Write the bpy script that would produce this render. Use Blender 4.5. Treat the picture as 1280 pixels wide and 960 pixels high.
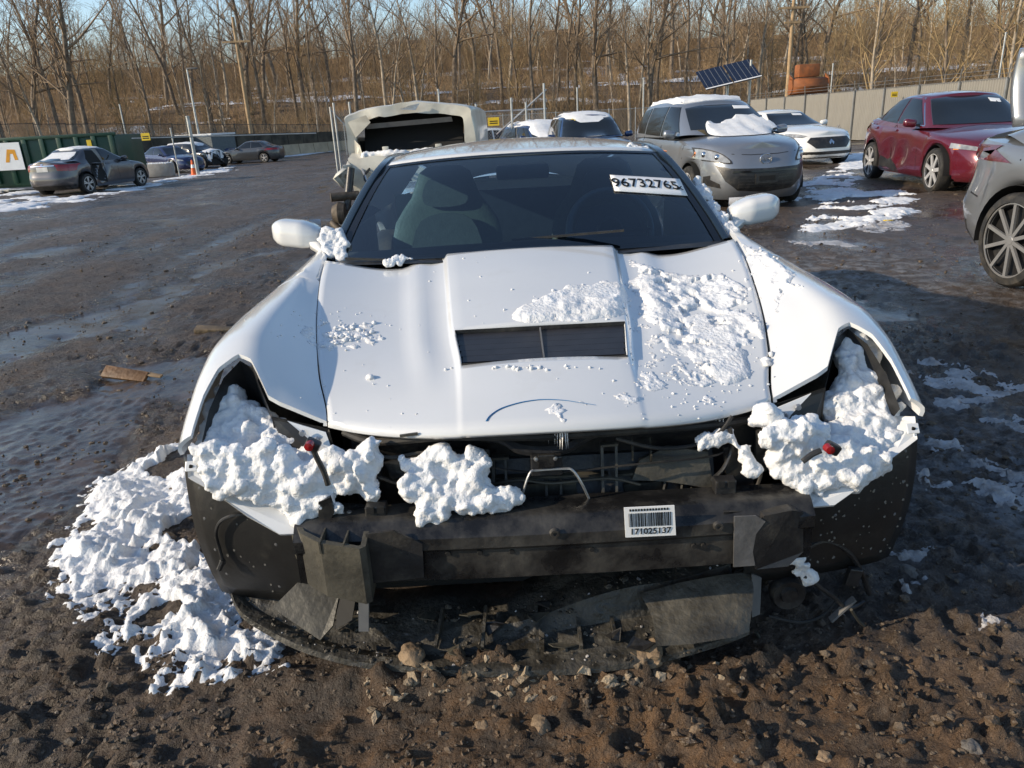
import bpy, bmesh, math, random
import numpy as np
from mathutils import Vector, Matrix, noise as mnoise
from mathutils.bvhtree import BVHTree
random.seed(7); rng = np.random.default_rng(7)
for _o in list(bpy.data.objects): bpy.data.objects.remove(_o)
scene = bpy.context.scene
COL = scene.collection
R = math.radians

# ------------------------------------------------------------------ camera
CAM_H, FPX, PITCH, ROLL = 1.33, 920.0, math.atan(330 / 920.0), R(-3.0)
cF = Vector((0, math.cos(PITCH), -math.sin(PITCH))); cR = Vector((1, 0, 0)); cU = cR.cross(cF)
camR = cR * math.cos(ROLL) + cU * math.sin(ROLL); camU = -cR * math.sin(ROLL) + cU * math.cos(ROLL)
cam_data = bpy.data.cameras.new('camera'); cam = bpy.data.objects.new('camera', cam_data); COL.objects.link(cam)
cam.matrix_world = Matrix(((camR.x, camU.x, -cF.x, 0), (camR.y, camU.y, -cF.y, 0), (camR.z, camU.z, -cF.z, CAM_H), (0, 0, 0, 1)))
cam_data.sensor_width = 36; cam_data.lens = 36 * FPX / 1280; cam_data.clip_start = .05; cam_data.clip_end = 3000
scene.camera = cam
# ------------------------------------------------------------------ sky, sun, exposure
SUN_EL, SUN_AZ = R(23.5), R(14)          # sun low on the left, a little on the camera's side
to_sun = Vector((-math.cos(SUN_AZ) * math.cos(SUN_EL), -math.sin(SUN_AZ) * math.cos(SUN_EL), math.sin(SUN_EL)))
world = bpy.data.worlds.new('World'); scene.world = world; world.use_nodes = True
wn = world.node_tree; sky = wn.nodes.new('ShaderNodeTexSky'); sky.sky_type = 'NISHITA'; sky.sun_disc = False
sky.sun_elevation = SUN_EL; sky.sun_rotation = math.atan2(to_sun.x, to_sun.y) % (2 * math.pi)
sky.air_density = 1.0; sky.dust_density = 0.25; sky.ozone_density = 1.4
wn.links.new(sky.outputs[0], wn.nodes['Background'].inputs[0]); wn.nodes['Background'].inputs[1].default_value = 0.15
sun_data = bpy.data.lights.new('sun', 'SUN'); sun_data.energy = 4.4; sun_data.angle = R(.53); sun_data.color = (1, .84, .63)
sun = bpy.data.objects.new('sun', sun_data); COL.objects.link(sun)
sun.rotation_euler = (-to_sun).to_track_quat('-Z', 'Y').to_euler()
vs = scene.view_settings; vs.view_transform = 'Standard'; vs.look = 'None'; vs.exposure = 0.32; vs.gamma = 1; vs.use_curve_mapping = False

# ------------------------------------------------------------------ helpers
def px_ray(x, y): return cF + camR * ((x - 640) / FPX) - camU * ((y - 480) / FPX)
def at_y(x, y, Y):
    d = px_ray(x, y); t = Y / d.y; return Vector((d.x * t, Y, CAM_H + d.z * t))
def at_x(x, y, X):
    d = px_ray(x, y); t = X / d.x; return Vector((X, d.y * t, CAM_H + d.z * t))
def sstep(a, b, x): t = np.clip((x - a) / (b - a), 0, 1); return t * t * (3 - 2 * t)
def g0(x, y):
    "smooth lie of the land (no ruts): level by the sports car, falling gently away behind it"
    y = np.asarray(y, float); x = np.asarray(x, float)
    t = np.clip((y - 4) / 50, 0, 1)
    z = -0.62 * (t - .18 * t * t * t) / .82
    return z + 0.011 * np.clip(x - 1, 0, 9) * sstep(4, 9, y) * (1 - sstep(20, 40, y)) + .014 * np.clip(-x - 5, 0, 6) * sstep(8, 15, y) * (1 - sstep(25, 40, y))
def on_ground(x, y):
    d = px_ray(x, y); t = 1.0
    for _ in range(40):
        p = d * t; z = float(g0(p.x, p.y)); t = t + ((z - CAM_H) - d.z * t) / d.z * .8
    p = d * t; return Vector((p.x, p.y, float(g0(p.x, p.y))))
_perm = rng.permutation(256); _perm = np.concatenate([_perm, _perm, _perm])
_gr = rng.normal(size=(256, 3)); _gr /= np.linalg.norm(_gr, axis=1)[:, None]
def perlin(x, y, z=0.0):
    x, y, z = np.broadcast_arrays(np.asarray(x, float), np.asarray(y, float), np.asarray(z, float))
    xi, yi, zi = np.floor(x).astype(int), np.floor(y).astype(int), np.floor(z).astype(int)
    xf, yf, zf = x - xi, y - yi, z - zi; xi, yi, zi = xi & 255, yi & 255, zi & 255
    u, v, w = (t * t * t * (t * (t * 6 - 15) + 10) for t in (xf, yf, zf))
    out = 0
    for dx in (0, 1):
        for dy in (0, 1):
            for dz in (0, 1):
                h = _perm[_perm[_perm[xi + dx] + yi + dy] + zi + dz]
                g = _gr[h]
                val = g[..., 0] * (xf - dx) + g[..., 1] * (yf - dy) + g[..., 2] * (zf - dz)
                out = out + val * (u if dx else 1 - u) * (v if dy else 1 - v) * (w if dz else 1 - w)
    return out
def fbm(x, y, z=0.0, o=4, gain=.5, lac=2.03):
    s = 0; a = 1
    for k in range(o): s = s + a * perlin(np.asarray(x) * lac**k + 17 * k, np.asarray(y) * lac**k + 9 * k, np.asarray(z) * lac**k); a *= gain
    return s

def link(o, parent=None):
    COL.objects.link(o)
    if parent is not None: o.parent = parent
    return o
def tag(o, label=None, cat=None, group=None, kind=None):
    for k, v in (('label', label), ('category', cat), ('group', group), ('kind', kind)):
        if v: o[k] = v
    return o
def thing(name, label, cat, loc=(0, 0, 0), rz=0, group=None):
    o = bpy.data.objects.new(name, None); o.empty_display_size = .2; o.location = loc; o.rotation_euler = (0, 0, rz); link(o)
    return tag(o, label, cat, group)
def copy_tree(o, parent=None):
    c = o.copy(); COL.objects.link(c)
    if parent is not None: c.parent = parent
    for ch in o.children: copy_tree(ch, c)
    return c
def smooth_by_angle(me, ang=40):
    me.polygons.foreach_set('use_smooth', [True] * len(me.polygons))
    if ang < 180:
        bm = bmesh.new(); bm.from_mesh(me); lim = R(ang)
        for e in bm.edges: e.smooth = not (len(e.link_faces) == 2 and e.calc_face_angle(0) > lim)
        bm.to_mesh(me); bm.free()
def mesh_obj(name, v, f, mat, parent=None, smooth=40, loc=None):
    me = bpy.data.meshes.new(name); me.from_pydata([tuple(p) for p in v], [], [tuple(q) for q in f]); me.update()
    if mat: me.materials.append(mat)
    if smooth: smooth_by_angle(me, smooth)
    o = bpy.data.objects.new(name, me); link(o, parent)
    if loc is not None: o.location = loc
    return o
def np_mesh(name, V, F, mat, parent=None, smooth=True):
    "fast path: V (n,3), F (m,3|4)"
    V = np.asarray(V, np.float32); F = np.asarray(F, np.int32); m, k = F.shape
    me = bpy.data.meshes.new(name); me.vertices.add(len(V)); me.vertices.foreach_set('co', V.ravel())
    me.loops.add(m * k); me.loops.foreach_set('vertex_index', F.ravel())
    me.polygons.add(m); me.polygons.foreach_set('loop_start', np.arange(0, m * k, k, dtype=np.int32)); me.polygons.foreach_set('loop_total', np.full(m, k, np.int32))
    me.polygons.foreach_set('use_smooth', np.full(m, bool(smooth))); me.update(calc_edges=True); me.validate()
    if mat: me.materials.append(mat)
    o = bpy.data.objects.new(name, me); return link(o, parent)
class MB:
    "collects shapes of ONE part"
    def __init__(s): s.v = []; s.f = []
    def add(s, v, f):
        n = len(s.v); s.v += [Vector(p) for p in v]; s.f += [tuple(i + n for i in q) for q in f]; return s
    def box(s, c, d, rot=None, bev=0.0):
        x, y, z = (k / 2 for k in d)
        if bev:
            bm = bmesh.new(); bmesh.ops.create_cube(bm, size=1)
            for w in bm.verts: w.co = Vector((w.co.x * d[0], w.co.y * d[1], w.co.z * d[2]))
            bmesh.ops.bevel(bm, geom=bm.edges[:], offset=bev, segments=2, affect='EDGES', profile=.5)
            bm.verts.index_update(); v = [w.co.copy() for w in bm.verts]; f = [[w.index for w in q.verts] for q in bm.faces]; bm.free()
        else:
            v = [Vector((a, b, e)) for a in (-x, x) for b in (-y, y) for e in (-z, z)]
            f = [(0, 1, 3, 2), (4, 6, 7, 5), (0, 4, 5, 1), (2, 3, 7, 6), (0, 2, 6, 4), (1, 5, 7, 3)]
        M = rot.to_matrix() if rot is not None and hasattr(rot, 'to_matrix') else (rot or Matrix.Identity(3))
        return s.add([M @ p + Vector(c) for p in v], f)
    def tube(s, path, r, n=8, caps=True):
        P = [Vector(p) for p in path]; rr = r if isinstance(r, (list, tuple)) else [r] * len(P); v = []; f = []; prev = None
        for i, p in enumerate(P):
            t = (P[min(i + 1, len(P) - 1)] - P[max(i - 1, 0)]).normalized()
            a = prev if prev is not None else (Vector((0, 0, 1)) if abs(t.z) < .9 else Vector((1, 0, 0)))
            a = (a - t * a.dot(t)).normalized(); b = t.cross(a); prev = a
            for k in range(n):
                q = 2 * math.pi * k / n; v.append(p + (a * math.cos(q) + b * math.sin(q)) * rr[i])
        for i in range(len(P) - 1):
            for k in range(n): f.append((i * n + k, i * n + (k + 1) % n, (i + 1) * n + (k + 1) % n, (i + 1) * n + k))
        if caps: f.append(tuple(reversed(range(n)))); f.append(tuple((len(P) - 1) * n + k for k in range(n)))
        return s.add(v, f)
    def bar(s, a, b, w, h=None): return s.boxbar(a, b, w, h or w)
    def boxbar(s, a, b, w, h):
        a, b = Vector(a), Vector(b); d = b - a; t = d.normalized(); u = Vector((0, 0, 1)) if abs(t.z) < .95 else Vector((0, 1, 0))
        x = t.cross(u).normalized(); u = x.cross(t)
        M = Matrix((x, t, u)).transposed(); return s.box((a + b) / 2, (w, d.length, h), M)
    def lathe(s, prof, n=24, axis='x', c=(0, 0, 0)):
        "prof: (radius, along axis)"
        v = []; f = []; c = Vector(c)
        for r_, h in prof:
            for k in range(n):
                q = 2 * math.pi * k / n; ca, sa = r_ * math.cos(q), r_ * math.sin(q)
                v.append(c + Vector({'x': (h, ca, sa), 'y': (ca, h, sa), 'z': (ca, sa, h)}[axis]))
        for i in range(len(prof) - 1):
            for k in range(n): f.append((i * n + k, i * n + (k + 1) % n, (i + 1) * n + (k + 1) % n, (i + 1) * n + k))
        return s.add(v, f)
    def grid(s, rows, close=False):
        n = len(rows[0]); v = [p for r_ in rows for p in r_]; f = []
        for i in range(len(rows) - 1):
            for k in range(n if close else n - 1): f.append((i * n + k, i * n + (k + 1) % n, (i + 1) * n + (k + 1) % n, (i + 1) * n + k))
        return s.add(v, f)
    def plate(s, pts, off):
        "flat/bent polygon with thickness: off is a vector"
        n = len(pts); P = [Vector(p) for p in pts]; o = Vector(off)
        return s.add(P + [p + o for p in P], [tuple(range(n)), tuple(reversed(range(n, 2 * n)))] + [(i, i + n, (i + 1) % n + n, (i + 1) % n) for i in range(n)])
    def build(s, name, mat, parent=None, smooth=40, fix=True):
        o = mesh_obj(name, s.v, s.f, mat, parent, 0)
        me = o.data
        if fix:
            bm = bmesh.new(); bm.from_mesh(me); bmesh.ops.recalc_face_normals(bm, faces=bm.faces[:]); bm.to_mesh(me); bm.free()
        if smooth: smooth_by_angle(me, smooth)
        return o
def catmull(P, n=6, closed=False):
    P = [Vector(p) for p in P]; out = []; m = len(P)
    for i in range(m if closed else m - 1):
        if closed: a, b, c, d = P[i - 1], P[i], P[(i + 1) % m], P[(i + 2) % m]
        else: a, b, c, d = P[max(i - 1, 0)], P[i], P[i + 1], P[min(i + 2, m - 1)]
        for k in range(n):
            t = k / n; out.append(.5 * ((2 * b) + (c - a) * t + (2 * a - 5 * b + 4 * c - d) * t * t + (3 * b - a - 3 * c + d) * t**3))
    if not closed: out.append(P[-1])
    return out
def interp(x, xs, ys):
    "smooth (monotone cubic) table lookup"
    xs = np.asarray(xs, float); ys = np.asarray(ys, float); x = np.asarray(x, float)
    d = np.diff(ys) / np.diff(xs); m = np.zeros(len(xs)); m[0] = d[0]; m[-1] = d[-1]
    for i in range(1, len(xs) - 1): m[i] = 0 if d[i - 1] * d[i] <= 0 else 2 * d[i - 1] * d[i] / (d[i - 1] + d[i])
    xc = np.clip(x, xs[0], xs[-1]); k = np.clip(np.searchsorted(xs, xc, 'right') - 1, 0, len(xs) - 2)
    h = xs[k + 1] - xs[k]; t = (xc - xs[k]) / h
    return (2*t**3 - 3*t**2 + 1) * ys[k] + (t**3 - 2*t**2 + t) * h * m[k] + (-2*t**3 + 3*t**2) * ys[k + 1] + (t**3 - t**2) * h * m[k + 1]
def apply_mods(o):
    dg = bpy.context.evaluated_depsgraph_get(); dg.update()
    me = bpy.data.meshes.new_from_object(o.evaluated_get(dg)); old = o.data
    o.modifiers.clear(); o.data = me; me.name = old.name; bpy.data.meshes.remove(old); return o
def solidify(o, th, offset=-1):
    m = o.modifiers.new('s', 'SOLIDIFY'); m.thickness = th; m.offset = offset; m.use_even_offset = False; return apply_mods(o)
def text_mesh(name, body, size, mat, parent, M, ext=.0004, align='CENTER', squeeze=1.0):
    cu = bpy.data.curves.new(name, 'FONT'); cu.body = body; cu.size = size; cu.extrude = ext; cu.align_x = align; cu.align_y = 'CENTER'; cu.offset = size * .012
    t = bpy.data.objects.new(name, cu); COL.objects.link(t); dg = bpy.context.evaluated_depsgraph_get(); dg.update()
    me = bpy.data.meshes.new_from_object(t.evaluated_get(dg)); bpy.data.objects.remove(t); bpy.data.curves.remove(cu)
    me.transform(Matrix.Diagonal((squeeze, 1, 1, 1))); me.transform(M); me.materials.clear(); me.materials.append(mat)
    o = bpy.data.objects.new(name, me); return link(o, parent)
def frame_matrix(o, x, y):
    x = Vector(x).normalized(); z = x.cross(Vector(y)).normalized(); y = z.cross(x); o = Vector(o)
    return Matrix(((x.x, y.x, z.x, o.x), (x.y, y.y, z.y, o.y), (x.z, y.z, z.z, o.z), (0, 0, 0, 1)))

# ------------------------------------------------------------------ materials
def lin(r, g, b): return tuple((c / 255 / 12.92 if c / 255 <= .04045 else ((c / 255 + .055) / 1.055) ** 2.4) for c in (r, g, b))
MATS = {}
def mat(name, col, rough=.6, metal=0, var=.15, scale=6, bump=0, bscale=None, coat=0, col2=None, spec=.5, coords='Object', rvar=.0, dirt=0, dirtcol=(.09, .07, .05), dscale=2.5, detail=6):
    if name in MATS: return MATS[name]
    m = bpy.data.materials.new(name); m.use_nodes = True; nt = m.node_tree; N = nt.nodes; L = nt.links; b = N['Principled BSDF']
    b.inputs['Roughness'].default_value = rough; b.inputs['Metallic'].default_value = metal; b.inputs['Specular IOR Level'].default_value = spec
    b.inputs['Coat Weight'].default_value = coat; b.inputs['Coat Roughness'].default_value = .06
    tc = N.new('ShaderNodeTexCoord'); no = N.new('ShaderNodeTexNoise'); no.inputs['Scale'].default_value = scale; no.inputs['Detail'].default_value = detail
    L.new(tc.outputs[coords], no.inputs['Vector'])
    rp = N.new('ShaderNodeValToRGB'); rp.color_ramp.elements[0].position = .3; rp.color_ramp.elements[1].position = .7
    c1 = tuple(c * (1 - var) for c in col[:3]); c2 = col2 or tuple(min(1, c * (1 + var)) for c in col[:3])
    rp.color_ramp.elements[0].color = (*c1, 1); rp.color_ramp.elements[1].color = (*c2, 1)
    L.new(no.outputs['Fac'], rp.inputs['Fac']); out = rp.outputs['Color']
    if rvar:
        mr = N.new('ShaderNodeMapRange'); mr.inputs[1].default_value = .3; mr.inputs[2].default_value = .7; mr.inputs[3].default_value = max(.03, rough - rvar); mr.inputs[4].default_value = min(1, rough + rvar)
        L.new(no.outputs['Fac'], mr.inputs[0]); L.new(mr.outputs[0], b.inputs['Roughness'])
    if dirt:
        n2 = N.new('ShaderNodeTexNoise'); n2.inputs['Scale'].default_value = dscale; n2.inputs['Detail'].default_value = 8; n2.inputs['Roughness'].default_value = .65; L.new(tc.outputs[coords], n2.inputs['Vector'])
        m2 = N.new('ShaderNodeMapRange'); m2.inputs[1].default_value = .62 - dirt * .3; m2.inputs[2].default_value = .78; m2.inputs[4].default_value = min(1, dirt * 1.5); L.new(n2.outputs['Fac'], m2.inputs[0])
        mx = N.new('ShaderNodeMix'); mx.data_type = 'RGBA'; L.new(m2.outputs[0], mx.inputs[0]); L.new(out, mx.inputs[6]); mx.inputs[7].default_value = (*dirtcol, 1); out = mx.outputs[2]
    L.new(out, b.inputs['Base Color'])
    if bump:
        nb = N.new('ShaderNodeTexNoise'); nb.inputs['Scale'].default_value = bscale or scale * 6; nb.inputs['Detail'].default_value = 5; L.new(tc.outputs[coords], nb.inputs['Vector'])
        bp = N.new('ShaderNodeBump'); bp.inputs['Strength'].default_value = bump; bp.inputs['Distance'].default_value = .02; L.new(nb.outputs['Fac'], bp.inputs['Height']); L.new(bp.outputs[0], b.inputs['Normal'])
    MATS[name] = m; return m
def glass_mat(name, tint, trans=.75, rough=.02, ior=1.7):
    "thin window pane: part clear tinted, part mirror by angle"
    m = bpy.data.materials.new(name); m.use_nodes = True; nt = m.node_tree; N = nt.nodes; L = nt.links; N.remove(N['Principled BSDF'])
    tr = N.new('ShaderNodeBsdfTransparent'); tr.inputs[0].default_value = (*tint, 1)
    gl = N.new('ShaderNodeBsdfGlossy'); gl.inputs['Roughness'].default_value = rough; gl.inputs[0].default_value = (1, 1, 1, 1)
    fr = N.new('ShaderNodeFresnel'); fr.inputs[0].default_value = ior; mx = N.new('ShaderNodeMixShader')
    L.new(fr.outputs[0], mx.inputs[0]); L.new(tr.outputs[0], mx.inputs[1]); L.new(gl.outputs[0], mx.inputs[2]); L.new(mx.outputs[0], N['Material Output'].inputs[0]); return m
def paint(name, col, rough=.3, metal=.0, dirt=.35, coat=1.0): return mat(name, col, rough, metal, .04, 3, 0, None, coat, dirt=dirt, dirtcol=(.16, .14, .12), dscale=1.7)
M_WHITE = mat('white_paint', (.65, .665, .675), .25, 0, .03, 3, coat=1.0, dirt=.15, dirtcol=(.46, .44, .40), dscale=6)
M_BLACKPL = mat('black_plastic', (.018, .018, .019), .38, 0, .3, 20, .12, 90, dirt=.45, dirtcol=(.085, .076, .062), dscale=12)
M_LINER = mat('liner_plastic', (.016, .016, .016), .38, 0, .2, 14, .05, 60, dirt=.18, dirtcol=(.09, .085, .07), dscale=16)
M_BEAM = mat('coated_steel', (.020, .020, .021), .30, .3, .45, 9, .12, 50, dirt=.62, dirtcol=(.105, .098, .085), dscale=9, rvar=.12)
M_OLIVE = mat('dusty_plastic', (.050, .047, .038), .5, 0, .35, 10, .15, 60, dirt=.5, dirtcol=(.13, .118, .088), dscale=9)
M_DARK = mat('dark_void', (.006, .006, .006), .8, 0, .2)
M_RUB = mat('rubber', (.018, .018, .018), .7, 0, .3, 25, .1, dirt=.45, dirtcol=(.11, .095, .075), dscale=9)
M_ALU = mat('alloy', (.60, .60, .60), .35, .45, .08, 14, dirt=.2, dirtcol=(.2, .18, .15))
M_ALUD = mat('dark_alloy', (.05, .05, .052), .35, .7, .12, 14)
M_CHROME = mat('chrome', (.75, .75, .76), .12, 1, .04)
M_STEEL = mat('zinc_steel', (.42, .43, .44), .42, .85, .2, 16, .05)
M_SNOW = mat('snow', (.71, .725, .745), .6, 0, .07, 11, .38, 100, spec=.2, dirt=.22, dirtcol=(.50, .44, .38), dscale=10)
_b = M_SNOW.node_tree.nodes['Principled BSDF']; _b.inputs['Subsurface Weight'].default_value = .25; _b.inputs['Subsurface Radius'].default_value = (.9, 1.0, 1.1); _b.inputs['Subsurface Scale'].default_value = .012
M_SLUSH = mat('dirty_snow', (.46, .46, .47), .45, 0, .1, 5, .6, 60, dirt=.7, dirtcol=(.12, .09, .068), dscale=9)
M_RED = mat('red_lens', (.26, .008, .010), .12, 0, .15, 30, coat=.6)
M_AMBER = mat('amber_lens', (.75, .26, .05), .15, 0, .1, coat=.6)
M_LAMP = mat('clear_lens', (.30, .30, .29), .1, .4, .45, 9, coat=1, col2=(.55, .54, .50))
M_WINDOW = mat('dark_window', (.012, .015, .018), .05, 0, .2, 2, coat=.0, spec=.6)
M_GREY = mat('grey_plastic', (.13, .13, .13), .55, 0, .15, 20)
M_PAPER = mat('paper_label', (.86, .86, .85), .5, 0, .03)
M_INK = mat('black_ink', (.008, .008, .008), .5, 0, .05)
M_YELLOW = mat('yellow_paint', (.75, .52, .03), .5, 0, .1)
M_GALV = mat('galvanised', (.40, .41, .41), .45, .7, .2, 5, .03, dirt=.2)
M_CONC = mat('concrete', (.33, .31, .28), .85, 0, .2, 4, .3, 40, dirt=.3, dirtcol=(.17, .15, .12), dscale=1.5)
M_WOOD = mat('weathered_wood', (.24, .17, .10), .8, 0, .35, 7, .3, 30)
# ================================================================== ground
def puddle_field(x, y):
    n = fbm(x * .8 + 3.1, y * .55 + 7.7, 2.2, 4) + .02 * sstep(-1.2, -3, x) * (1 - sstep(25, 60, y)) + .05 * sstep(1.2, 2.2, x) - .03
    return n
def rut(x, y):
    'tyre ruts of the driveway on the left and of the aisle on the right'
    a = np.sin(x * 3.6 + y * .32 + 1.5 * fbm(x * .45, y * .22, 1.0, 3)) * sstep(-1.1, -1.9, x); b = np.sin(x * 4.4 - y * .5 + 1.4 * fbm(x * .5, y * .3, 4.0, 3)) * sstep(1.5, 2.2, x) * .7
    return (a + b) * (.55 + .9 * np.clip(fbm(x * .6, y * .25, 8.8, 2) + .3, 0, 1))
def gz(x, y):
    x = np.asarray(x, float); y = np.asarray(y, float)
    z = g0(x, y)
    near = 1 - .7 * sstep(10, 26, y)
    rt_ = rut(x, y); pf_ = puddle_field(x, y)
    track = -.034 * np.maximum(0, rt_) ** 2 * near + .012 * np.maximum(0, -rt_) * near
    lump = fbm(x * 2.2, y * 2.2, .3, 3) * .026 + fbm(x * 6.5, y * 6.5, 1.3, 2) * .016
    churn = .55 + .9 * sstep(-.2, .35, fbm(x * 1.1, y * 1.1, 9.3, 2)); grit = (fbm(x * 14, y * 14, 4.1, 3, .65) * .016 + np.maximum(0, fbm(x * 30, y * 30, 8.3, 2, .6)) * .024) * churn
    berm = .05 * np.exp(-((y - 1.50 - .05 * x * x) / .055) ** 2) * (1 - sstep(.45, .8, np.abs(x - .02))) * (1 + .8 * fbm(x * 9, y * 9, 3, 2)) * (1 - .85 * sstep(.2, .5, x))
    calm = 1 - .6 * sstep(.22, .30, pf_)
    clod = np.maximum(0, fbm(x * 19, y * 19, 12.7, 3, .6) - .05) * .085 * (1 - .75 * sstep(1.5, 2.8, y)) * (1 - sstep(4, 8, y)) * (.6 + fbm(x * 2.5, y * 2.5, 3.9, 2))
    return z + (track + lump + grit * near) * calm + berm + np.maximum(clod, 0) - .022 * sstep(.08, .26, pf_)
def geo(a, b, step, grow):
    out = [a]
    while out[-1] < b: out.append(out[-1] + step); step *= grow
    return out
xf = np.arange(-2.2, 2.4, .016); xl = [-2.2 - (q) for q in geo(0, 420, .017, 1.035)][1:][::-1]; xr_ = [2.4 - .016 + q for q in geo(0, 420, .017, 1.035)][1:]
GX = np.array(list(xl) + list(xf) + list(xr_)); GY = np.array([-60, -30, -15, -8, -4, -2, -1, -.4, 0, .3, .5, .7] + geo(.8, 3.0, .0125, 1.0) + geo(3.02, 900, .015, 1.018))
xx, yy = np.meshgrid(GX, GY); zz = gz(xx, yy)
V = np.stack([xx, yy, zz], -1).reshape(-1, 3); nx, ny = len(GX), len(GY)
idx = np.arange(nx * ny).reshape(ny, nx); F = np.stack([idx[:-1, :-1], idx[:-1, 1:], idx[1:, 1:], idx[1:, :-1]], -1).reshape(-1, 4)
def ground_material():
    m = bpy.data.materials.new('wet_mud'); m.use_nodes = True; nt = m.node_tree; N = nt.nodes; L = nt.links; b = N['Principled BSDF']
    tc = N.new('ShaderNodeTexCoord')
    def noi(sc, de=6, ro=.55):
        n = N.new('ShaderNodeTexNoise'); n.inputs['Scale'].default_value = sc; n.inputs['Detail'].default_value = de; n.inputs['Roughness'].default_value = ro; L.new(tc.outputs['Object'], n.inputs['Vector']); return n.outputs['Fac']
    def mr(src, a, b_, c, d):
        q = N.new('ShaderNodeMapRange'); q.inputs[1].default_value = a; q.inputs[2].default_value = b_; q.inputs[3].default_value = c; q.inputs[4].default_value = d; L.new(src, q.inputs[0]); return q.outputs[0]
    def mix(f, a, b_):
        q = N.new('ShaderNodeMix'); q.data_type = 'RGBA'; L.new(f, q.inputs[0])
        for i, c in ((6, a), (7, b_)):
            if isinstance(c, tuple): q.inputs[i].default_value = (*c, 1)
            else: L.new(c, q.inputs[i])
        return q.outputs[2]
    def att(nm):
        a = N.new('ShaderNodeAttribute'); a.attribute_name = nm; return a.outputs['Fac']
    def mul(a, b_):
        q = N.new('ShaderNodeMath'); q.operation = 'MULTIPLY'; L.new(a, q.inputs[0])
        if isinstance(b_, float): q.inputs[1].default_value = b_
        else: L.new(b_, q.inputs[1])
        return q.outputs[0]
    c = mix(mr(noi(3.2), .35, .65, 0, 1), (.052, .036, .025), (.115, .080, .053))
    c = mix(mr(noi(22, 6, .7), .52, .70, 0, .8), c, (.028, .020, .014))
    c = mix(mr(noi(6.5, 9, .75), .50, .64, 0, .75), c, (.150, .100, .064))
    c = mix(mr(noi(60, 3), .55, .72, 0, .85), c, (.17, .13, .095))
    c = mix(mul(att('soil'), mr(noi(9, 7, .7), .42, .60, 0, 1)), c, (.20, .112, .052))
    c = mix(mul(att('grey'), mr(noi(5, 6), .3, .7, .25, .85)), c, (.095, .080, .070))
    fr = mul(att('frost'), mr(noi(9, 8, .7), .46, .60, 0, 1)); c = mix(fr, c, (.42, .44, .47))
    wet = att('wet'); c2 = mix(mul(wet, .50), c, (.020, .014, .010))
    L.new(c2, b.inputs['Base Color'])
    rg = N.new('ShaderNodeMix'); rg.data_type = 'FLOAT'; L.new(mul(wet, mr(noi(11, 6), .3, .62, .45, 1)), rg.inputs[0]); rg.inputs[2].default_value = .68; rg.inputs[3].default_value = .10; L.new(mul(rg.outputs[0], mr(att('puddle'), 0, 1, 1, .45)), b.inputs['Roughness'])
    bp = N.new('ShaderNodeBump'); bp.inputs['Distance'].default_value = .014; L.new(noi(70, 5, .6), bp.inputs['Height']); L.new(mr(wet, 0, 1, .9, .45), bp.inputs['Strength'])
    b2 = N.new('ShaderNodeBump'); b2.inputs['Distance'].default_value = .12; L.new(noi(16, 8, .72), b2.inputs['Height']); L.new(mr(wet, 0, 1, .75, .45), b2.inputs['Strength']); L.new(bp.outputs[0], b2.inputs['Normal'])
    pud = att('puddle'); L.new(mul(mr(wet, 0, 1, .9, .45), mr(pud, 0, 1, 1, .10)), bp.inputs['Strength']); L.new(mul(mr(wet, 0, 1, .75, .45), mr(pud, 0, 1, 1, .14)), b2.inputs['Strength'])
    b3 = N.new('ShaderNodeBump'); b3.inputs['Distance'].default_value = .30; L.new(mr(pud, 0, 1, .55, .06), b3.inputs['Strength']); L.new(noi(4.5, 8, .7), b3.inputs['Height']); L.new(b2.outputs[0], b3.inputs['Normal']); L.new(b3.outputs[0], b.inputs['Normal'])
    b.inputs['Specular IOR Level'].default_value = .5
    return m
ground = np_mesh('ground', V, F, ground_material()); tag(ground, kind='structure')
X, Y = V[:, 0], V[:, 1]
pf = puddle_field(X, Y); RT = rut(X, Y)
def vattr(o, name, arr):
    a = o.data.attributes.new(name, 'FLOAT', 'POINT'); a.data.foreach_set('value', np.asarray(arr, np.float32))
PUD = np.clip(sstep(.20, .27, pf + .03 * fbm(X * 6, Y * 6, 2, 2)) + .9 * sstep(.62, .85, RT + .25 * fbm(X * 3, Y * 1.6, 6, 3)) * (1 - sstep(20, 45, Y)), 0, 1)
vattr(ground, 'puddle', PUD)
vattr(ground, 'wet', np.clip(.5 * PUD + .35 * sstep(.1, .7, RT) + (.30 + .70 * sstep(-.06, .20, pf + .20 * fbm(X * 2.4, Y * 2.4, 5, 4))) * (1 - .45 * np.exp(-((X - .2) / 1.3) ** 2 - ((Y - 1.2) / .55) ** 2)), 0, 1))
vattr(ground, 'soil', np.clip(np.exp(-((X - .25) / .95) ** 2 - ((Y - 1.15) / .42) ** 2) * 1.3, 0, 1))
vattr(ground, 'grey', np.clip((.15 + .6 * sstep(-.05, .3, fbm(X * .7, Y * .5, 7.1, 4))) * sstep(-1.6, -3.2, X) * sstep(4.5, 8, Y) + .8 * sstep(1.1, 1.5, X) * (1 - sstep(3.0, 4.2, Y)), 0, 1))
vattr(ground, 'frost', np.clip(.75 * np.exp(-((X - 2.0) / .75) ** 2 - ((Y - 2.3) / .8) ** 2) + .5 * sstep(-3, -7, X) * sstep(8, 12, Y) * (1 - sstep(40, 60, Y)) * (.5 + fbm(X * .4, Y * .3, 1, 3)) + .6 * np.exp(-((X - 3.0) / 1.6) ** 2 - ((Y - 6.0) / 1.6) ** 2), 0, 1))
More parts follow.
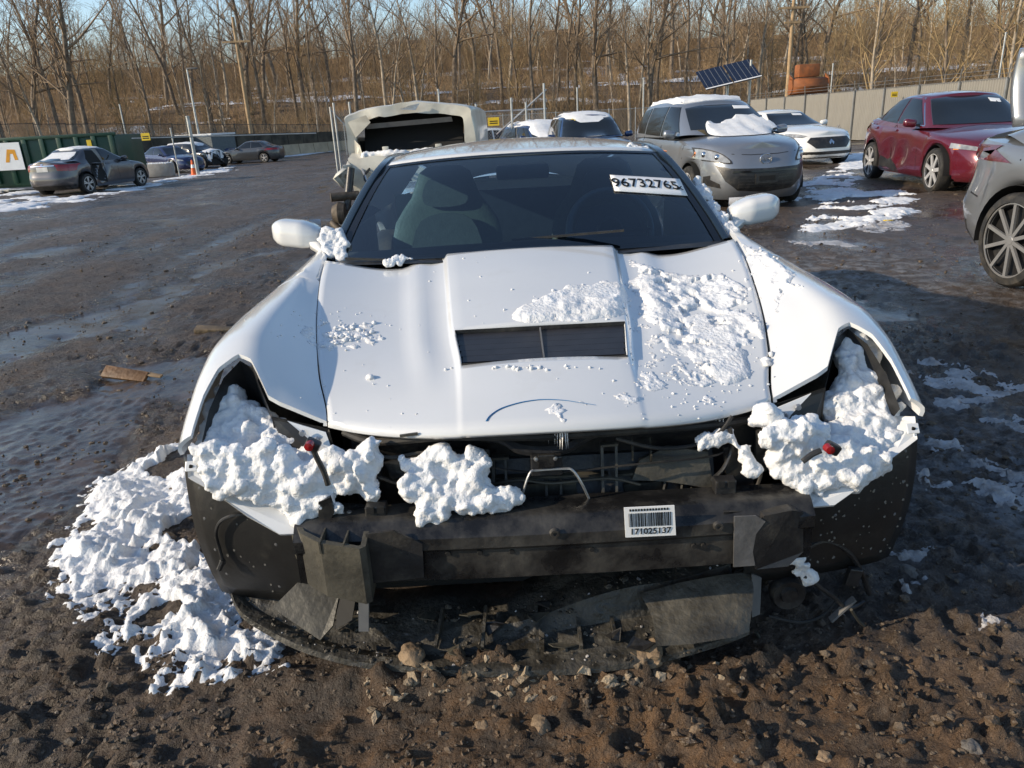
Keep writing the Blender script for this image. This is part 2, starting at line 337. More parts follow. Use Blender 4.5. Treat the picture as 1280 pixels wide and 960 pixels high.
# loose stones and clods
_ico = bmesh.new(); bmesh.ops.create_icosphere(_ico, subdivisions=1, radius=1); _iv = np.array([v.co[:] for v in _ico.verts]); _if = np.array([[v.index for v in f.verts] for f in _ico.faces]); _ico.free()
def scatter_lumps(P, S, seed=0, flat=.65, rough=.28):
    r = np.random.default_rng(seed); n = len(P); nv = len(_iv)
    sc = r.uniform(.6, 1.3, (n, 1, 3)); sc[:, :, 2] *= flat
    A = _iv[None] * (1 + r.uniform(-rough, rough, (n, nv, 1))) * sc * np.asarray(S)[:, None, None]
    th = r.uniform(0, 2 * np.pi, n); c, s = np.cos(th)[:, None], np.sin(th)[:, None]
    B = A.copy(); B[..., 0] = A[..., 0] * c - A[..., 1] * s; B[..., 1] = A[..., 0] * s + A[..., 1] * c
    V = (B + np.asarray(P)[:, None, :]).reshape(-1, 3); F = (_if[None] + (np.arange(n) * nv)[:, None, None]).reshape(-1, 3)
    return V, F
def stone_points(n, seed, ymin=.85, span=16.0):
    r = np.random.default_rng(seed); y = ymin * span ** (r.uniform(0, 1, n) ** 1.15); x = r.uniform(-1, 1, n) * (.75 + y * .78); return x, y, r
x, y, r = stone_points(20000, 11); keep = fbm(x * 1.5, y * 1.5, 6, 3) + r.uniform(-.25, .35, len(x)) > 0; keep &= ~((np.abs(x - .09) < .85) & (y > 1.7) & (y < 5.7)); x, y = x[keep], y[keep]
s_ = np.clip(np.exp(r.normal(-5.55, .5, len(x))), .002, .014) * (1 + .14 * y)
V, F = scatter_lumps(np.stack([x, y, gz(x, y) + s_ * .05], -1), s_, 5)
M_GRAVEL = mat('gravel', (.075, .055, .038), .75, 0, .6, 45, .4, 150, col2=(.16, .122, .086), rvar=.2)
tag(np_mesh('gravel', V, F, M_GRAVEL, None, False), 'loose gravel and small clods strewn over the wet mud', 'gravel', kind='stuff')
M_ROCK = mat('tan_rock', (.21, .15, .095), .85, 0, .35, 14, .5, 60)
M_ROCKG = mat('grey_rock', (.13, .12, .11), .8, 0, .3, 14, .5, 60)
def rock(px, py, size, label, m=M_ROCK, flat=.7, seed=1):
    p = on_ground(px, py); bm = bmesh.new(); bmesh.ops.create_icosphere(bm, subdivisions=3, radius=1)
    for v in bm.verts:
        q = v.co.copy(); k = 1 + .45 * mnoise.noise(q * 1.3 + Vector((seed * 7.1, 0, 0))) + .14 * mnoise.noise(q * 4.5 + Vector((seed, 3, 0))); v.co = Vector((q.x * 1.2, q.y, q.z * flat)) * k * size
    me = bpy.data.meshes.new('rock'); bm.to_mesh(me); bm.free(); me.materials.append(m); smooth_by_angle(me, 35); o = link(bpy.data.objects.new('rock', me)); o.location = (p.x, p.y, float(gz(p.x, p.y)) + size * flat * .15); o.rotation_euler.z = seed
    tag(o, label, 'rock')
rock(814, 836, .036, 'pale tan clod of frozen dirt in front of the undertray', M_ROCK, .8, 1)
rock(1135, 716, .024, 'single round stone lying on the wet ground right of the car', M_ROCKG, .8, 2)
rock(602, 905, .014, 'tan stone in the mud below the middle of the bumper beam', M_ROCK, .8, 3)
rock(1030, 948, .016, 'tan stone at the bottom edge, right of centre', M_ROCK, .8, 5)
rock(676, 905, .022, 'larger brown stone half sunk in the mud below the barcode', M_ROCK, .75, 8)
rock(870, 918, .018, 'rough brown clod at the lower right, in sunlit mud', M_ROCK, .8, 9)
rock(518, 846, .030, 'whitish clod beside the left tip of the splitter', M_ROCK, .8, 12)
rock(1212, 940, .020, 'small grey stone near the bottom right corner', M_ROCKG, .7, 14)

# frozen dirt and snow clods pushed up under the splitter
r = np.random.default_rng(21); n = 150; t = r.uniform(-.46, .50, n); yb = 1.485 + .06 * t * t + r.normal(0, .028, n) - .02; keep = r.random(n) < np.where(t > .25, .35, 1); x, y = t[keep] + .05, yb[keep]; s_ = np.clip(np.exp(r.normal(-4.8, .5, len(x))), .004, .026)
V, F = scatter_lumps(np.stack([x, y, gz(x, y) - s_ * .1], -1), s_, 6, .65, .6)
tag(np_mesh('frozen_clods', V, F, mat('frozen_dirt', (.17, .115, .065), .8, 0, .5, 14, .6, 90, col2=(.42, .34, .24)), None, False), 'crumbled frozen dirt pushed up along the front edge of the undertray', 'dirt', kind='stuff')
r = np.random.default_rng(23); n = 1500; x = r.uniform(-1.3, 2.4, n); y = r.uniform(.85, 1.5, n); s_ = np.clip(np.exp(r.normal(-5.1, .45, n)), .003, .014)
V, F = scatter_lumps(np.stack([x, y, gz(x, y) - s_ * .1], -1), s_, 8, .7, .5)
tag(np_mesh('mud_clods', V, F, mat('mud_clod', (.07, .048, .03), .55, 0, .5, 20, .6, 90, col2=(.15, .10, .06), rvar=.25), None, False), 'churned mud clods in the foreground', 'mud', kind='stuff')

# ================================================================== the white sports car
VX, VY = .09, 2.2
vette = thing('sports_car', 'white two-door sports car with its front bumper torn off, parked in the mud', 'car', (VX, VY, 0))
def cv(x, y, Y):
    "point of the car (car coordinates) seen at x, y on the cross plane Y behind the front axle"
    p = at_y(x, y, Y + VY); return Vector((p.x - VX, Y, p.z))
HY = [-.64, -.5, -.3, -.127, .1, .3, .5]
H_CEN = [.662, .692, .736, .768, .814, .856, .892]
H_SEAMX = lambda y: interp(y, [-.66, -.49, -.3, -.1, .1, .3, .5, .72], [.543, .558, .612, .660, .698, .728, .750, .78])
H_SEAMZ = lambda y: interp(y, [-.66, -.49, -.3, -.1, .1, .3, .5, .72], [.590, .642, .698, .752, .798, .845, .880, .900])
def hood_z(x, y):
    ax = np.abs(x); zc = interp(y, HY, H_CEN); xs = H_SEAMX(y); zs = H_SEAMZ(y)
    xv = interp(y, [-.64, -.332, -.127, .15, .5], [.205, .222, .248, .272, .30])
    hb = interp(y, [-.64, -.45, -.28, -.05, .5], [.0, .003, .011, .014, .011]); fw = .022
    xf = xv + fw; dip = interp(y, [-.64, -.4, -.1, .2, .5], [-.004, .003, .016, .024, .027])
    zcen = zc - .010 * (ax / xv) ** 2
    zf = zc - .010 - hb - .004
    t = np.clip((ax - xf) / (xs - xf), 0, 1)
    zout = zf + (zs - zf) * t - dip * 4 * t * (1 - t) * (1 - .35 * t) + .010 * np.sin(np.pi * np.clip((t - .06) / .3, 0, 1)) ** 2 * sstep(-.5, -.1, y)
    k = sstep(0, 1, (ax - xv) / fw)
    return np.where(ax < xv, zcen, np.where(ax < xf, (zc - .010) * (1 - k) + zf * k, zout))
def hood_xv(y): return interp(y, [-.64, -.332, -.127, .15, .5], [.205, .222, .248, .272, .30])
# rows and columns of the hood
ys = sorted(set(list(np.linspace(-.64, -.332, 15)) + list(np.linspace(-.332, -.127, 9)) + list(np.linspace(-.127, .50, 26))))
def hood_cols(y):
    xv = float(hood_xv(y)); xs = float(H_SEAMX(y)) - .002
    h = list(np.linspace(0, xv, 9)) + list(np.linspace(xv, xv + .022, 6))[1:] + list(np.linspace(xv + .022, xs, 22))[1:]
    return [-a for a in h[:0:-1]] + h
rows = []
for y in ys:
    row = []
    for x in hood_cols(y):
        fx = .15 * (abs(x) / .55) ** 2.2; yy = y + fx * max(0, (-.33 - y) / .31)
        x = x * float(H_SEAMX(yy)) / float(H_SEAMX(y)) if abs(x) > float(hood_xv(y)) + .02 else x
        if y > .3: yy = y - .045 * math.exp(-((abs(x) - .50) / .14) ** 2) * (y - .3) / .2
        z = float(hood_z(np.array(x), np.array(yy)))
        e = y + .64
        if e < .03: z -= .012 * (1 - e / .03) ** 2
        row.append(Vector((x, yy, z)))
    rows.append(row)
nC = len(rows[0]); fv = [p for r_ in rows for p in r_]; ff = []
for i in range(len(rows) - 1):
    for k in range(nC - 1):
        ym = (ys[i] + ys[i + 1]) / 2; xm = (rows[i][k].x + rows[i][k + 1].x) / 2
        if -.332 < ym < -.127 and abs(xm) < float(hood_xv(ym)) - 1e-4: continue
        ff.append((i * nC + k, i * nC + k + 1, (i + 1) * nC + k + 1, (i + 1) * nC + k))
hood = mesh_obj('hood', fv, ff, M_WHITE, vette, 30); solidify(hood, .012)
HOOD_BVH = BVHTree.FromPolygons([tuple(p) for p in fv], ff)
# vent pocket with slats
ve = thing if False else None
mb = MB()
zr, zf_ = float(hood_z(0, -.127)), float(hood_z(0, -.332))
xr, xf_ = .248, .222
mb.add([(-xr, -.127, zr - .006), (xr, -.127, zr - .006), (xr, -.127, zr - .055), (-xr, -.127, zr - .055), (-xf_, -.332, zf_ - .004), (xf_, -.332, zf_ - .004), (xf_, -.332, zf_ - .03), (-xf_, -.332, zf_ - .03)],
       [(0, 1, 2, 3), (3, 2, 6, 7), (7, 6, 5, 4), (0, 3, 7, 4), (1, 5, 6, 2)])
vent = mb.build('hood_vent', M_BLACKPL, vette, 0)
M_VENT = mat('vent_louvre', (.022, .022, .026), .42, 0, .2, 20)
for i in range(5):
    t = (i + .5) / 5; y = -.134 - .172 * t; z = zr - .020 + (zf_ - zr + .010) * t; w = xr + (xf_ - xr) * t - .004
    b = MB().box((0, y, z), (2 * w, .039, .004), Matrix.Rotation(R(9), 3, 'X')); b.build('slat', M_VENT, vent, 0)
MB().boxbar((.0, -.13, zr - .012), (.0, -.312, zf_ - .008), .004, .006).build('divider', M_GREY, vent, 0)
# blue pen stroke on the hood
M_PEN = mat('blue_ink', (.02, .16, .36), .4, 0, .1)
pts = []
for a, b in ((608, 527), (613, 520), (625, 512), (642, 506), (660, 502), (680, 500), (705, 501), (725, 504), (745, 507)):
    d = px_ray(a, b); h = HOOD_BVH.ray_cast(Vector((-VX, -VY, CAM_H)), d.normalized())
    if h[0]: pts.append(h[0] + Vector((0, 0, .0015)))
if len(pts) > 3:
    pp = catmull(pts, 5); MB().tube(pp, [.0022 * (1 - .75 * i / len(pp)) for i in range(len(pp))], 4).build('pen_mark', M_PEN, hood, 0)
# fenders
FY = [-.545, -.45, -.36, -.2, 0, .2, .45, .74]
FT = {  # crest x,z ; shoulder x,z ; side x,z
 'cx': [.735, .76, .785, .80, .802, .80, .80, .815], 'cz': [.672, .740, .784, .822, .838, .851, .876, .890],
 'hx': [.860, .878, .894, .906, .909, .902, .888, .872], 'hz': [.652, .712, .752, .786, .800, .808, .818, .832],
 'sx': [.912, .926, .936, .944, .946, .938, .922, .905], 'sz': [.622, .655, .672, .71, .725, .71, .70, .70]}
def f_bottom(y):
    if y < -.262: return .596
    if y < .365: return max(.327 + math.sqrt(max(.0, .375 ** 2 - (y - .0) ** 2)), .40)
    return .20
def fender_sections(s):
    ycol = sorted(set([round(a, 4) for a in list(np.linspace(-.545, -.262, 13)) + list(np.linspace(-.262, .365, 26)) + list(np.linspace(.366, .74, 10))]))
    rws = []
    for y in ycol:
        g = {k: float(interp(y, FY, v)) for k, v in FT.items()}; sx = float(H_SEAMX(y)) + (.0005 if s < 0 else .004); sz = float(H_SEAMZ(y)); b = f_bottom(y)
        mx = sx + (g['cx'] - sx) * .55; mz = sz + (g['cz'] - sz) * .62
        P = [(sx, sz - .012), (sx, sz), (mx, mz), (g['cx'], g['cz']), (g['hx'], g['hz']), (g['sx'], max(g['sz'], b + .02))]
        if b < .55: P += [(g['sx'] + .003, .5), (g['sx'] - .02, .3)]
        P.append((g['sx'] - (0.0 if b > .5 else .04), b))
        c = catmull([Vector((p[0], y, p[1])) for p in P[1:]], 6)
        c = [Vector((sx, y, sz - .014))] + c
        # resample to a fixed count
        L = [0]
        for i in range(len(c) - 1): L.append(L[-1] + (c[i + 1] - c[i]).length)
        n = 34; out = []
        for k in range(n):
            q = L[-1] * k / (n - 1); j = min(max(0, np.searchsorted(L, q) - 1), len(c) - 2); t = (q - L[j]) / max(1e-9, L[j + 1] - L[j])
            p = c[j].lerp(c[j + 1], t); out.append(Vector((s * p.x, p.y, p.z)))
        rws.append(out)
    return rws
# the tip leans forward at its outer edge only
fenders = []
for s in (-1, 1):
    rw = fender_sections(s); m = MB().grid(rw); fo = m.build('fender', M_WHITE, vette, 0)
    bm = bmesh.new(); bm.from_mesh(fo.data)
    if s > 0: pass
    bmesh.ops.recalc_face_normals(bm, faces=bm.faces[:])
    up = sum((f.normal.z for f in bm.faces))
    if up < 0: bmesh.ops.reverse_faces(bm, faces=bm.faces[:])
    bm.to_mesh(fo.data); bm.free(); solidify(fo, .010)
    poly = [(.802, -.345), (.846, -.385), (.868, -.45), (.876, -.52), (.878, -.70), (.40, -.70), (.40, -.575), (.56, -.487), (.672, -.475), (.700, -.468), (.765, -.365)]
    cm = MB(); cm.plate([(s * a, b, .30) for a, b in poly], (0, 0, .8)); cut = cm.build('cutter', None, vette, 0)
    bo = fo.modifiers.new('b', 'BOOLEAN'); bo.operation = 'DIFFERENCE'; bo.object = cut; bo.solver = 'EXACT'
    apply_mods(fo); bpy.data.objects.remove(cut); smooth_by_angle(fo.data, 32); fenders.append(fo)
    FEN_BVH = None
# headlight pockets (dark wells behind the openings), with a bracket each
for s in (-1, 1):
    m = MB()
    A = [(.700, -.466), (.766, -.362), (.802, -.342), (.838, -.383), (.862, -.45), (.868, -.52)]
    top = [Vector((s * a, b, float(interp(b, [-.55, -.47, -.36, -.34], [.60, .675, .775, .790])) - .02)) for a, b in A]
    bot = [Vector((s * (a * .5 + .78 * .5 - (.10 if i < 1 else 0)), b * .5 - .14 - (.08 if i in (0, 5) else 0), .44)) for i, (a, b) in enumerate(A)]
    m.grid([top, [t.lerp(b, .5) + Vector((0, .02, 0)) for t, b in zip(top, bot)], bot]); m.add(bot, [tuple(range(6))])
    pk = m.build('headlight_pocket', M_LINER, vette, 30)
    # inner mounting wall running forward and down
    m2 = MB().plate([(s * .70, -.470, .655), (s * .555, -.490, .622), (s * .52, -.55, .50), (s * .60, -.56, .43), (s * .70, -.46, .43)], (0, .004, 0)); m2.build('mounting_plate', M_LINER, pk, 0)
    m3 = MB().plate([(s * .655, -.488, .650), (s * .56, -.503, .620), (s * .545, -.520, .575), (s * .575, -.518, .56), (s * .60, -.510, .605)], (0, -.003, 0)); bk = m3.build('bracket', M_WHITE, pk, 0)
    for q in ((.615, -.514, .625), (.58, -.520, .607)): MB().lathe([(0, -.006), (.007, -.006), (.009, 0)], 8, 'y', (s * q[0], q[1], q[2])).build('bolt', M_STEEL, pk, 0)
# white lower bumper shelf under the snow, both sides
for s in (-1, 1):
    P = [(.905, -.525, .588), (.895, -.565, .545), (.82, -.60, .515), (.74, -.640, .472), (.66, -.665, .432), (.60, -.665, .43), (.56, -.60, .47), (.60, -.56, .50), (.75, -.47, .52), (.86, -.47, .57)]
    sh = MB().plate([(s * a, b, c) for a, b, c in P], (0, .004, -.006)).build('bumper_shelf', M_WHITE, vette, 0)
    MB().box((s * .885, -.556, .570), (.030, .006, .026), Matrix.Rotation(R(-35), 3, 'X'), .002).build('clip_tab', M_WHITE, sh, 0)
    MB().box((s * .885, -.5595, .571), (.008, .004, .008), Matrix.Rotation(R(20), 3, 'Y')).build('clip_hole', M_INK, sh, 0)
# fender liners in front of the wheels: bent sheets
for s in (-1, 1):
    rws = []
    for j in range(13):
        t = j / 12; z = .592 - t * .425; row = []
        for i in range(15):
            u = i / 14
            xo = .926 - .004 * math.sin(t * 1.6) - .018 * t * t * t; x = xo + (.48 - xo) * u
            y = -.50 - .05 * math.sin(u * 1.7) - .035 * math.sin(t * math.pi) - .02 * u + (.012 * (1 - u * 6) ** 2 if u < 1 / 6 else 0)
            if u < .15: z2 = z
            row.append(Vector((s * x, y - .008, min(z, .575 - .20 * u))))
        rws.append(row)
    li = MB().grid(rws).build('fender_liner', M_LINER, vette, 60); solidify(li, .004, 0)
    lb_ = BVHTree.FromPolygons([tuple(p) for r_ in rws for p in r_], [(i * 15 + k, i * 15 + k + 1, (i + 1) * 15 + k + 1, (i + 1) * 15 + k) for i in range(12) for k in range(14)])
    for q in ((.885, .50), (.883, .42), (.872, .33), (.86, .25), (.70, .36), (.72, .22)):
        h = lb_.ray_cast(Vector((s * q[0], -1.5, q[1])), Vector((0, 1, 0)))
        if h[0]: MB().lathe([(0, -.003), (.005, -.002), (.006, .004)], 8, 'y', h[0]).build('rivet', M_GREY, li, 0)
    if s < 0:
        pts = [cv(330, 645, -.56), cv(300, 643, -.58), cv(278, 650, -.58), cv(270, 665, -.575), cv(274, 685, -.57), cv(280, 705, -.57)]
        wi = MB().tube(catmull(pts, 6), .0045, 7).build('loose_wire', M_BLACKPL, vette); MB().tube([cv(279, 700, -.572), cv(274, 712, -.575)], .007, 8).build('plug', M_BLACKPL, wi)
# ---------------------------------------------------------------- bumper beam
bm_ = MB()
def beam_sec(x):
    c = .022 * (1 - (x / .64) ** 2)          # bowed forward
    return [(-.655 - c, .462), (-.672 - c, .455), (-.700 - c, .428), (-.702 - c, .400), (-.690 - c, .388), (-.692 - c, .312), (-.684 - c, .306), (-.60, .306), (-.60, .462)]
xs_ = list(np.linspace(-.62, .600, 30)); rws = [[Vector((x, y, z)) for y, z in beam_sec(x)] for x in xs_]
bm_.grid(rws, True); n_ = len(rws[0]); bm_.f.append(tuple(range(n_))); bm_.f.append(tuple(range((len(rws) - 1) * n_, len(rws) * n_)))
beam = bm_.build('bumper_beam', M_BEAM, vette, 25)
# crush box on the image-left end: hollow, proud of the beam
cb = MB(); T0, T1 = .462, .300
o = [(-.655, -.60), (-.60, -.700), (-.545, -.742), (-.452, -.762), (-.440, -.752), (-.440, -.70)]
i_ = [(-.640, -.60), (-.592, -.690), (-.540, -.728), (-.456, -.748), (-.452, -.745), (-.452, -.70)]
tops = [.462, .452, .448, .440, .440, .448]; bots = [.330, .312, .305, .292, .292, .300]
V = [(a, b, tops[k]) for k, (a, b) in enumerate(o)] + [(a, b, bots[k]) for k, (a, b) in enumerate(o)] + [(a, b, tops[k]) for k, (a, b) in enumerate(i_)] + [(a, b, bots[k] + .06) for k, (a, b) in enumerate(i_)]
F = []
for k in range(5): F += [(k, k + 1, k + 7, k + 6), (k + 12, k + 13, k + 1, k), (k + 12, k + 13, k + 19, k + 18)]
F += [tuple(range(18, 24)), tuple(range(6, 12))]
cb.add(V, F); crush = cb.build('crush_box', M_OLIVE, vette, 20)
MB().box((-.545, -.71, .437), (.004, .07, .03)).build('rib', M_OLIVE, crush, 0)
MB().box((-.49, -.715, .432), (.004, .07, .03)).build('rib', M_OLIVE, crush, 0)
# dark plate painting the box's cast shadow on the beam, beam bosses and end plates
MB().plate([cv(457, 668, -.722), cv(492, 664, -.722), cv(528, 680, -.722), cv(530, 722, -.722), cv(458, 730, -.722)], (0, .006, 0)).build('box_shadow_plate', M_BLACKPL, beam, 0)
for px, py in ((694, 668), (899, 659)):
    p = cv(px, py, -.728); MB().lathe([(.0, .0), (.005, 0), (.005, -.004), (.010, -.004), (.013, .004)], 14, 'y', p + Vector((0, .004, 0))).build('boss', M_BEAM, beam)
M_PATCH = mat('scraped_paint', (.15, .15, .152), .4, .3, .35, 20, .1, 60, dirt=.45, dirtcol=(.05, .045, .04), dscale=14)
MB().plate([cv(918, 646, -.723), cv(945, 645, -.722), cv(957, 652, -.722), cv(945, 668, -.722), cv(941, 690, -.722), cv(944, 707, -.722), cv(917, 709, -.723)], (0, .004, 0)).build('scraped_plate', M_PATCH, beam, 0)
MB().plate([cv(955, 645, -.718), cv(990, 638, -.715), cv(1004, 640, -.70), cv(1004, 690, -.70), cv(985, 708, -.716), cv(945, 712, -.72), cv(940, 690, -.722), cv(945, 668, -.722)], (0, .03, 0)).build('end_cover', M_BLACKPL, beam, 0)
MB().plate([cv(905, 630, -.66), cv(985, 618, -.64), cv(1006, 624, -.63), cv(992, 640, -.68), cv(905, 643, -.70)], (0, 0, .006)).build('mount_flange', M_BEAM, beam, 0)
MB().plate([cv(393, 652, -.64), cv(455, 658, -.66), cv(480, 652, -.64), cv(480, 634, -.60), cv(405, 630, -.60)], (0, 0, .006)).build('mount_flange', M_BEAM, beam, 0)
for px, py, Y in ((437, 643, -.63), (404, 652, -.645), (400, 640, -.62), (432, 648, -.64), (876, 631, -.60), (705, 634, -.60), (950, 627, -.65)):
    p = cv(px, py, Y); bo_ = MB().lathe([(0, .014), (.006, .014), (.007, .008), (.013, .006), (.013, 0)], 10, 'z', p - Vector((0, 0, .006))).build('bolt', M_STEEL, beam)
# barcode label
p0, px_, py_ = cv(781, 635, -.725), None, None
LBL = MB().plate([cv(780, 635, -.728), cv(843, 632, -.728), cv(845, 669, -.728), cv(782, 672, -.728)], (0, .003, 0)).build('barcode_label', M_PAPER, beam, 0)
cx_ = cv(812.5, 652, -.7285); ex = (cv(843, 632, -.728) - cv(780, 635, -.728)); ey = (cv(780, 635, -.728) - cv(782, 672, -.728)); W_ = ex.length; Hh = ey.length
ex.normalize(); ey.normalize(); br = MB(); q = -.42
r2 = random.Random(3)
while q < .42:
    w = r2.choice((.008, .008, .016, .024)); br.plate([cx_ + ex * (q * W_) + ey * (-.15 * Hh), cx_ + ex * ((q + w) * W_) + ey * (-.15 * Hh), cx_ + ex * ((q + w) * W_) + ey * (.30 * Hh), cx_ + ex * (q * W_) + ey * (.30 * Hh)], (0, -.0006, 0)); q += w + r2.choice((.008, .012, .02))
br.build('barcode', M_INK, LBL, 0)
text_mesh('serial_number', '171025137', .0215, M_INK, LBL, frame_matrix(cx_ + ey * (-.32 * Hh) + Vector((0, -.0005, 0)), ex, ey), squeeze=.98)
text_mesh('small_print', 'NON REPAIRABLE', .0075, M_INK, LBL, frame_matrix(cx_ + ey * (.41 * Hh) + Vector((0, -.0005, 0)), ex, ey)) if False else None
tb = MB()
for k in range(14): tb.plate([cx_ + ex * ((-.40 + .057 * k) * W_) + ey * (.37 * Hh), cx_ + ex * ((-.365 + .057 * k) * W_) + ey * (.37 * Hh), cx_ + ex * ((-.365 + .057 * k) * W_) + ey * (.44 * Hh), cx_ + ex * ((-.40 + .057 * k) * W_) + ey * (.44 * Hh)], (0, -.0005, 0))
tb.build('small_print', M_INK, LBL, 0)
# ---------------------------------------------------------------- radiator support, latch bar and ribs
sup = MB(); sup.box((.02, -.47, .50), (1.05, .03, .24)); support = sup.build('radiator_support', M_BLACKPL, vette, 0)
pn = MB().plate([cv(612, 575, -.50), cv(890, 560, -.50), cv(896, 628, -.56), cv(612, 640, -.56)], (0, .02, 0)).build('support_panel', M_BLACKPL, support, 0)
for a, b, c, d, w in ((617, 573, 618, 635, .008), (632, 572, 634, 630, .006), (752, 555, 754, 632, .007), (770, 553, 771, 630, .006), (683, 600, 684, 640, .006), (701, 600, 702, 640, .006), (790, 552, 791, 570, .004), (812, 552, 814, 575, .004), (835, 590, 828, 628, .005), (856, 590, 850, 628, .005), (868, 600, 860, 628, .005), (880, 600, 892, 626, .005), (585, 560, 585, 580, .004)):
    MB().boxbar(cv(a, b, -.53), cv(c, d, -.585), w, .03).build('rib', M_OLIVE, support, 0)
for a, b, c, d in ((615, 572, 636, 571), (750, 556, 772, 554), (612, 597, 760, 592), (772, 592, 830, 588)):
    MB().boxbar(cv(a, b, -.54), cv(c, d, -.54), .02, .006).build('rib', M_OLIVE, support, 0)
MB().plate([cv(800, 575, -.55), cv(835, 558, -.55), cv(885, 565, -.55), cv(892, 612, -.58), cv(860, 606, -.58), cv(832, 602, -.57), cv(790, 600, -.56)], (0, .01, 0)).build('air_deflector', M_OLIVE, support, 0)
MB().plate([cv(480, 578, -.52), cv(560, 562, -.52), cv(612, 562, -.52), cv(612, 580, -.53), cv(540, 582, -.53), cv(490, 600, -.53)], (0, .01, 0)).build('air_deflector', M_BLACKPL, support, 0)
# upper latch bar just under the hood edge, dipping at the centre
up_pts = [(460, 554), (500, 548), (560, 546), (610, 547), (630, 552), (645, 561), (665, 565), (690, 565), (712, 560), (728, 550), (748, 541), (790, 536), (850, 531), (905, 526)]
line = catmull([cv(a, b, -.585 + .0022 * abs(i - 6.5) ** 2) for i, (a, b) in enumerate(up_pts)], 5)
rws = []
for p in line: rws.append([p + Vector((0, dy, dz)) for dy, dz in ((.03, .020), (.0, .016), (-.012, .004), (-.010, -.006), (.0, -.012), (.03, -.010))])
lb = MB().grid(rws, True).build('latch_bar', M_BLACKPL, vette, 30)
line2 = [p + Vector((0, .03, .028)) for p in line]; MB().tube(line2, .012, 8).build('hood_seal', M_RUB, vette)
MB().tube(catmull([cv(430, 540, -.50), cv(470, 552, -.54), cv(560, 546, -.575), cv(672, 546, -.59), cv(800, 538, -.575), cv(900, 530, -.54), cv(950, 522, -.49)], 6), .010, 8).build('edge_trim', M_RUB, vette)
lt = MB().box(cv(683, 580, -.60), (.075, .03, .05), None, .003).build('hood_latch', M_BLACKPL, lb, 0)
MB().box(cv(683, 576, -.618), (.040, .012, .034), None, .002).build('latch_plate', M_BEAM, lt, 0)
for q in (cv(670, 574, -.622), cv(694, 573, -.622)): MB().lathe([(0, -.004), (.005, -.003), (.006, .003)], 8, 'y', q).build('bolt', M_STEEL, lt)
MB().tube(catmull([cv(648, 640, -.62), cv(652, 622, -.63), cv(662, 592, -.625), cv(672, 588, -.62), cv(705, 586, -.62), cv(716, 588, -.625), cv(728, 606, -.63), cv(741, 634, -.62)], 4), .0032, 7).build('latch_hoop', M_STEEL, lb)
MB().tube(catmull([cv(560, 574, -.60), cv(640, 588, -.58), cv(700, 590, -.60), cv(800, 580, -.60), cv(880, 572, -.58), cv(905, 565, -.56)], 5), .0028, 6).build('release_cable', M_BLACKPL, vette)
# slots in the latch bar
for a, b, c, d in ((600, 541, 628, 545), (540, 543, 566, 541), (500, 545, 522, 542), (770, 535, 800, 532), (820, 530, 850, 527)):
    MB().boxbar(cv(a, b, -.592), cv(c, d, -.592), .006, .006).build('slot_trim', M_OLIVE, lb, 0)
# sockets on top of the beam
for px, py, Y in ((471, 638, -.64), (905, 606, -.62)):
    k = MB().box(cv(px, py, Y), (.05, .035, .036), None, .003).build('wiring_socket', M_BLACKPL, vette, 0)
    for dx in (-.012, .012): MB().box(cv(px, py - 5, Y) + Vector((dx, -.018, 0)), (.016, .006, .016)).build('cavity', M_DARK, k, 0)
# red-tipped level sensors
for pts, red in ((((410, 606), (405, 590), (396, 572), (391, 560)), (387, 556)), (((1003, 577), (1015, 568), (1026, 563)), (1036, 560))):
    s_ = MB().tube(catmull([cv(a, b, -.66) for a, b in pts], 4), .007, 8).build('sensor_stalk', M_BLACKPL, vette)
    MB().box(cv(red[0] + 4, red[1], -.66), (.034, .024, .026), Matrix.Rotation(R(30), 3, 'Y'), .005).build('sensor_plug', M_BLACKPL, s_)
    MB().lathe([(0, -.012), (.010, -.010), (.011, .008), (0, .010)], 12, 'y', cv(red[0], red[1] + 1, -.675)).build('sensor_cap', M_RED, s_)
# ---------------------------------------------------------------- lower splitter / undertray
rim = [(-.885, -.49, .185), (-.84, -.555, .145), (-.76, -.60, .115), (-.66, -.64, .085), (-.53, -.672, .060), (-.43, -.690, .055), (-.30, -.715, .053), (-.10, -.730, .050), (.10, -.730, .052), (.26, -.712, .060), (.40, -.685, .075), (.48, -.66, .085)]
rm = catmull(rim, 5); rws = []
for i, p in enumerate(rm):
    u = i / (len(rm) - 1); rr3 = float(sstep(-.25, .25, p.x)); inn = Vector((p.x * .90, -.40 + .02 * math.sin(u * 9), p.z + .03 + .13 * rr3 + .012 * math.sin(p.x * 14)))
    rws.append([p + Vector((0, .006, -.022)), p + Vector((0, -.004, -.012)), p, p + Vector((0, .018, .006)), p.lerp(inn, .18) + Vector((0, 0, -.010)), p.lerp(inn, .34) + Vector((0, 0, .004 - .02 * rr3)), p.lerp(inn, .42) + Vector((0, 0, .018 + .03 * rr3)), p.lerp(inn, .7) + Vector((0, 0, .012)), inn])
M_TRAY = mat('muddy_tray', (.050, .046, .038), .5, 0, .5, 16, .5, 40, dirt=.62, dirtcol=(.006, .006, .006), dscale=11, rvar=.25)
tray = MB().grid(rws).build('splitter', M_TRAY, vette, 35); solidify(tray, .005, 0)
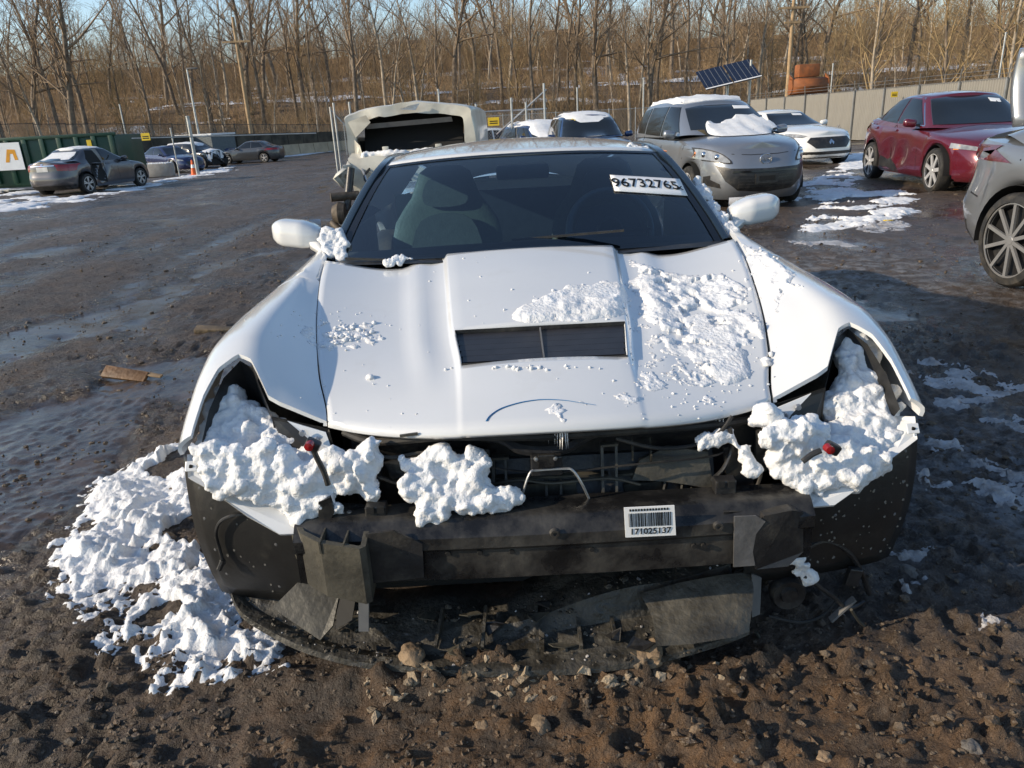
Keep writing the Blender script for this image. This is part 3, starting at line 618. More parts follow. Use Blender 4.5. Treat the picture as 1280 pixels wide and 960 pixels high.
# tray ridges
for x in (-.32, -.20, -.06, .05, .14, .27):
    MB().boxbar((x, -.690 + abs(x) * .12, .072), (x * .95, -.56, .118), .008, .018).build('ridge', M_TRAY, tray, 0)
MB().plate([cv(340, 760, -.62), cv(372, 728, -.58), cv(425, 738, -.60), cv(416, 782, -.67), cv(400, 800, -.69)], (0, .004, -.006)).build('deflector_panel', M_OLIVE, tray, 0)
MB().plate([cv(422, 742, -.60), cv(446, 738, -.62), cv(440, 775, -.68), cv(420, 786, -.68)], (0, .02, 0)).build('deflector_slot', M_DARK, tray, 0)
MB().boxbar(cv(455, 738, -.70), cv(455, 788, -.72), .024, .012).build('beam_strut', M_GREY, beam, 0)
# right-hand brake-duct scoop
pts = [[cv(800, 742, -.60), cv(815, 772, -.66), cv(820, 808, -.74)], [cv(850, 728, -.60), cv(860, 765, -.66), cv(865, 805, -.73)], [cv(905, 718, -.60), cv(920, 750, -.65), cv(920, 796, -.72)], [cv(938, 715, -.58), cv(942, 740, -.63), cv(936, 790, -.70)]]
MB().grid([catmull(r_, 5) for r_ in pts]).build('brake_duct', mat('muddy_duct', (.062, .057, .046), .5, 0, .5, 14, .3, 50, dirt=.45, dirtcol=(.015, .013, .011), dscale=9, rvar=.2), tray, 50)
MB().plate([cv(940, 718, -.60), cv(952, 722, -.58), cv(950, 768, -.62), cv(940, 772, -.64)], (0, .006, 0)).build('duct_edge', M_GREY, tray, 0)
# dark core behind the beam: radiator face and floor
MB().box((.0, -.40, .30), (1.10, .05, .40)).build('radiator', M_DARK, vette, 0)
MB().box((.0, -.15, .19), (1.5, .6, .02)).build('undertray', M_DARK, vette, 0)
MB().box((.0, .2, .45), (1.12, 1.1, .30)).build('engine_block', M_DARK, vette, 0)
# horn disc and hanging harness on the image-right corner
h_ = MB().lathe([(0, -.012), (.02, -.014), (.024, -.006), (.042, -.010), (.048, .0), (.046, .02), (0, .022)], 22, 'y', cv(985, 742, -.58)).build('horn', M_BLACKPL, vette)
for pts, r_, mm in (([(1000, 690), (1030, 676), (1060, 690), (1078, 718), (1086, 742)], .007, M_BLACKPL), ([(1005, 720), (1040, 745), (1060, 760), (1080, 752)], .006, M_BLACKPL), ([(960, 770), (1000, 778), (1030, 768), (1050, 745)], .004, M_RUB), ([(1064, 762), (1075, 778), (1090, 790), (1100, 806)], .004, M_OLIVE), ([(945, 790), (955, 806), (963, 812)], .005, M_OLIVE)):
    MB().tube(catmull([cv(a, b, -.60 + .02 * i) for i, (a, b) in enumerate(pts)], 6), r_, 7).build('loose_cable', mm, vette)
MB().boxbar(cv(1038, 775, -.57), cv(1068, 748, -.57), .02, .006).build('hanging_clip', M_GREY, vette, 0)
MB().box(cv(1066, 720, -.56), (.035, .02, .05), Matrix.Rotation(R(12), 3, 'Y'), .003).build('hanging_connector', M_BLACKPL, vette, 0)
# ---------------------------------------------------------------- cabin: windshield, pillars, roof, sides, tail
def arc(pL, pm, n=15):
    "symmetric arc: edge point (x,y,z) and middle (y,z)"
    out = []
    for i in range(n):
        u = -1 + 2 * i / (n - 1); k = 1 - abs(u) ** 2.3
        out.append(Vector((u * pL[0], pL[1] + (pm[0] - pL[1]) * k, pL[2] + (pm[1] - pL[2]) * k)))
    return out
ws_secs = [arc((.742, .600, .852), (.46, .872)), arc((.712, .715, .932), (.58, .955)), arc((.672, .855, 1.022), (.735, 1.05)), arc((.628, 1.01, 1.108), (.90, 1.138)), arc((.592, 1.145, 1.166), (1.045, 1.196))]
M_GLASS = glass_mat('windshield_glass', (.52, .72, .86), ior=2.0)  # blue of the reflected sky is partly put into the tint
wcurve = [catmull([s_[i] for s_ in ws_secs], 4) for i in range(15)]
wrows = [[wcurve[i][j] for i in range(15)] for j in range(len(wcurve[0]))]
wsh = MB().grid(wrows).build('windshield', M_GLASS, vette, 180)
WS_BVH = BVHTree.FromPolygons([tuple(p) for r_ in wrows for p in r_], [(i * 15 + k, i * 15 + k + 1, (i + 1) * 15 + k + 1, (i + 1) * 15 + k) for i in range(len(wrows) - 1) for k in range(14)])
M_FRIT = mat('black_frit', (.008, .009, .012), .12, 0, .1)
# black border of the windshield
for s in (0, 14):
    rws = [[r_[s] + Vector((0, -.003, .002)), r_[s].lerp(r_[s + (1 if s == 0 else -1)], .35) + Vector((0, -.003, .002))] for r_ in wrows]; MB().grid(rws).build('glass_border', M_FRIT, wsh, 60)
MB().grid([[p + Vector((0, -.003, .002)) for p in wrows[-1]], [p.lerp(q, .8) + Vector((0, -.003, .002)) for p, q in zip(wrows[-1], wrows[-2])]]).build('glass_border', M_FRIT, wsh, 60)
# pillars
for s in (-1, 1):
    P = catmull([(s * .755, .60, .858), (s * .726, .715, .936), (s * .686, .855, 1.026), (s * .642, 1.01, 1.112), (s * .604, 1.15, 1.170), (s * .60, 1.45, 1.190), (s * .585, 1.9, 1.175), (s * .52, 2.4, 1.09)], 5)
    rws = [[p + Vector((s * dx, dy, dz)) for dx, dy, dz in ((-.016, .0, .006), (.006, .004, .012), (.022, .02, .0), (.018, .03, -.018), (-.012, .02, -.02))] for p in P]
    MB().grid(rws, True).build('windshield_pillar', M_BLACKPL if False else mat('pillar_paint', (.02, .035, .055), .2, 0, .1, coat=.5), vette, 60)
def roof_row(y, hw, ze, zc, n=15): return [Vector((hw * (-1 + 2 * i / (n - 1)), y - (.10 * (1 - abs(-1 + 2 * i / (n - 1)) ** 2.3) if y < 1.3 else 0) * (1.3 - y) / .15 * 1.0, ze + (zc - ze) * (1 - abs(-1 + 2 * i / (n - 1)) ** 2.6))) for i in range(n)]
rr_ = [roof_row(1.15, .60, 1.166, 1.199), roof_row(1.22, .607, 1.176, 1.208), roof_row(1.4, .612, 1.188, 1.224), roof_row(1.7, .61, 1.188, 1.238), roof_row(2.0, .585, 1.170, 1.236), roof_row(2.2, .56, 1.145, 1.222)]
roof = MB().grid(rr_).build('roof', M_WHITE, vette, 50); solidify(roof, .02)
# subtle double channel in the roof
bk = [roof_row(2.2, .555, 1.14, 1.218), roof_row(2.5, .52, 1.09, 1.165), roof_row(2.9, .46, 1.0, 1.06), roof_row(3.2, .42, .93, .97)]
MB().grid(bk).build('rear_glass', M_GLASS, vette, 60)
# body sides and tail as one skin
sec = {.74: (.905, .70, .885), 1.0: (.90, .70, .895), 1.6: (.905, .70, .90), 2.1: (.935, .74, .92), 2.5: (.958, .76, .94), 2.75: (.96, .76, .945), 3.1: (.945, .76, .945), 3.4: (.90, .76, .94), 3.52: (.82, .70, .90)}
for s in (-1, 1):
    rws = []
    for y in sorted(set(list(np.linspace(.74, 3.52, 48)))):
        k = sorted(sec); w = float(interp(y, k, [sec[a][0] for a in k])); zm = float(interp(y, k, [sec[a][1] for a in k])); zb = float(interp(y, k, [sec[a][2] for a in k]))
        bot = .20; dy = y - 2.71
        if abs(dy) < .40: bot = max(.2, .345 + math.sqrt(.40 ** 2 - dy * dy))
        inner = float(interp(y, [.74, 1.3, 2.2, 2.6, 3.2, 3.52], [.80, .78, .72, .60, .45, .42]))
        P = [(w - .05, bot), (w - .01, bot + .02), (w + .002, max(.5, bot + .04)), (w, max(zm, bot + .06)), (w - .05, zb - .03), (w - .11, zb), (inner, zb + .005)]
        rws.append([Vector((s * p.x, y, p.z)) for p in catmull([Vector((a, 0, b)) for a, b in P], 4)])
    sd = MB().grid(rws).build('body_side', M_WHITE, vette, 50)
    MB().grid([[Vector((s * x0, y, z0)), Vector((s * x1, y, z1))] for y, x0, z0, x1, z1 in ((.78, .775, .895, .76, .90), (.95, .775, .895, .685, 1.05), (1.2, .775, .897, .62, 1.16), (1.5, .77, .90, .613, 1.18), (1.9, .75, .905, .60, 1.16), (2.25, .70, .925, .56, 1.10))]).build('side_window', M_GLASS, vette, 60)
MB().add([(-.84, 3.5, .25), (.84, 3.5, .25), (.80, 3.53, .9), (-.80, 3.53, .9), (-.42, 3.2, .95), (.42, 3.2, .95)], [(0, 1, 2, 3), (3, 2, 5, 4)]).build('tail_panel', M_WHITE, vette, 0)
for s in (-1, 1): MB().box((s * .55, 3.535, .72), (.22, .02, .09), None, .01).build('tail_light', M_RED, vette)
# wheels
for s in (-1, 1):
    for y, r_, w_ in ((0, .327, .245), (2.71, .345, .285)):
        x = s * (.80 if y == 0 else .785); whl = MB().lathe([(r_ * .7, -w_ / 2), (r_ * .93, -w_ / 2), (r_, -w_ / 2 + .03), (r_, w_ / 2 - .03), (r_ * .93, w_ / 2), (r_ * .7, w_ / 2)], 36, 'x', (x, y, r_)).build('wheel', M_RUB, vette)
        rm_ = MB().lathe([(.0, s * .05), (.07, s * .06), (r_ * .72, s * .09), (r_ * .72, -s * .1)], 30, 'x', (x, y, r_)).build('rim', M_ALUD, whl)
# mirrors
for s in (-1, 1):
    rws = []
    for i in range(15):
        u = i / 14; x = s * (.820 + u * .212); k = min(1, (1 - u) / .30) if u > .70 else 1; k = math.sqrt(max(0, 1 - (1 - k) ** 2)) if u > .70 else .55 + .45 * min(1, u / .35) ** .7
        hz = .054 * max(k, .08); hy = .080 * max(k, .1); zc = .930 + .022 * u - (.012 * (1 - k) if u < .5 else 0); row = []
        for q in range(20):
            a = 2 * math.pi * q / 20; ca, sa = math.cos(a), math.sin(a)
            row.append(Vector((x, .80 + hy * (abs(ca) ** .55) * (1 if ca > 0 else -1) + .05 * u, zc + hz * (abs(sa) ** .55) * (1 if sa > 0 else -1))))
        rws.append(row)
    m = MB().grid(rws, True); m.f.append(tuple(range(20))); m.f.append(tuple(range(14 * 20, 15 * 20)))
    mi = m.build('side_mirror', M_WHITE, vette, 60)
    MB().grid([[Vector((s * x, y, z)) for x, y, z in rw] for rw in (((.775, .68, .872), (.785, .72, .895), (.775, .80, .885)), ((.82, .71, .892), (.825, .75, .912), (.815, .83, .902)), ((.86, .74, .912), (.865, .78, .935), (.86, .85, .925)))]).build('mirror_stalk', M_WHITE, mi, 60)
    st = mi.children[0]; solidify(st, .03)
    MB().box((s * .92, .905, .943), (.15, .004, .080), None).build('mirror_glass', M_CHROME, mi, 0)
# cowl and wipers
MB().grid([arc((.76, .50, .862), (.44, .858)), arc((.75, .62, .858), (.53, .876))]).build('cowl', M_BLACKPL, vette, 60)
for a, b, c, d in ((432, 323, 492, 325), (640, 300, 780, 288)):
    MB().boxbar(cv(a, b, .54), cv(c, d, .50), .012, .008).build('wiper', M_BLACKPL, vette, 0)
# ---------------------------------------------------------------- interior
M_SEAT = mat('seat_leather', (.13, .15, .105), .5, 0, .15, 12, .1, 80)
M_SEATD = mat('seat_insert', (.085, .095, .075), .6, 0, .15, 30, .1, 120)
M_DASH = mat('dashboard', (.045, .05, .055), .55, 0, .2, 20)
def seat(cx, mat_a, mat_b):
    prof = [(.62, .25), (.72, .26), (.82, .262), (.89, .245), (.95, .205), (1.00, .165), (1.06, .142), (1.11, .122), (1.135, .085)]
    rws = []
    for z, w in prof:
        y = 1.30 + (z - .6) * .42; row = []
        for k in range(14):
            a = 2 * math.pi * k / 14; row.append(Vector((cx + w * math.cos(a), y + .06 * math.sin(a) - .035 * (abs(math.cos(a)) ** 4), z)))
        rws.append(row)
    m = MB().grid(rws, True); m.f.append(tuple(range(8 * 14, 9 * 14))); so = m.build('seat', mat_a, vette, 60)
    MB().plate(catmull([(cx - .075, 1.425, 1.08), (cx + .075, 1.425, 1.08), (cx + .095, 1.375, .97), (cx - .095, 1.375, .97)], 5, True), (0, .01, 0)).build('headrest_pad', mat_b, so, 0)
    MB().plate(catmull([(cx - .12, 1.33, .90), (cx + .12, 1.33, .90), (cx + .15, 1.22, .64), (cx - .15, 1.22, .64)], 5, True), (0, .01, 0)).build('back_pad', mat_b, so, 0)
    MB().box((cx, 1.05, .50), (.50, .52, .16), None, .04).build('seat_cushion', mat_a, so)
seat(-.36, M_SEAT, M_SEATD); seat(.40, M_SEATD, M_DASH)
MB().grid([arc((.73, .62, .84), (.56, .855)), arc((.72, .75, .865), (.70, .875)), arc((.70, .88, .84), (.84, .86)), arc((.70, .92, .66), (.88, .66))]).build('dashboard', M_DASH, vette, 60)
sw = MB(); c = Vector((.36, .96, .865)); ax = Vector((0, -.92, .38)); u_ = Vector((1, 0, 0)); v_ = ax.cross(u_).normalized()
ring = [c + (u_ * math.cos(a) + v_ * math.sin(a)) * .175 for a in np.linspace(0, 2 * math.pi, 33)]
sw.tube(ring, .015, 10, False); swo = sw.build('steering_wheel', mat('wheel_leather', (.16, .17, .15), .4), vette, 180)
MB().lathe([(0, -.02), (.05, -.015), (.06, .01), (0, .02)], 16, 'y', c).build('hub', M_DASH, swo)
for a in (0, math.pi, -math.pi / 2): MB().boxbar(c, c + (u_ * math.cos(a) + v_ * math.sin(a)) * .17, .03, .012).build('spoke', M_DASH, swo, 0)
MB().box((.0, .98, 1.125), (.22, .03, .06), None, .012).build('rear_view_mirror', M_DASH, vette)
MB().box((0, 1.0, .45), (1.4, 1.6, .04)).build('cabin_floor', M_DARK, vette, 0)
MB().box((0, 1.78, .74), (1.3, .04, .50)).build('rear_bulkhead', M_DASH, vette, 0)
MB().box((.03, 1.05, .66), (.20, .5, .16), None, .03).build('centre_console', M_DASH, vette)
for s in (-1, 1): MB().box((s * .80, 1.3, .72), (.05, 1.1, .36), None, .02).build('door_card', M_DASH, vette)
# sticker on the glass with the lot number
def ws_hit(x, y, off=.004):
    h = WS_BVH.ray_cast(Vector((-VX, -VY, CAM_H)), px_ray(x, y).normalized())
    return (h[0] + (h[1] if h[1].y < 0 else -h[1]) * off) if h[0] else None
cs = [ws_hit(763, 222), ws_hit(848, 227), ws_hit(857, 244), ws_hit(768, 238)]
if all(cs):
    q4 = lambda a, b: (0,) and tuple((1 - b) * ((1 - a) * (762, 220)[k] + a * (849, 225)[k]) + b * ((1 - a) * (768, 240)[k] + a * (859, 246)[k]) for k in (0, 1))
    grid = [[ws_hit(*q4(i / 12, j / 4), .005) for i in range(13)] for j in range(5)]
    st = MB().grid(grid).build('lot_sticker', M_PAPER, wsh, 180); solidify(st, .0015, 0)
    ex = (cs[1] - cs[0]); ey = cs[0] - cs[3]; ce = (cs[0] + cs[1] + cs[2] + cs[3]) / 4; n = ex.cross(ey).normalized()
    n = n if n.y < 0 else -n
    text_mesh('lot_number', '96732765', ey.length * .92, M_INK, st, frame_matrix(ce + n * .004 - ex * .035 - ey * .03, ex, ey), squeeze=.86)
    text_mesh('lot_suffix', 'x', ey.length * .62, M_INK, st, frame_matrix(ce + n * .004 + ex * .45 - ey * .12, ex, ey), squeeze=.9)

for nm in ('lot_number', 'lot_suffix'):
    o = bpy.data.objects.get(nm)
    if o:
        for v in o.data.vertices:
            h = WS_BVH.find_nearest(v.co); n = h[1] if h[1].y < 0 else -h[1]; v.co = h[0] + n * .0085
# ---------------------------------------------------------------- more of the bared front end
for pts, r_, mm in (([(455, 566), (490, 572), (530, 566), (575, 574), (612, 592)], .005, M_RUB), ([(440, 600), (470, 596), (500, 604), (540, 596), (560, 574)], .006, M_BLACKPL), ([(770, 548), (820, 560), (870, 556), (900, 540), (915, 520)], .005, M_RUB), ([(890, 600), (905, 585), (915, 560), (912, 535)], .006, M_BLACKPL), ([(900, 640), (930, 628), (948, 604), (955, 570)], .005, M_RUB), ([(612, 606), (650, 600), (690, 604), (760, 598), (800, 606)], .004, M_OLIVE)):
    MB().tube(catmull([cv(a, b, -.57 - .01 * (i % 2)) for i, (a, b) in enumerate(pts)], 6), r_, 7).build('wiring_loom', mm, vette)
for P, Y, mm in (([(905, 560), (925, 556), (940, 590), (946, 628), (918, 632), (908, 600)], -.56, M_BLACKPL), ([(946, 540), (962, 536), (966, 560), (958, 590), (944, 588)], -.55, M_BEAM), ([(398, 628), (412, 622), (418, 640), (412, 652), (398, 652)], -.655, M_BEAM), ([(444, 560), (470, 556), (478, 590), (470, 632), (450, 640), (446, 600)], -.52, M_BLACKPL), ([(655, 606), (720, 602), (724, 636), (655, 640)], -.545, M_OLIVE), ([(780, 606), (826, 602), (834, 628), (784, 632)], -.55, M_OLIVE), ([(540, 584), (608, 580), (610, 606), (545, 612)], -.53, M_OLIVE)):
    MB().plate([cv(a, b, Y) for a, b in P], (0, .012, 0)).build('bracket', mm, support, 0)
for k in range(16):
    a = 520 + k * 23; MB().boxbar(cv(a, 598 - .05 * (a - 640), -.50), cv(a + 1, 636 - .05 * (a - 640), -.52), .003, .012).build('fin', M_OLIVE, support, 0)
# row of slots and small bolts along the beam, dried splashes on the liners
for k, px in enumerate((560, 600, 640, 740, 868, 880)): p = cv(px, 690 - .03 * (px - 640), -.714); MB().lathe([(.0, -.001), (.006, -.001), (.007, .004)], 8, 'y', p).build('beam_hole', M_DARK, beam, 0)
r = np.random.default_rng(31); P = []
V_, F_ = [], []
for _ in range(150):
    s = 1 if r.random() < .8 else -1; x = s * r.uniform(.60, .90); z = r.uniform(.20, .56); P.append((x, z))
for s in (-1, 1):
    li = [o for o in vette.children if o.name.startswith('fender_liner')][0 if s < 0 else 1]; me = li.data; bv = BVHTree.FromPolygons([tuple(v.co) for v in me.vertices], [tuple(p.vertices) for p in me.polygons]); sp = MB()
    for x, z in P:
        if x * s < 0: continue
        h = bv.ray_cast(Vector((x, -1.5, z)), Vector((0, 1, 0)))
        if h[0] is None: continue
        q = r.uniform(.001, .0036); c = h[0] + Vector((0, -.0015, 0)); sp.add([c + Vector((q * math.cos(t), 0, q * r.uniform(.8, 1.7) * math.sin(t))) for t in np.linspace(0, 5.2, 6)], [tuple(range(6))])
    so_ = sp.build('mud_splashes', mat('dried_splash', (.16, .15, .13), .8), li, 0); so_['kind'] = 'stuff'


# grit, ice bits and broken plastic lying on the undertray
me = tray.data; tb_ = BVHTree.FromPolygons([tuple(v.co) for v in me.vertices], [tuple(p.vertices) for p in me.polygons]); r = np.random.default_rng(77)
for nm, nn, lo, hi, mm in (('tray_grit', 420, .0025, .011, mat('tray_dirt', (.035, .03, .024), .6, 0, .6, 30, .5, 100, col2=(.10, .085, .065))), ('tray_ice', 60, .002, .007, M_SLUSH)):
    P, S = [], []
    for _ in range(nn):
        h = tb_.ray_cast(Vector((r.uniform(-.85, .5), r.uniform(-.73, -.52), 1)), Vector((0, 0, -1)))
        if h[0] is not None: q = lo + (hi - lo) * r.random() ** 3; P.append(h[0] + Vector((0, 0, q * .2))); S.append(q)
    V, F = scatter_lumps(np.array([p[:] for p in P]), np.array(S), 3, .6, .4); o = np_mesh(nm, V, F, mm, tray, False); o['kind'] = 'stuff'
for k in range(14):
    c = tb_.ray_cast(Vector((r.uniform(-.75, .42), r.uniform(-.70, -.55), 1)), Vector((0, 0, -1)))[0]
    if c is None: continue
    n = 5; a0 = r.uniform(0, 6); P = [c + Vector((math.cos(a0 + t) * r.uniform(.012, .045), math.sin(a0 + t) * r.uniform(.01, .03), .006 + r.uniform(0, .02))) for t in np.linspace(0, 5, n)]
    MB().plate(P, (0, 0, .003)).build('plastic_shard', M_BLACKPL if k % 2 else M_OLIVE, tray, 0)
# ================================================================== snow and slush
def poly_sd(X, Y, P):
    "signed distance to a polygon in plan, positive inside"
    P = np.asarray(P, float); n = len(P); d = np.full(X.shape, 1e9); ins = np.zeros(X.shape, bool)
    for i in range(n):
        a, b = P[i], P[(i + 1) % n]; e = b - a; wx, wy = X - a[0], Y - a[1]; t = np.clip((wx * e[0] + wy * e[1]) / (e @ e + 1e-12), 0, 1)
        d = np.minimum(d, np.hypot(wx - e[0] * t, wy - e[1] * t))
        c = ((a[1] <= Y) & (b[1] > Y)) | ((b[1] <= Y) & (a[1] > Y)); xi = a[0] + (Y - a[1]) / (b[1] - a[1] + 1e-12) * e[0]; ins ^= c & (X < xi)
    return np.where(ins, d, -d)
def height_patch(X, Y, base, th, name, m, label, kind='stuff'):
    Z = base + th; ny, nx = X.shape; idx = np.arange(nx * ny).reshape(ny, nx)
    ok = th > 0; q = (ok[:-1, :-1] | ok[:-1, 1:] | ok[1:, 1:] | ok[1:, :-1]); Z = np.where(ok, Z, base - .006)
    F = np.stack([idx[:-1, :-1], idx[:-1, 1:], idx[1:, 1:], idx[1:, :-1]], -1)[q]
    used = np.unique(F); rm = np.full(nx * ny, -1); rm[used] = np.arange(len(used)); V = np.stack([X, Y, Z], -1).reshape(-1, 3)[used]
    o = np_mesh(name, V, rm[F], m); tag(o, label, 'snow', kind=kind); return o
def billow(x, y, z=0, o=3): return .55 + .55 * fbm(x, y, z, o, .55) + .25 * np.maximum(0, fbm(np.asarray(x) * .45, np.asarray(y) * .45, z, 2))
def ground_snow(name, outline, th, label, m=M_SNOW, res=.012, edge=.05, wob=.07, lump=.02, lsc=9, cut=0.0, csc=6):
    W = [on_ground(*p) for p in outline]; P = [(w.x, w.y) for w in W]; xs = [p[0] for p in P]; ys_ = [p[1] for p in P]
    X, Y = np.meshgrid(np.arange(min(xs) - .1, max(xs) + .1, res), np.arange(min(ys_) - .1, max(ys_) + .1, res))
    sd = poly_sd(X, Y, P) + wob * fbm(X * 3.2 / max(edge / .05, 1), Y * 3.2 / max(edge / .05, 1), 1.7, 4)
    t = th * sstep(0, edge, sd) + lump * (billow(X * lsc, Y * lsc, 2.1) - .55) * sstep(0, edge * .6, sd) + lump * .15 * fbm(X * lsc * 4, Y * lsc * 4, 3.3, 4, .62)
    t = np.where(sd > 0, t, -1)
    if cut: t = np.where(fbm(X * csc, Y * csc, 5.5, 4) < cut, -1, t)
    return height_patch(X, Y, gz(X, Y), t, name, m, label)
ground_snow('snow_pile', [(125, 612), (140, 592), (172, 580), (225, 558), (240, 560), (300, 640), (330, 720), (370, 800), (385, 822), (330, 846), (250, 850), (215, 862), (240, 825), (160, 792), (172, 750), (118, 765), (92, 735), (88, 675), (122, 645)], .030, 'lumpy white snow heaped on the mud left of the torn-off bumper', res=.0075, edge=.20, wob=.30, lump=.095, lsc=5.2, cut=-.16, csc=2.8)
for q, (px, py, s_) in enumerate(((128, 588, .022), (150, 612, .015), (120, 640, .012), (96, 650, .014), (200, 600, .016))): pass
ground_snow('snow_strip', [(0, 236), (90, 240), (190, 228), (250, 214), (292, 208), (285, 215), (232, 223), (150, 243), (60, 259), (-60, 270), (-60, 236)], .03, 'trampled snow under and behind the grey sedan on the left', res=.06, edge=.3, wob=.9, lump=.04, lsc=1.3, cut=-.04, csc=.8)
ground_snow('snow_strip', [(345, 190), (425, 184), (425, 188), (380, 194), (345, 197)], .03, 'thin snow strip at the foot of the far barrier wall', res=.12, edge=.3, wob=.3, lump=.03, lsc=1)
ground_snow('snow_patch', [(1000, 228), (1050, 214), (1078, 222), (1070, 238), (1125, 236), (1148, 248), (1090, 262), (1040, 264), (1000, 260)], .02, 'shaded snow patch between the silver minivan and the red sedan', res=.025, edge=.25, wob=.8, lump=.05, lsc=3.5, cut=-.06, csc=1.8)
ground_snow('snow_patch', [(980, 270), (1060, 267), (1128, 260), (1085, 281), (1030, 292), (980, 290)], .02, 'bright snow patch in front of the silver minivan', res=.02, edge=.25, wob=.7, lump=.06, lsc=4, cut=-.05, csc=2.0)
ground_snow('snow_patch', [(985, 298), (1060, 299), (1075, 306), (1000, 306)], .006, 'narrow tyre-pressed snow streak behind the right wing mirror', M_SLUSH, res=.02, edge=.06, wob=.2, lump=.015, lsc=5, cut=-.15, csc=4)
ground_snow('snow_patch', [(1060, 285), (1120, 275), (1160, 283), (1090, 292)], .006, 'thin slush streak below the red sedan', M_SLUSH, res=.02, edge=.06, wob=.3, lump=.015, lsc=5, cut=-.1, csc=4)
ground_snow('snow_patch', [(1048, 197), (1078, 190), (1092, 208), (1052, 214)], .02, 'snow patch beside the white sedan\'s front wheel', res=.03, edge=.12, wob=.3, lump=.04, lsc=3)
ground_snow('slush_patch', [(1145, 545), (1200, 556), (1290, 600), (1290, 660), (1220, 650), (1150, 625), (1130, 590)], .006, 'broken icy slush on the shaded mud right of the car', M_SLUSH, res=.009, edge=.05, wob=.12, lump=.028, lsc=11, cut=.08, csc=7)
ground_snow('slush_patch', [(1100, 690), (1180, 680), (1260, 740), (1250, 790), (1150, 780), (1060, 800), (1050, 760)], .004, 'scattered slush bits by the hanging cables', M_SLUSH, res=.008, edge=.05, wob=.12, lump=.028, lsc=12, cut=.16, csc=8)
ground_snow('slush_patch', [(1100, 460), (1160, 440), (1290, 480), (1290, 540), (1180, 520)], .004, 'faint slush film behind the right fender', M_SLUSH, res=.012, edge=.06, wob=.15, lump=.02, lsc=10, cut=.13, csc=6)
# ---------------------------------------------------------------- clumps on the car (lumps fused together)
_ico = bmesh.new(); bmesh.ops.create_icosphere(_ico, subdivisions=2, radius=1); _iv2 = np.array([v.co[:] for v in _ico.verts]); _if2 = np.array([[v.index for v in f.verts] for f in _ico.faces]); _ico.free()
def snow_blob(name, label, balls, vox=.006, amp=.012, m=M_SNOW, loc=(VX, VY, 0)):
    C_ = np.array([c[:] for c, r_ in balls]); R_ = np.array([r_ for c, r_ in balls]); V = (_iv2[None] * R_[:, None, None] + C_[:, None, :]).reshape(-1, 3); F = (_if2[None] + (np.arange(len(R_)) * len(_iv2))[:, None, None]).reshape(-1, 3)
    o = np_mesh(name, V, F, None); o.location = loc
    md = o.modifiers.new('r', 'REMESH'); md.mode = 'VOXEL'; md.voxel_size = vox; apply_mods(o); me = o.data
    n = len(me.vertices); co = np.zeros(n * 3); me.vertices.foreach_get('co', co); no = np.zeros(n * 3); me.vertex_normals.foreach_get('vector', no); co = co.reshape(-1, 3); no = no.reshape(-1, 3)
    d = amp * 1.3 * fbm(co[:, 0] * 13, co[:, 1] * 13, co[:, 2] * 13, 3, .55) + amp * .62 * fbm(co[:, 0] * 38, co[:, 1] * 38, co[:, 2] * 38, 4, .68)
    co = co + no * d[:, None]; me.vertices.foreach_set('co', co.ravel()); me.update()
    me.materials.clear(); me.materials.append(m); me.polygons.foreach_set('use_smooth', [True] * len(me.polygons))
    return tag(o, label, 'snow', kind='stuff')
def in_poly(x, y, P):
    c = False; j = len(P) - 1
    for i in range(len(P)):
        if (P[i][1] > y) != (P[j][1] > y) and x < (P[j][0] - P[i][0]) * (y - P[i][1]) / (P[j][1] - P[i][1]) + P[i][0]: c = not c
        j = i
    return c
def fill_balls(P, yfun, n, r0, r1, seed=1, sink=.5):
    r = random.Random(seed); xs = [p[0] for p in P]; ys_ = [p[1] for p in P]; out = []
    while len(out) < n * (5 if r1 > .026 else 2):
        x, y = r.uniform(min(xs), max(xs)), r.uniform(min(ys_), max(ys_))
        if in_poly(x, y, P):
            rr = r.uniform(r0, r1) * .8; out.append((cv(x, y, yfun(x, y)) + Vector((0, rr * 1.0, 0)), rr))
            for _ in range(4 if r1 > .026 else 1):
                q = rr * r.uniform(.25, .6); d = Vector((r.gauss(0, 1), -abs(r.gauss(0, 1)), r.gauss(0, 1))).normalized(); out.append((out[-1 - _][0] + d * rr * r.uniform(.75, 1.05), q)) if _ == 0 else out.append((cv(x, y, yfun(x, y)) + Vector((0, rr, 0)) + d * rr * r.uniform(.8, 1.1), q))
    return out
lin_y = lambda a, ya, b, yb: (lambda x, y: ya + (yb - ya) * max(0, min(1, (y - a) / (b - a))))
snow_blob('snow_clump', 'deep snow packed into the left empty headlight well', 
    fill_balls([(268, 500), (288, 492), (312, 525), (345, 545), (392, 560), (388, 590), (330, 600), (262, 590), (252, 560), (256, 525)], lin_y(490, -.36, 600, -.58), 85, .022, .046, 1) +
    fill_balls([(250, 566), (330, 565), (400, 585), (445, 560), (470, 585), (470, 622), (440, 642), (395, 652), (350, 650), (300, 624), (258, 606)], lin_y(560, -.60, 650, -.66), 90, .018, .042, 2) +
    fill_balls([(430, 556), (462, 562), (470, 600), (440, 612), (418, 590)], lin_y(550, -.60, 620, -.64), 14, .020, .034, 3))
snow_blob('snow_clump', 'snow piled on the bumper beam in front of the radiator',
    fill_balls([(505, 588), (545, 572), (585, 568), (608, 580), (612, 610), (650, 622), (655, 634), (610, 642), (570, 652), (530, 648), (510, 625)], lin_y(565, -.60, 650, -.70), 60, .016, .036, 4) + fill_balls([(500, 574), (512, 572), (516, 584), (503, 586)], lin_y(565, -.60, 650, -.62), 6, .010, .016, 5))
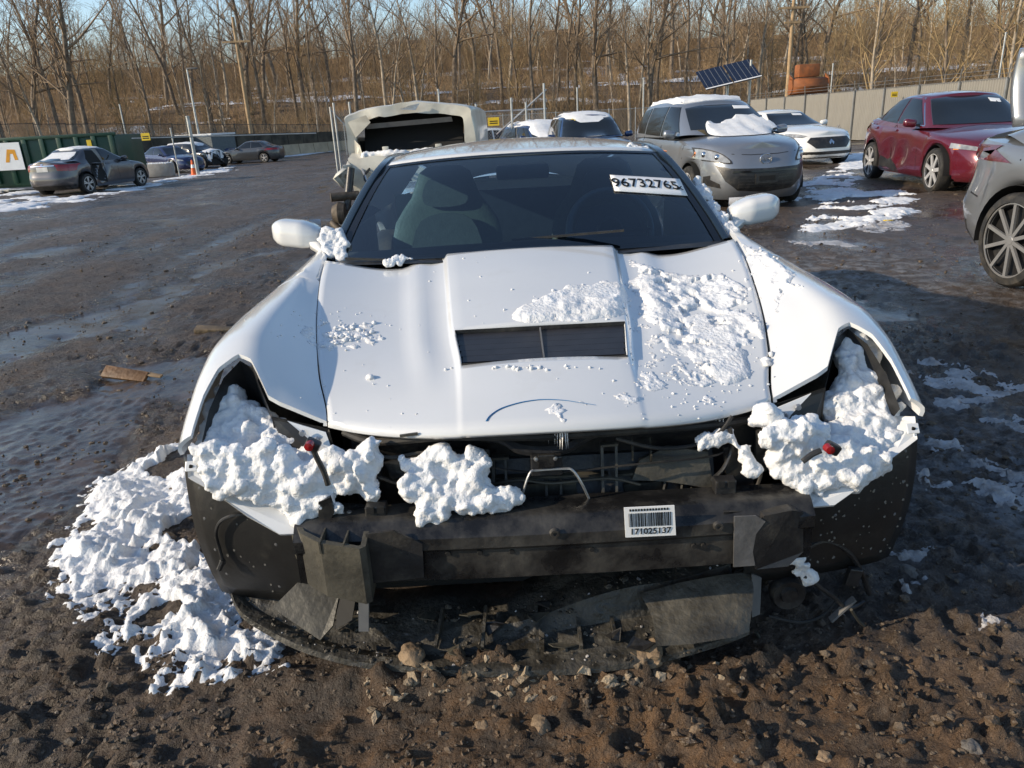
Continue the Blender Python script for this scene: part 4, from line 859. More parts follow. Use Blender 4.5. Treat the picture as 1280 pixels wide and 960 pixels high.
snow_blob('snow_clump', 'deep snow packed into the right empty headlight well',
    fill_balls([(1062, 440), (1082, 428), (1098, 455), (1118, 480), (1120, 520), (1122, 560), (1100, 575), (1050, 560), (1045, 520), (1060, 480)], lin_y(425, -.33, 570, -.58), 85, .022, .048, 6) +
    fill_balls([(960, 525), (1010, 532), (1040, 560), (1110, 560), (1134, 550), (1100, 592), (1066, 612), (1014, 612), (970, 592)], lin_y(530, -.59, 615, -.66), 80, .018, .042, 7) +
    fill_balls([(955, 528), (1010, 532), (1024, 552), (1000, 570), (962, 562)], lin_y(525, -.62, 575, -.65), 14, .020, .034, 8))
snow_blob('snow_clump', 'small snow lump beside the right end of the radiator support', fill_balls([(876, 545), (915, 538), (924, 548), (905, 562), (878, 562)], lin_y(540, -.58, 565, -.60), 26, .011, .020, 9) + fill_balls([(918, 560), (940, 558), (952, 585), (955, 600), (930, 592)], lin_y(560, -.60, 600, -.63), 24, .011, .020, 10))
snow_blob('snow_clump', 'snow wedged at the foot of the left wing mirror', fill_balls([(398, 285), (425, 290), (432, 308), (430, 326), (408, 322), (400, 305)], lin_y(285, .72, 325, .58), 50, .012, .024, 11))
snow_blob('snow_clump', 'snow caught on the left wiper', fill_balls([(478, 326), (500, 319), (518, 322), (510, 330), (482, 333)], lin_y(318, .48, 334, .44), 22, .008, .015, 12))
snow_blob('snow_clump', 'snow along the right windshield pillar and mirror foot', fill_balls([(868, 222), (884, 240), (905, 270), (925, 292), (912, 296), (890, 262), (866, 232)], lin_y(222, .98, 296, .62), 60, .014, .024, 13))
snow_blob('snow_clump', 'snow crumbs on the right rear edge of the roof', fill_balls([(782, 180), (812, 184), (828, 190), (812, 193), (786, 188)], lin_y(178, 1.25, 195, 1.2), 30, .008, .016, 14))
snow_blob('snow_clump', 'bluish snow lump hanging below the right end of the beam', fill_balls([(985, 700), (1005, 698), (1022, 728), (1012, 735), (990, 722)], lin_y(690, -.62, 740, -.60), 20, .010, .016, 15))
# ---------------------------------------------------------------- snow lying on hood and fenders
fv2 = [tuple(p) for p in fv]; ff2 = [tuple(q) for q in ff]
for fo in fenders:
    n0 = len(fv2); fv2 += [tuple(v.co) for v in fo.data.vertices]; ff2 += [tuple(i + n0 for i in p.vertices) for p in fo.data.polygons]
SKIN = BVHTree.FromPolygons(fv2, ff2)
def car_hit(x, y): h = SKIN.ray_cast(Vector((-VX, -VY, CAM_H)), px_ray(x, y).normalized()); return h[0]
def hood_snow(outline, th, label, seed, cut=None, lump=.012, lsc=22, wob=.05, edge=.03, res=.005, csc=13):
    W = [car_hit(*p) for p in outline]; W = [w for w in W if w]; P = [(w.x, w.y) for w in W]; xs = [p[0] for p in P]; ys_ = [p[1] for p in P]
    X, Y = np.meshgrid(np.arange(min(xs) - .05, max(xs) + .05, res), np.arange(min(ys_) - .05, max(ys_) + .05, res))
    sd = poly_sd(X, Y, P) + wob * fbm(X * 9, Y * 9, seed, 4)
    nb = billow(X * lsc, Y * lsc, seed + .3)
    t = th * sstep(0, edge, sd) + lump * (nb - .5) * sstep(0, edge, sd) * sstep(-.2, .25, fbm(X * 5, Y * 5, seed + 9, 2) + .1) + .0022 * fbm(X * 120, Y * 120, seed, 2)
    t = np.where(sd > 0, t, -1)
    if cut is not None: t = np.where(fbm(X * csc, Y * csc, seed + 4, 4, .6) < cut, -1, t)
    B = np.full(X.shape, -1.0); ok = t > 0
    near = ok.copy(); near[1:] |= ok[:-1]; near[:-1] |= ok[1:]; near[:, 1:] |= ok[:, :-1]; near[:, :-1] |= ok[:, 1:]
    for i, j in zip(*np.nonzero(near)):
        h = SKIN.ray_cast(Vector((X[i, j], Y[i, j], 2)), Vector((0, 0, -1)))
        if h[0] is not None: B[i, j] = h[0].z
    t = np.where(B > 0, t, -1); B = np.where(B > 0, B, .6)
    o = height_patch(X, Y, B, t, 'hood_snow', M_SNOW, label); o.location = (VX, VY, .001); return o
hood_snow([(788, 325), (830, 338), (880, 345), (905, 338), (940, 365), (950, 420), (935, 470), (905, 480), (860, 455), (820, 420), (795, 370)], .008, 'crusty snow spread over the right half of the hood', 3.1, -.20, .034, 14)
hood_snow([(795, 400), (850, 430), (905, 475), (915, 505), (890, 512), (850, 480), (800, 500), (770, 495), (815, 460)], .0012, 'thin snow dust below the crusty patch on the hood', 5.1, .06, .006, 30, csc=20)
hood_snow([(640, 385), (690, 366), (755, 352), (786, 362), (784, 396), (720, 401), (660, 404), (642, 398)], .015, 'ridge of snow lying just behind the hood vent', 7.7, -.75, .024, 18)
hood_snow([(928, 303), (945, 312), (1000, 345), (1005, 358), (975, 372), (960, 400), (945, 350)], .006, 'snow on top of the right front fender by the seam', 9.4, -.35, .034, 13)
hood_snow([(365, 400), (420, 404), (470, 405), (480, 425), (440, 440), (400, 432), (370, 415)], .002, 'light scatter of snow across the left hood seam', 2.2, .06, .020, 30, csc=18)
hood_snow([(575, 455), (600, 461), (690, 462), (700, 455), (640, 458), (580, 452)], .004, 'snow crumbs along the front lip of the hood vent', 6.2, .0, .012, 40, wob=.02)
hood_snow([(680, 505), (735, 505), (740, 525), (690, 527)], .0012, 'faint snow smear near the nose of the hood', 8.3, .0, .004, 30)
# crumbs
r = np.random.default_rng(4); P = []; S = []
for cx_, cy_, sx_, sy_, n, s0 in ((432, 420, 16, 8, 46, .007), (412, 404, 40, 14, 60, .0025), (850, 430, 60, 50, 110, .003), (720, 385, 45, 18, 50, .004), (960, 340, 22, 22, 40, .005), (450, 500, 40, 40, 18, .0025), (880, 470, 35, 25, 110, .0025), (500, 330, 60, 12, 10, .003), (960, 455, 4, 6, 5, .008), (460, 475, 6, 6, 3, .008), (610, 415, 25, 10, 14, .004), (690, 440, 60, 18, 8, .006), (650, 460, 50, 2, 22, .005)):
    for _ in range(n):
        h = car_hit(r.normal(cx_, sx_), r.normal(cy_, sy_))
        if h and h.z > .6: P.append((h.x + VX, h.y + VY, h.z + s0 * .3)); S.append(s0 * r.uniform(.4, 1.6))
V, F = scatter_lumps(np.array(P), np.array(S), 9, .8)
tag(np_mesh('snow_crumbs', V, F, M_SNOW), 'snow crumbs sprinkled over the hood of the white sports car', 'snow', kind='stuff')

# ================================================================== the other vehicles
def plan_loop(n, p, asp):
    a = np.linspace(0, 2 * np.pi, 4000, endpoint=False) ; c, s = np.cos(a), np.sin(a)
    u = np.sign(c) * np.abs(c) ** (2 / p); v = np.sign(s) * np.abs(s) ** (2 / p)
    d = np.hypot(np.diff(np.append(u, u[0])), np.diff(np.append(v, v[0])) * asp); L = np.concatenate([[0], np.cumsum(d)])
    q = np.linspace(0, L[-1], n, endpoint=False); return np.interp(q, L, np.append(u, u[0])), np.interp(q, L, np.append(v, v[0]))
class Car:
    def __init__(s, name, label, cat, paint_m, L, W, wb, fo, wr, top, belt, cab, roof, gw=(.80, .62), df=None, dr=None, wf=None, plan_p=5.0, clr=.20, crown=None, group=None, n=280, archw=.055, dent=None):
        s.root = thing(name, label, cat, group=group); s.L, s.W, s.wb, s.wr = L, W, wb, wr; s.paint = paint_m
        s.yf = -L / 2 + fo; s.yr = s.yf + wb; s.top, s.belt = top, belt
        fr = [0, .06, .16, .28, .40, .52, .64, .76, .86, .93, .98, 1.0]
        df = df or [(0, .10), (.15, .02), (.4, 0), (.7, .03), (.9, .10), (1, .18)]; dr = dr or [(0, .12), (.2, .02), (.5, 0), (.8, .03), (1, .10)]
        wf = wf or [(0, .93), (.12, .985), (.45, 1.0), (.75, .985), (.93, .955), (1, .93)]
        T = lambda t, f: float(interp(f, [a for a, b in t], [b for a, b in t]))
        u, v = plan_loop(n, plan_p, L / W); rows = []; Ra = wr + archw
        by, bz = [a for a, b in belt], [b for a, b in belt]; ty, tz = [a for a, b in top], [b for a, b in top]
        for f in fr:
            yl = np.where(v < 0, v * (L / 2 - T(df, f)), v * (L / 2 - T(dr, f))); xl = u * W / 2 * T(wf, f)
            zs = interp(yl, by, bz); zb = np.full(n, clr)
            for ya in (s.yf, s.yr):
                d = np.abs(yl - ya); zb = np.where((d < Ra) & (np.abs(u) > .8), np.maximum(zb, wr + np.sqrt(np.maximum(Ra * Ra - d * d, 0))), zb)
            zz_ = zb + f * (zs - zb)
            if dent is not None: xl, yl, zz_ = dent(xl, yl, zz_)
            rows.append([Vector((a, b, c)) for a, b, c in zip(xl, yl, zz_)])
        base = rows[-1]
        for k in (.9, .7, .45, .2, 0):
            rows.append([Vector((p.x * k, p.y, p.z + (float(interp(p.y, ty, tz)) - p.z) * (1 - k ** 2.2))) for p in base])
        m = MB().grid(rows, True); s.bv, s.bf = m.v, m.f; s.body = m.build('body', paint_m, s.root, 34)
        # greenhouse
        (c0, c1), (r0, r1) = cab; ry, rz_ = [a for a, b in roof], [b for a, b in roof]; s.c0, s.c1, s.r0, s.r1 = c0, c1, r0, r1
        n2 = 180; gu, gv = plan_loop(n2, 5.5, 1.7); rows = []; gl = [0, .15, .35, .55, .75, .88, .96, 1.0]; s.roofline = (ry, rz_)
        for g in gl:
            e = g ** 1.06; yF, yR = c0 + (r0 - c0) * e, c1 + (r1 - c1) * e; yc, hl = (yF + yR) / 2, (yR - yF) / 2; hw = gw[0] * (1 - e) + gw[1] * e + .025 * math.sin(math.pi * e)
            if g > .9: hl -= .02 * (g - .9) / .1; hw -= .03 * ((g - .9) / .1) ** 2
            yl = yc + gv * hl; xl = gu * hw; zb = interp(yl, ty, tz) - .03; zr_ = interp(yl, ry, rz_) - .035
            rows.append([Vector((a, b, z0 + g * (z1 - z0))) for a, b, z0, z1 in zip(xl, yl, zb, zr_)])
        base = rows[-1]
        for k in (.92, .75, .5, .25, 0): rows.append([Vector((p.x * k, yc + (p.y - yc) * (1 - .04 * (1 - k)), p.z + .045 * (1 - k ** 2.2))) for p in base])
        m = MB().grid(rows, True); s.gv, s.gf = m.v, m.f; s.cabin = m.build('cabin', paint_m, s.root, 34)
        n0 = len(s.bv); s.bvh = BVHTree.FromPolygons([tuple(p) for p in s.bv + s.gv], [tuple(f) for f in s.bf] + [tuple(i + n0 for i in f) for f in s.gf])
        # dark floor pan and wheel wells
        ub = MB().box((0, 0, .38), (W - .62, L * .86, .34)); s.under = ub.build('underbody', M_DARK, s.root, 0)
        for ya in (s.yf, s.yr):
            for sx in (-1, 1):
                arc_ = [(ya + (Ra - .004) * math.cos(t), wr + (Ra - .004) * math.sin(t)) for t in np.linspace(-.15, math.pi + .15, 20)]
                MB().grid([[Vector((sx * (W / 2 - .03), a, b)) for a, b in arc_], [Vector((sx * (W / 2 - .34), a, b)) for a, b in arc_]]).build('wheel_well', M_DARK, s.root, 60)
    def wheels(s, spokes=5, rim_m=None, double=False, w=.215, rimr=.70, skip=()):
        for iy, ya in enumerate((s.yf, s.yr)):
            for sx in (-1, 1):
                if (iy, sx) in skip: continue
                x = sx * (s.W / 2 - w / 2 - .012); c = (x, ya, s.wr); r_ = s.wr
                t = MB().lathe([(r_ * rimr, -w / 2 + .01), (r_ * .80, -w / 2), (r_ * .94, -w / 2 + .008), (r_, -w / 2 + .035), (r_, w / 2 - .035), (r_ * .94, w / 2 - .008), (r_ * .80, w / 2), (r_ * rimr, w / 2 - .01)], 36, 'x', c).build('wheel', M_RUB, s.root)
                q = sx * (w / 2 - .012); MB().lathe([(r_ * rimr, q), (r_ * (rimr - .05), q - sx * .004), (r_ * (rimr - .06), q - sx * .06), (.0, q - sx * .07)], 36, 'x', c).build('rim', M_ALUD, t)
                sp = MB(); C = Vector(c) + Vector((q - sx * .012, 0, 0))
                sp.lathe([(r_ * rimr, sx * .012), (r_ * (rimr - .035), sx * .014), (r_ * (rimr - .055), -sx * .006)], 36, 'x', C)
                for k in range(spokes):
                    for off in ((-.16, .16) if double else (0,)):
                        a = 2 * math.pi * k / spokes + .3; d0 = Vector((0, math.cos(a), math.sin(a))); a2 = a + off; d1 = Vector((0, math.cos(a2), math.sin(a2)))
                        sp.boxbar(C + d0 * .03, C + d1 * r_ * (rimr - .03), .018, ((.034 if double else .055) if spokes < 9 else .026) * r_ / .33)
                sp.lathe([(.0, sx * .012), (.03, sx * .012), (.042, .0)], 14, 'x', C)
                sp.build('spokes', rim_m or M_ALU, t, 30)
        return s
    def decal(s, name, poly, ax, m, off=.004, parent=None, step=.10, smooth=0, skirt=True, bump=None):
        "patch with its own edge laid on the skin; ax: 'f','r' polygon (x,z); 'l','rt' polygon (y,z); 't' polygon (x,y)"
        P = [Vector((a, b, 0)) for a, b in poly]
        if smooth: P = catmull(P, smooth, True)
        bm = bmesh.new(); bm.faces.new([bm.verts.new(p) for p in P])
        for k in (0, 1):
            lo, hi = min(p[k] for p in P), max(p[k] for p in P); q = lo + step
            while q < hi - step * .3:
                g = bm.verts[:] + bm.edges[:] + bm.faces[:]; no = (1, 0, 0) if k == 0 else (0, 1, 0)
                bmesh.ops.bisect_plane(bm, geom=g, plane_co=(q, 0, 0) if k == 0 else (0, q, 0), plane_no=no); q += step
        D = {'f': Vector((0, 1, 0)), 'r': Vector((0, -1, 0)), 'l': Vector((1, 0, 0)), 'rt': Vector((-1, 0, 0)), 't': Vector((0, 0, -1))}[ax]
        for v in bm.verts:
            a, b = v.co.x, v.co.y
            o = {'f': (a, -6, b), 'r': (a, 6, b), 'l': (-4, a, b), 'rt': (4, a, b), 't': (a, b, 5)}[ax]; h = s.bvh.ray_cast(Vector(o), D)
            if h[0] is None: h = s.bvh.find_nearest(Vector(o) + D * (4.0 if ax != 't' else 4.0))
            nn = h[1] if h[1].dot(D) < 0 else -h[1]; v.co = h[0] + (nn * .6 - D * .4).normalized() * off
        if bump:
            for v in bm.verts: v.co = bump(v)
        bmesh.ops.triangulate(bm, faces=[f for f in bm.faces if len(f.verts) > 4])
        if skirt:
            be = [e for e in bm.edges if len(e.link_faces) == 1]; g = bmesh.ops.extrude_edge_only(bm, edges=be)
            for v in g['geom']:
                if isinstance(v, bmesh.types.BMVert): v.co += D * (off + .006)
        bmesh.ops.recalc_face_normals(bm, faces=bm.faces[:])
        me = bpy.data.meshes.new(name); bm.to_mesh(me); bm.free(); me.materials.append(m); smooth_by_angle(me, 40)
        o = bpy.data.objects.new(name, me); link(o, parent or s.root); return o
    def glass(s, side_win, ws=None, rear=None, m=None, trim=None):
        m = m or M_WINDOW
        if ws: s.decal('windshield', ws, 'f', m, .008, step=.08, smooth=0)
        if rear: s.decal('rear_window', rear, 'r', m, .008, step=.08)
        for ax in ('l', 'rt'):
            for P in side_win: s.decal('side_window', P, ax, m, .009, step=.07)
        return s
    def lines(s, L_, m=None, w=.008, axs=('l', 'rt')):
        for ax in axs:
            for (a, b), (c, d) in L_:
                dx, dz = c - a, d - b; q = math.hypot(dx, dz); px, pz = -dz / q * w / 2, dx / q * w / 2
                s.decal('panel_gap', [(a + px, b + pz), (c + px, d + pz), (c - px, d - pz), (a - px, b - pz)], ax, m or M_DARK, .0025, s.body, step=.15)
        return s
    def mirrors(s, y, z, x, m=None):
        for sx in (-1, 1):
            mi = MB().box((sx * (x + .10), y, z), (.20, .13, .13), Matrix.Rotation(R(-8 * sx), 3, 'Y'), .045).build('side_mirror', m or s.paint, s.root, 50)
            MB().boxbar((sx * (x - .06), y + .01, z - .05), (sx * (x + .04), y, z - .03), .05, .03).build('mirror_arm', M_BLACKPL, mi, 0)
        return s
    def handles(s, pts, m=None):
        for y, z in pts:
            for ax in ('l', 'rt'): s.decal('door_handle', [(y - .09, z - .014), (y + .09, z - .010), (y + .09, z + .014), (y - .09, z + .012)], ax, m or s.paint, .022, step=.2)
        return s
    def place(s, rear_px, front_px, flip=None):
        A, B = on_ground(*rear_px), on_ground(*front_px); h = (B - A); h.z = 0; h.normalize(); rz = math.atan2(h.x, -h.y); ex = Vector((math.cos(rz), math.sin(rz), 0)); mid = (A + B) / 2
        sx = 1 if ex.dot(-mid) > 0 else -1; c = mid - ex * sx * (s.W / 2 - .1); c = c + h * ((s.yf + s.yr) / 2)   # axle midpoint sits at local y
        s.put(c.x, c.y, rz); s.sx = sx; return s
    def put(s, x, y, rz):
        s.root.location = (x, y, float(g0(x, y)) - .012); s.root.rotation_euler = (0, 0, rz); return s
    def world(s, p): return Matrix.Translation(s.root.location) @ Matrix.Rotation(s.root.rotation_euler.z, 4, 'Z') @ Vector(p)
    def snow(s, poly, ax, th, label, seed=1, amp=.5, step=.05, smooth=3):
        def bump(v):
            be = any(len(e.link_faces) == 1 for e in v.link_edges); k = 0 if be else th * (1 - amp + amp * 2 * (mnoise.noise(v.co * 5 + Vector((seed, 0, 0))) + .4))
            return v.co + (Vector((0, 0, 1)) if ax == 't' else Vector((0, -.6 if ax == 'f' else .6, .8))) * max(k, .004)
        o = s.decal('car_snow', poly, ax, M_SNOW, .006, None, step, smooth, True, bump); o.parent = None; o.location = s.root.location; o.rotation_euler = s.root.rotation_euler
        return tag(o, label, 'snow', kind='stuff')
def box2(a, b, c, d): return [(a, c), (b, c), (b, d), (a, d)]
# ---------------------------------------------------------------- silver minivan facing the camera
P_SILVER = mat('silver_paint', (.25, .27, .30), .3, .55, .05, 3, coat=.8, dirt=.3, dirtcol=(.22, .20, .18), dscale=1.6)
van = Car('minivan', 'silver minivan with snow on its windshield, facing the camera right of the sports car', 'car', P_SILVER, 4.59, 1.75, 2.75, .92, .325,
    top=[(-2.3, .90), (-2.1, .97), (-1.6, 1.06), (-1.1, 1.12), (-.4, 1.08), (1.5, 1.05), (2.3, 1.02)], belt=[(-2.3, .84), (-2.0, .91), (-1.3, 1.0), (-.5, 1.0), (1.5, 1.02), (2.3, 1.0)],
    cab=((-1.28, 2.18), (-.30, 1.85)), roof=[(-1.3, 1.50), (-.3, 1.575), (.5, 1.625), (1.5, 1.60), (2.2, 1.52)], gw=(.80, .60),
    df=[(0, .14), (.15, .05), (.35, 0), (.60, .01), (.80, .06), (.92, .12), (1, .20)], plan_p=3.8, clr=.19)
van.wheels(5, M_ALU)
van.glass([[(-.80, 1.06), (-.22, 1.50), (.12, 1.52), (.12, 1.06)], [(.18, 1.06), (.18, 1.52), (1.02, 1.52), (1.02, 1.08)], [(1.10, 1.09), (1.10, 1.51), (1.62, 1.46), (1.75, 1.10)]], None, [(-.6, 1.1), (.6, 1.1), (.5, 1.48), (-.5, 1.48)])
van_ws = van.decal('windshield', [(-.70, 1.075), (-.35, 1.055), (.35, 1.055), (.70, 1.075), (.535, 1.48), (.3, 1.515), (-.3, 1.515), (-.535, 1.48)], 'f', M_WINDOW, .006, step=.1)
for sx in (-1, 1):
    van.decal('headlight', [(sx * .85, .79), (sx * .70, .745), (sx * .50, .715), (sx * .58, .82), (sx * .72, .885), (sx * .84, .895)], 'f', M_LAMP, .014, step=.06, smooth=3); van.decal('headlight_surround', [(sx * .862, .775), (sx * .70, .728), (sx * .47, .700), (sx * .565, .83), (sx * .71, .902), (sx * .85, .912)], 'f', M_BLACKPL, .007, step=.06, smooth=3)
    for hx, hz in ((.74, .825), (.63, .79)): _q = van.bvh.ray_cast(Vector((sx * hx, -6, hz)), Vector((0, 1, 0)))[0]; MB().lathe([(0, -.034), (.028, -.03), (.04, -.02), (.045, .0)], 16, 'y', _q).build('headlight_bulb', M_CHROME, van.root)
    van.decal('turn_signal', [(sx * .862, .80), (sx * .81, .785), (sx * .80, .86), (sx * .852, .87)], 'f', M_AMBER, .016, step=.05)
    van.decal('fog_recess', [(sx * .60, .36), (sx * .78, .40), (sx * .82, .56), (sx * .74, .50), (sx * .62, .42)], 'f', M_BLACKPL, .006, step=.06)
g = van.decal('grille', [(-.66, .68), (-.5, .635), (0, .62), (.5, .635), (.66, .68), (.56, .46), (.40, .33), (0, .29), (-.40, .33), (-.56, .46)], 'f', M_BLACKPL, .007, step=.08)
for z in (.36, .40, .44, .48, .52): van.decal('grille_slat', [(-.40, z), (.40, z), (.40, z + .016), (-.40, z + .012)], 'f', MATS['black_plastic'], .016, g, step=.15)
van.decal('grille_bar', [(-.48, .575), (.48, .575), (.46, .60), (-.46, .60)], 'f', mat('gloss_black', (.01, .01, .011), .15), .020, g, step=.15)
van.decal('plate_bracket', box2(-.17, .17, .42, .55), 'f', M_BLACKPL, .030, step=.1)
van.decal('plate_slot', box2(-.12, .12, .455, .52), 'f', M_DARK, .034, step=.1)
# round emblem: ring with a winged V
c = van.bvh.ray_cast(Vector((0, -6, .745)), Vector((0, 1, 0)))[0] + Vector((0, -.022, 0)); e = MB(); e.tube([c + Vector((.085 * math.cos(a), 0, .068 * math.sin(a))) for a in np.linspace(0, 2 * math.pi, 25)], .011, 6, False)
e.tube(catmull([c + Vector((-.07, 0, .012)), c + Vector((-.035, 0, .018)), c + Vector((0, 0, -.018)), c + Vector((.035, 0, .018)), c + Vector((.07, 0, .012))], 5), .007, 6); e.build('badge', M_CHROME, van.root)
van.lines([((-1.05, .30), (-1.15, .95)), ((.15, .28), (.15, 1.05)), ((1.06, .35), (1.06, 1.05))]).handles([(.0, .90), (.9, .93)])
van.lines([((-.60, .84), (-.2, .81)), ((-.2, .81), (.2, .81)), ((.2, .81), (.60, .84))], axs=('f',))
van.mirrors(-.72, 1.10, .83); van.decal('lot_sticker', [(.22, 1.44), (.50, 1.43), (.49, 1.475), (.23, 1.49)], 'f', M_PAPER, .010, van_ws, step=.15)
for px in (.2, .45): MB().box((px - .65 + .3, -.75, 1.12), (.18, .06, .28), None, .04)
van.put(*(lambda p: (p.x, p.y))(on_ground(935, 262) + Vector((-.02, 2.22, 0))), R(6))
van.snow([(-.46, 1.07), (-.1, 1.055), (.40, 1.06), (.72, 1.09), (.60, 1.22), (.42, 1.32), (.2, 1.34), (.0, 1.27), (-.15, 1.25), (-.22, 1.2), (-.34, 1.27), (-.44, 1.2)], 'f', .045, 'snow slab slid down the minivan\'s windshield', 3)
van.snow([(-.50, -.10), (.50, -.10), (.54, .8), (.50, 1.6), (-.50, 1.6), (-.54, .8)], 't', .045, 'snow layer on the minivan\'s roof', 5, step=.1)
# ---------------------------------------------------------------- grey sedan at the right edge, tail towards the sports car, boot open
P_GREY = mat('steel_grey_paint', (.20, .215, .235), .3, .35, .05, 3, coat=.9, dirt=.3, dirtcol=(.17, .16, .14), dscale=1.4)
sed_top = [(-2.45, .72), (-2.2, .82), (-1.5, .93), (-.9, .98), (.0, .95), (1.3, .99), (1.75, 1.08), (2.3, 1.07), (2.45, 1.03)]
sed_belt = [(-2.45, .66), (-2.1, .76), (-1.2, .88), (-.4, .92), (1.0, .96), (1.8, 1.00), (2.3, 1.02), (2.45, .98)]
sed_roof = [(-1.0, 1.30), (-.25, 1.42), (.45, 1.465), (1.1, 1.43), (1.8, 1.28)]
cam_ = Car('sedan', 'grey sedan cut off by the right edge, boot lid raised, nearest the camera', 'car', P_GREY, 4.88, 1.84, 2.825, .96, .338, sed_top, sed_belt, ((-1.0, 1.95), (-.20, 1.15)), sed_roof, (.82, .58),
    dr=[(0, .20), (.2, .06), (.42, .0), (.55, .06), (.75, .10), (.92, .06), (1, .12)], plan_p=4.0)
cam_.wheels(10, mat('machined_alloy', (.30, .30, .30), .35, .5, .08, 14), False, .225, .80)
cam_.glass([[(-.55, .99), (-.05, 1.34), (.40, 1.38), (.40, 1.0)], [(.46, 1.0), (.46, 1.38), (1.05, 1.32), (1.35, 1.04)]], [(-.70, .98), (.70, .98), (.52, 1.34), (-.52, 1.34)], [(-.62, 1.05), (.62, 1.05), (.5, 1.34), (-.5, 1.34)])
for ax in ('l', 'rt'):
    cam_.decal('tail_light', [(2.16, .98), (2.26, 1.0), (2.36, .98), (2.41, .90), (2.37, .845), (2.26, .865), (2.08, .93)], ax, mat('smoked_red_lens', (.10, .008, .012), .12, 0, .3, 20, coat=1), .010, step=.06, smooth=3)
    cam_.decal('tail_light_trim', [(2.08, .925), (2.26, .860), (2.37, .838), (2.38, .848), (2.26, .872), (2.10, .938)], ax, M_RED, .013, step=.06)
for sx in (-1, 1): cam_.decal('tail_light', [(sx * .88, .985), (sx * .6, .97), (sx * .58, .90), (sx * .70, .87), (sx * .88, .87)], 'r', MATS['smoked_red_lens'], .010, step=.08)
cam_.lines([((2.30, .83), (2.28, .68)), ((2.28, .68), (2.20, .64)), ((2.20, .64), (1.86, .60)), ((.43, .28), (.43, .98)), ((1.25, .45), (1.42, 1.0))], w=.012).handles([(.30, .86), (1.15, .88)])
cam_.decal('rear_diffuser', [(-.7, .22), (.7, .22), (.75, .40), (-.75, .40)], 'r', M_BLACKPL, .008, step=.1)
_p = on_ground(1262, 356); cam_.put(_p.x + .80 + .05 * cam_.yr, _p.y - cam_.yr, R(3))
# raised boot lid on goose-neck hinges, boot opening dark
bl = MB(); 
for i in range(9): pass
rws = []
for i in range(9):
    t = i / 8; row = []
    for k in range(13):
        u_ = -1 + 2 * k / 12; row.append(Vector((u_ * (.80 - .03 * t), 1.62 + .12 * math.sin(t * 2.2) - .08 * (1 - u_ * u_), 1.14 + .52 * t - .02 * u_ * u_)))
    rws.append(row)
lid = bl.grid(rws).build('boot_lid', P_GREY, cam_.root, 50); solidify(lid, .05, 0)
for sx in (-1, 1): MB().tube(catmull([(sx * .5, 1.55, .98), (sx * .5, 1.42, 1.08), (sx * .5, 1.50, 1.20), (sx * .5, 1.60, 1.22)], 5), .018, 8).build('hinge', M_BLACKPL, lid)
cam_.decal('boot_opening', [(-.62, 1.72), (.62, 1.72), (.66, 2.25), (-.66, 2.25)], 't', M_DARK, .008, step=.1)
# ---------------------------------------------------------------- red sedan
P_RED = mat('maroon_paint', (.115, .012, .022), .22, .25, .08, 3, coat=1, dirt=.15, dirtcol=(.12, .08, .07), dscale=1.5)
def red_dent(x, y, z):
    k = np.exp(-((y - .1) / .55) ** 2 - ((z - .52) / .18) ** 2) * .07 * (1 + .5 * np.sin(y * 9 + z * 7)) + np.exp(-((y - .75) / .35) ** 2 - ((z - .38) / .12) ** 2) * .06
    return np.sign(x) * (np.abs(x) - np.where(np.abs(x) > .7, k, 0)), y, z
red = Car('sedan', 'maroon sedan with a dented side, parked at the right before the fence', 'car', P_RED, 4.88, 1.87, 2.742, .98, .335, sed_top, sed_belt, ((-1.12, 2.02), (-.22, 1.05)), [(-1.1, 1.30), (-.2, 1.45), (.35, 1.49), (1.0, 1.455), (1.9, 1.22)], (.83, .58), plan_p=3.8, dent=red_dent)
red.wheels(7, M_ALU, False, .22, .76)
red.glass([[(-.62, 1.0), (-.02, 1.38), (.36, 1.41), (.36, 1.01)], [(.42, 1.01), (.42, 1.41), (.98, 1.38), (1.22, 1.06)], [(1.27, 1.07), (1.06, 1.35), (1.30, 1.27), (1.58, 1.11)]], [(-.72, .99), (.72, .99), (.54, 1.38), (.3, 1.405), (-.3, 1.405), (-.54, 1.38)], [(-.6, 1.08), (.6, 1.08), (.48, 1.38), (-.48, 1.38)])
for ax in ('l', 'rt'):
    P = [(-.68, .985), (-.06, 1.405), (.36, 1.435), (1.0, 1.405), (1.36, 1.28), (1.66, 1.10)]
    for a, b in zip(P, P[1:]): red.lines([(a, b)], M_CHROME, .014, axs=(ax,))
    red.lines([((-.68, .98), (1.66, 1.085))], M_CHROME, .014, axs=(ax,))
red.lines([((-.86, .32), (-.80, .93)), ((.39, .30), (.39, .99)), ((1.30, .50), (1.36, 1.0))]).handles([(.24, .90), (1.16, .93)]).mirrors(-.55, 1.03, .87)
for sx in (-1, 1):
    red.decal('headlight', [(sx * .84, .68), (sx * .60, .64), (sx * .55, .61), (sx * .62, .70), (sx * .82, .75)], 'f', M_LAMP, .012, step=.07)
    red.decal('tail_light', [(sx * .90, .85), (sx * .5, .86), (sx * .5, .97), (sx * .88, .97)], 'r', M_RED, .012, step=.1)
red.decal('grille', [(-.5, .60), (.5, .60), (.45, .50), (-.45, .50)], 'f', M_BLACKPL, .008, step=.1); red.decal('lower_intake', [(-.6, .26), (.6, .26), (.5, .42), (-.5, .42)], 'f', M_BLACKPL, .008, step=.1)
for ax in ('l', 'rt'):
    red.decal('sill_damage', [(-.10, .225), (.95, .225), (1.02, .34), (.8, .46), (.55, .40), (.3, .44), (.05, .34)], ax, M_BLACKPL, .006, step=.08)
    red.decal('side_marker', [(-1.86, .66), (-1.95, .66), (-1.95, .72), (-1.86, .72)], ax, M_AMBER, .010, step=.1)
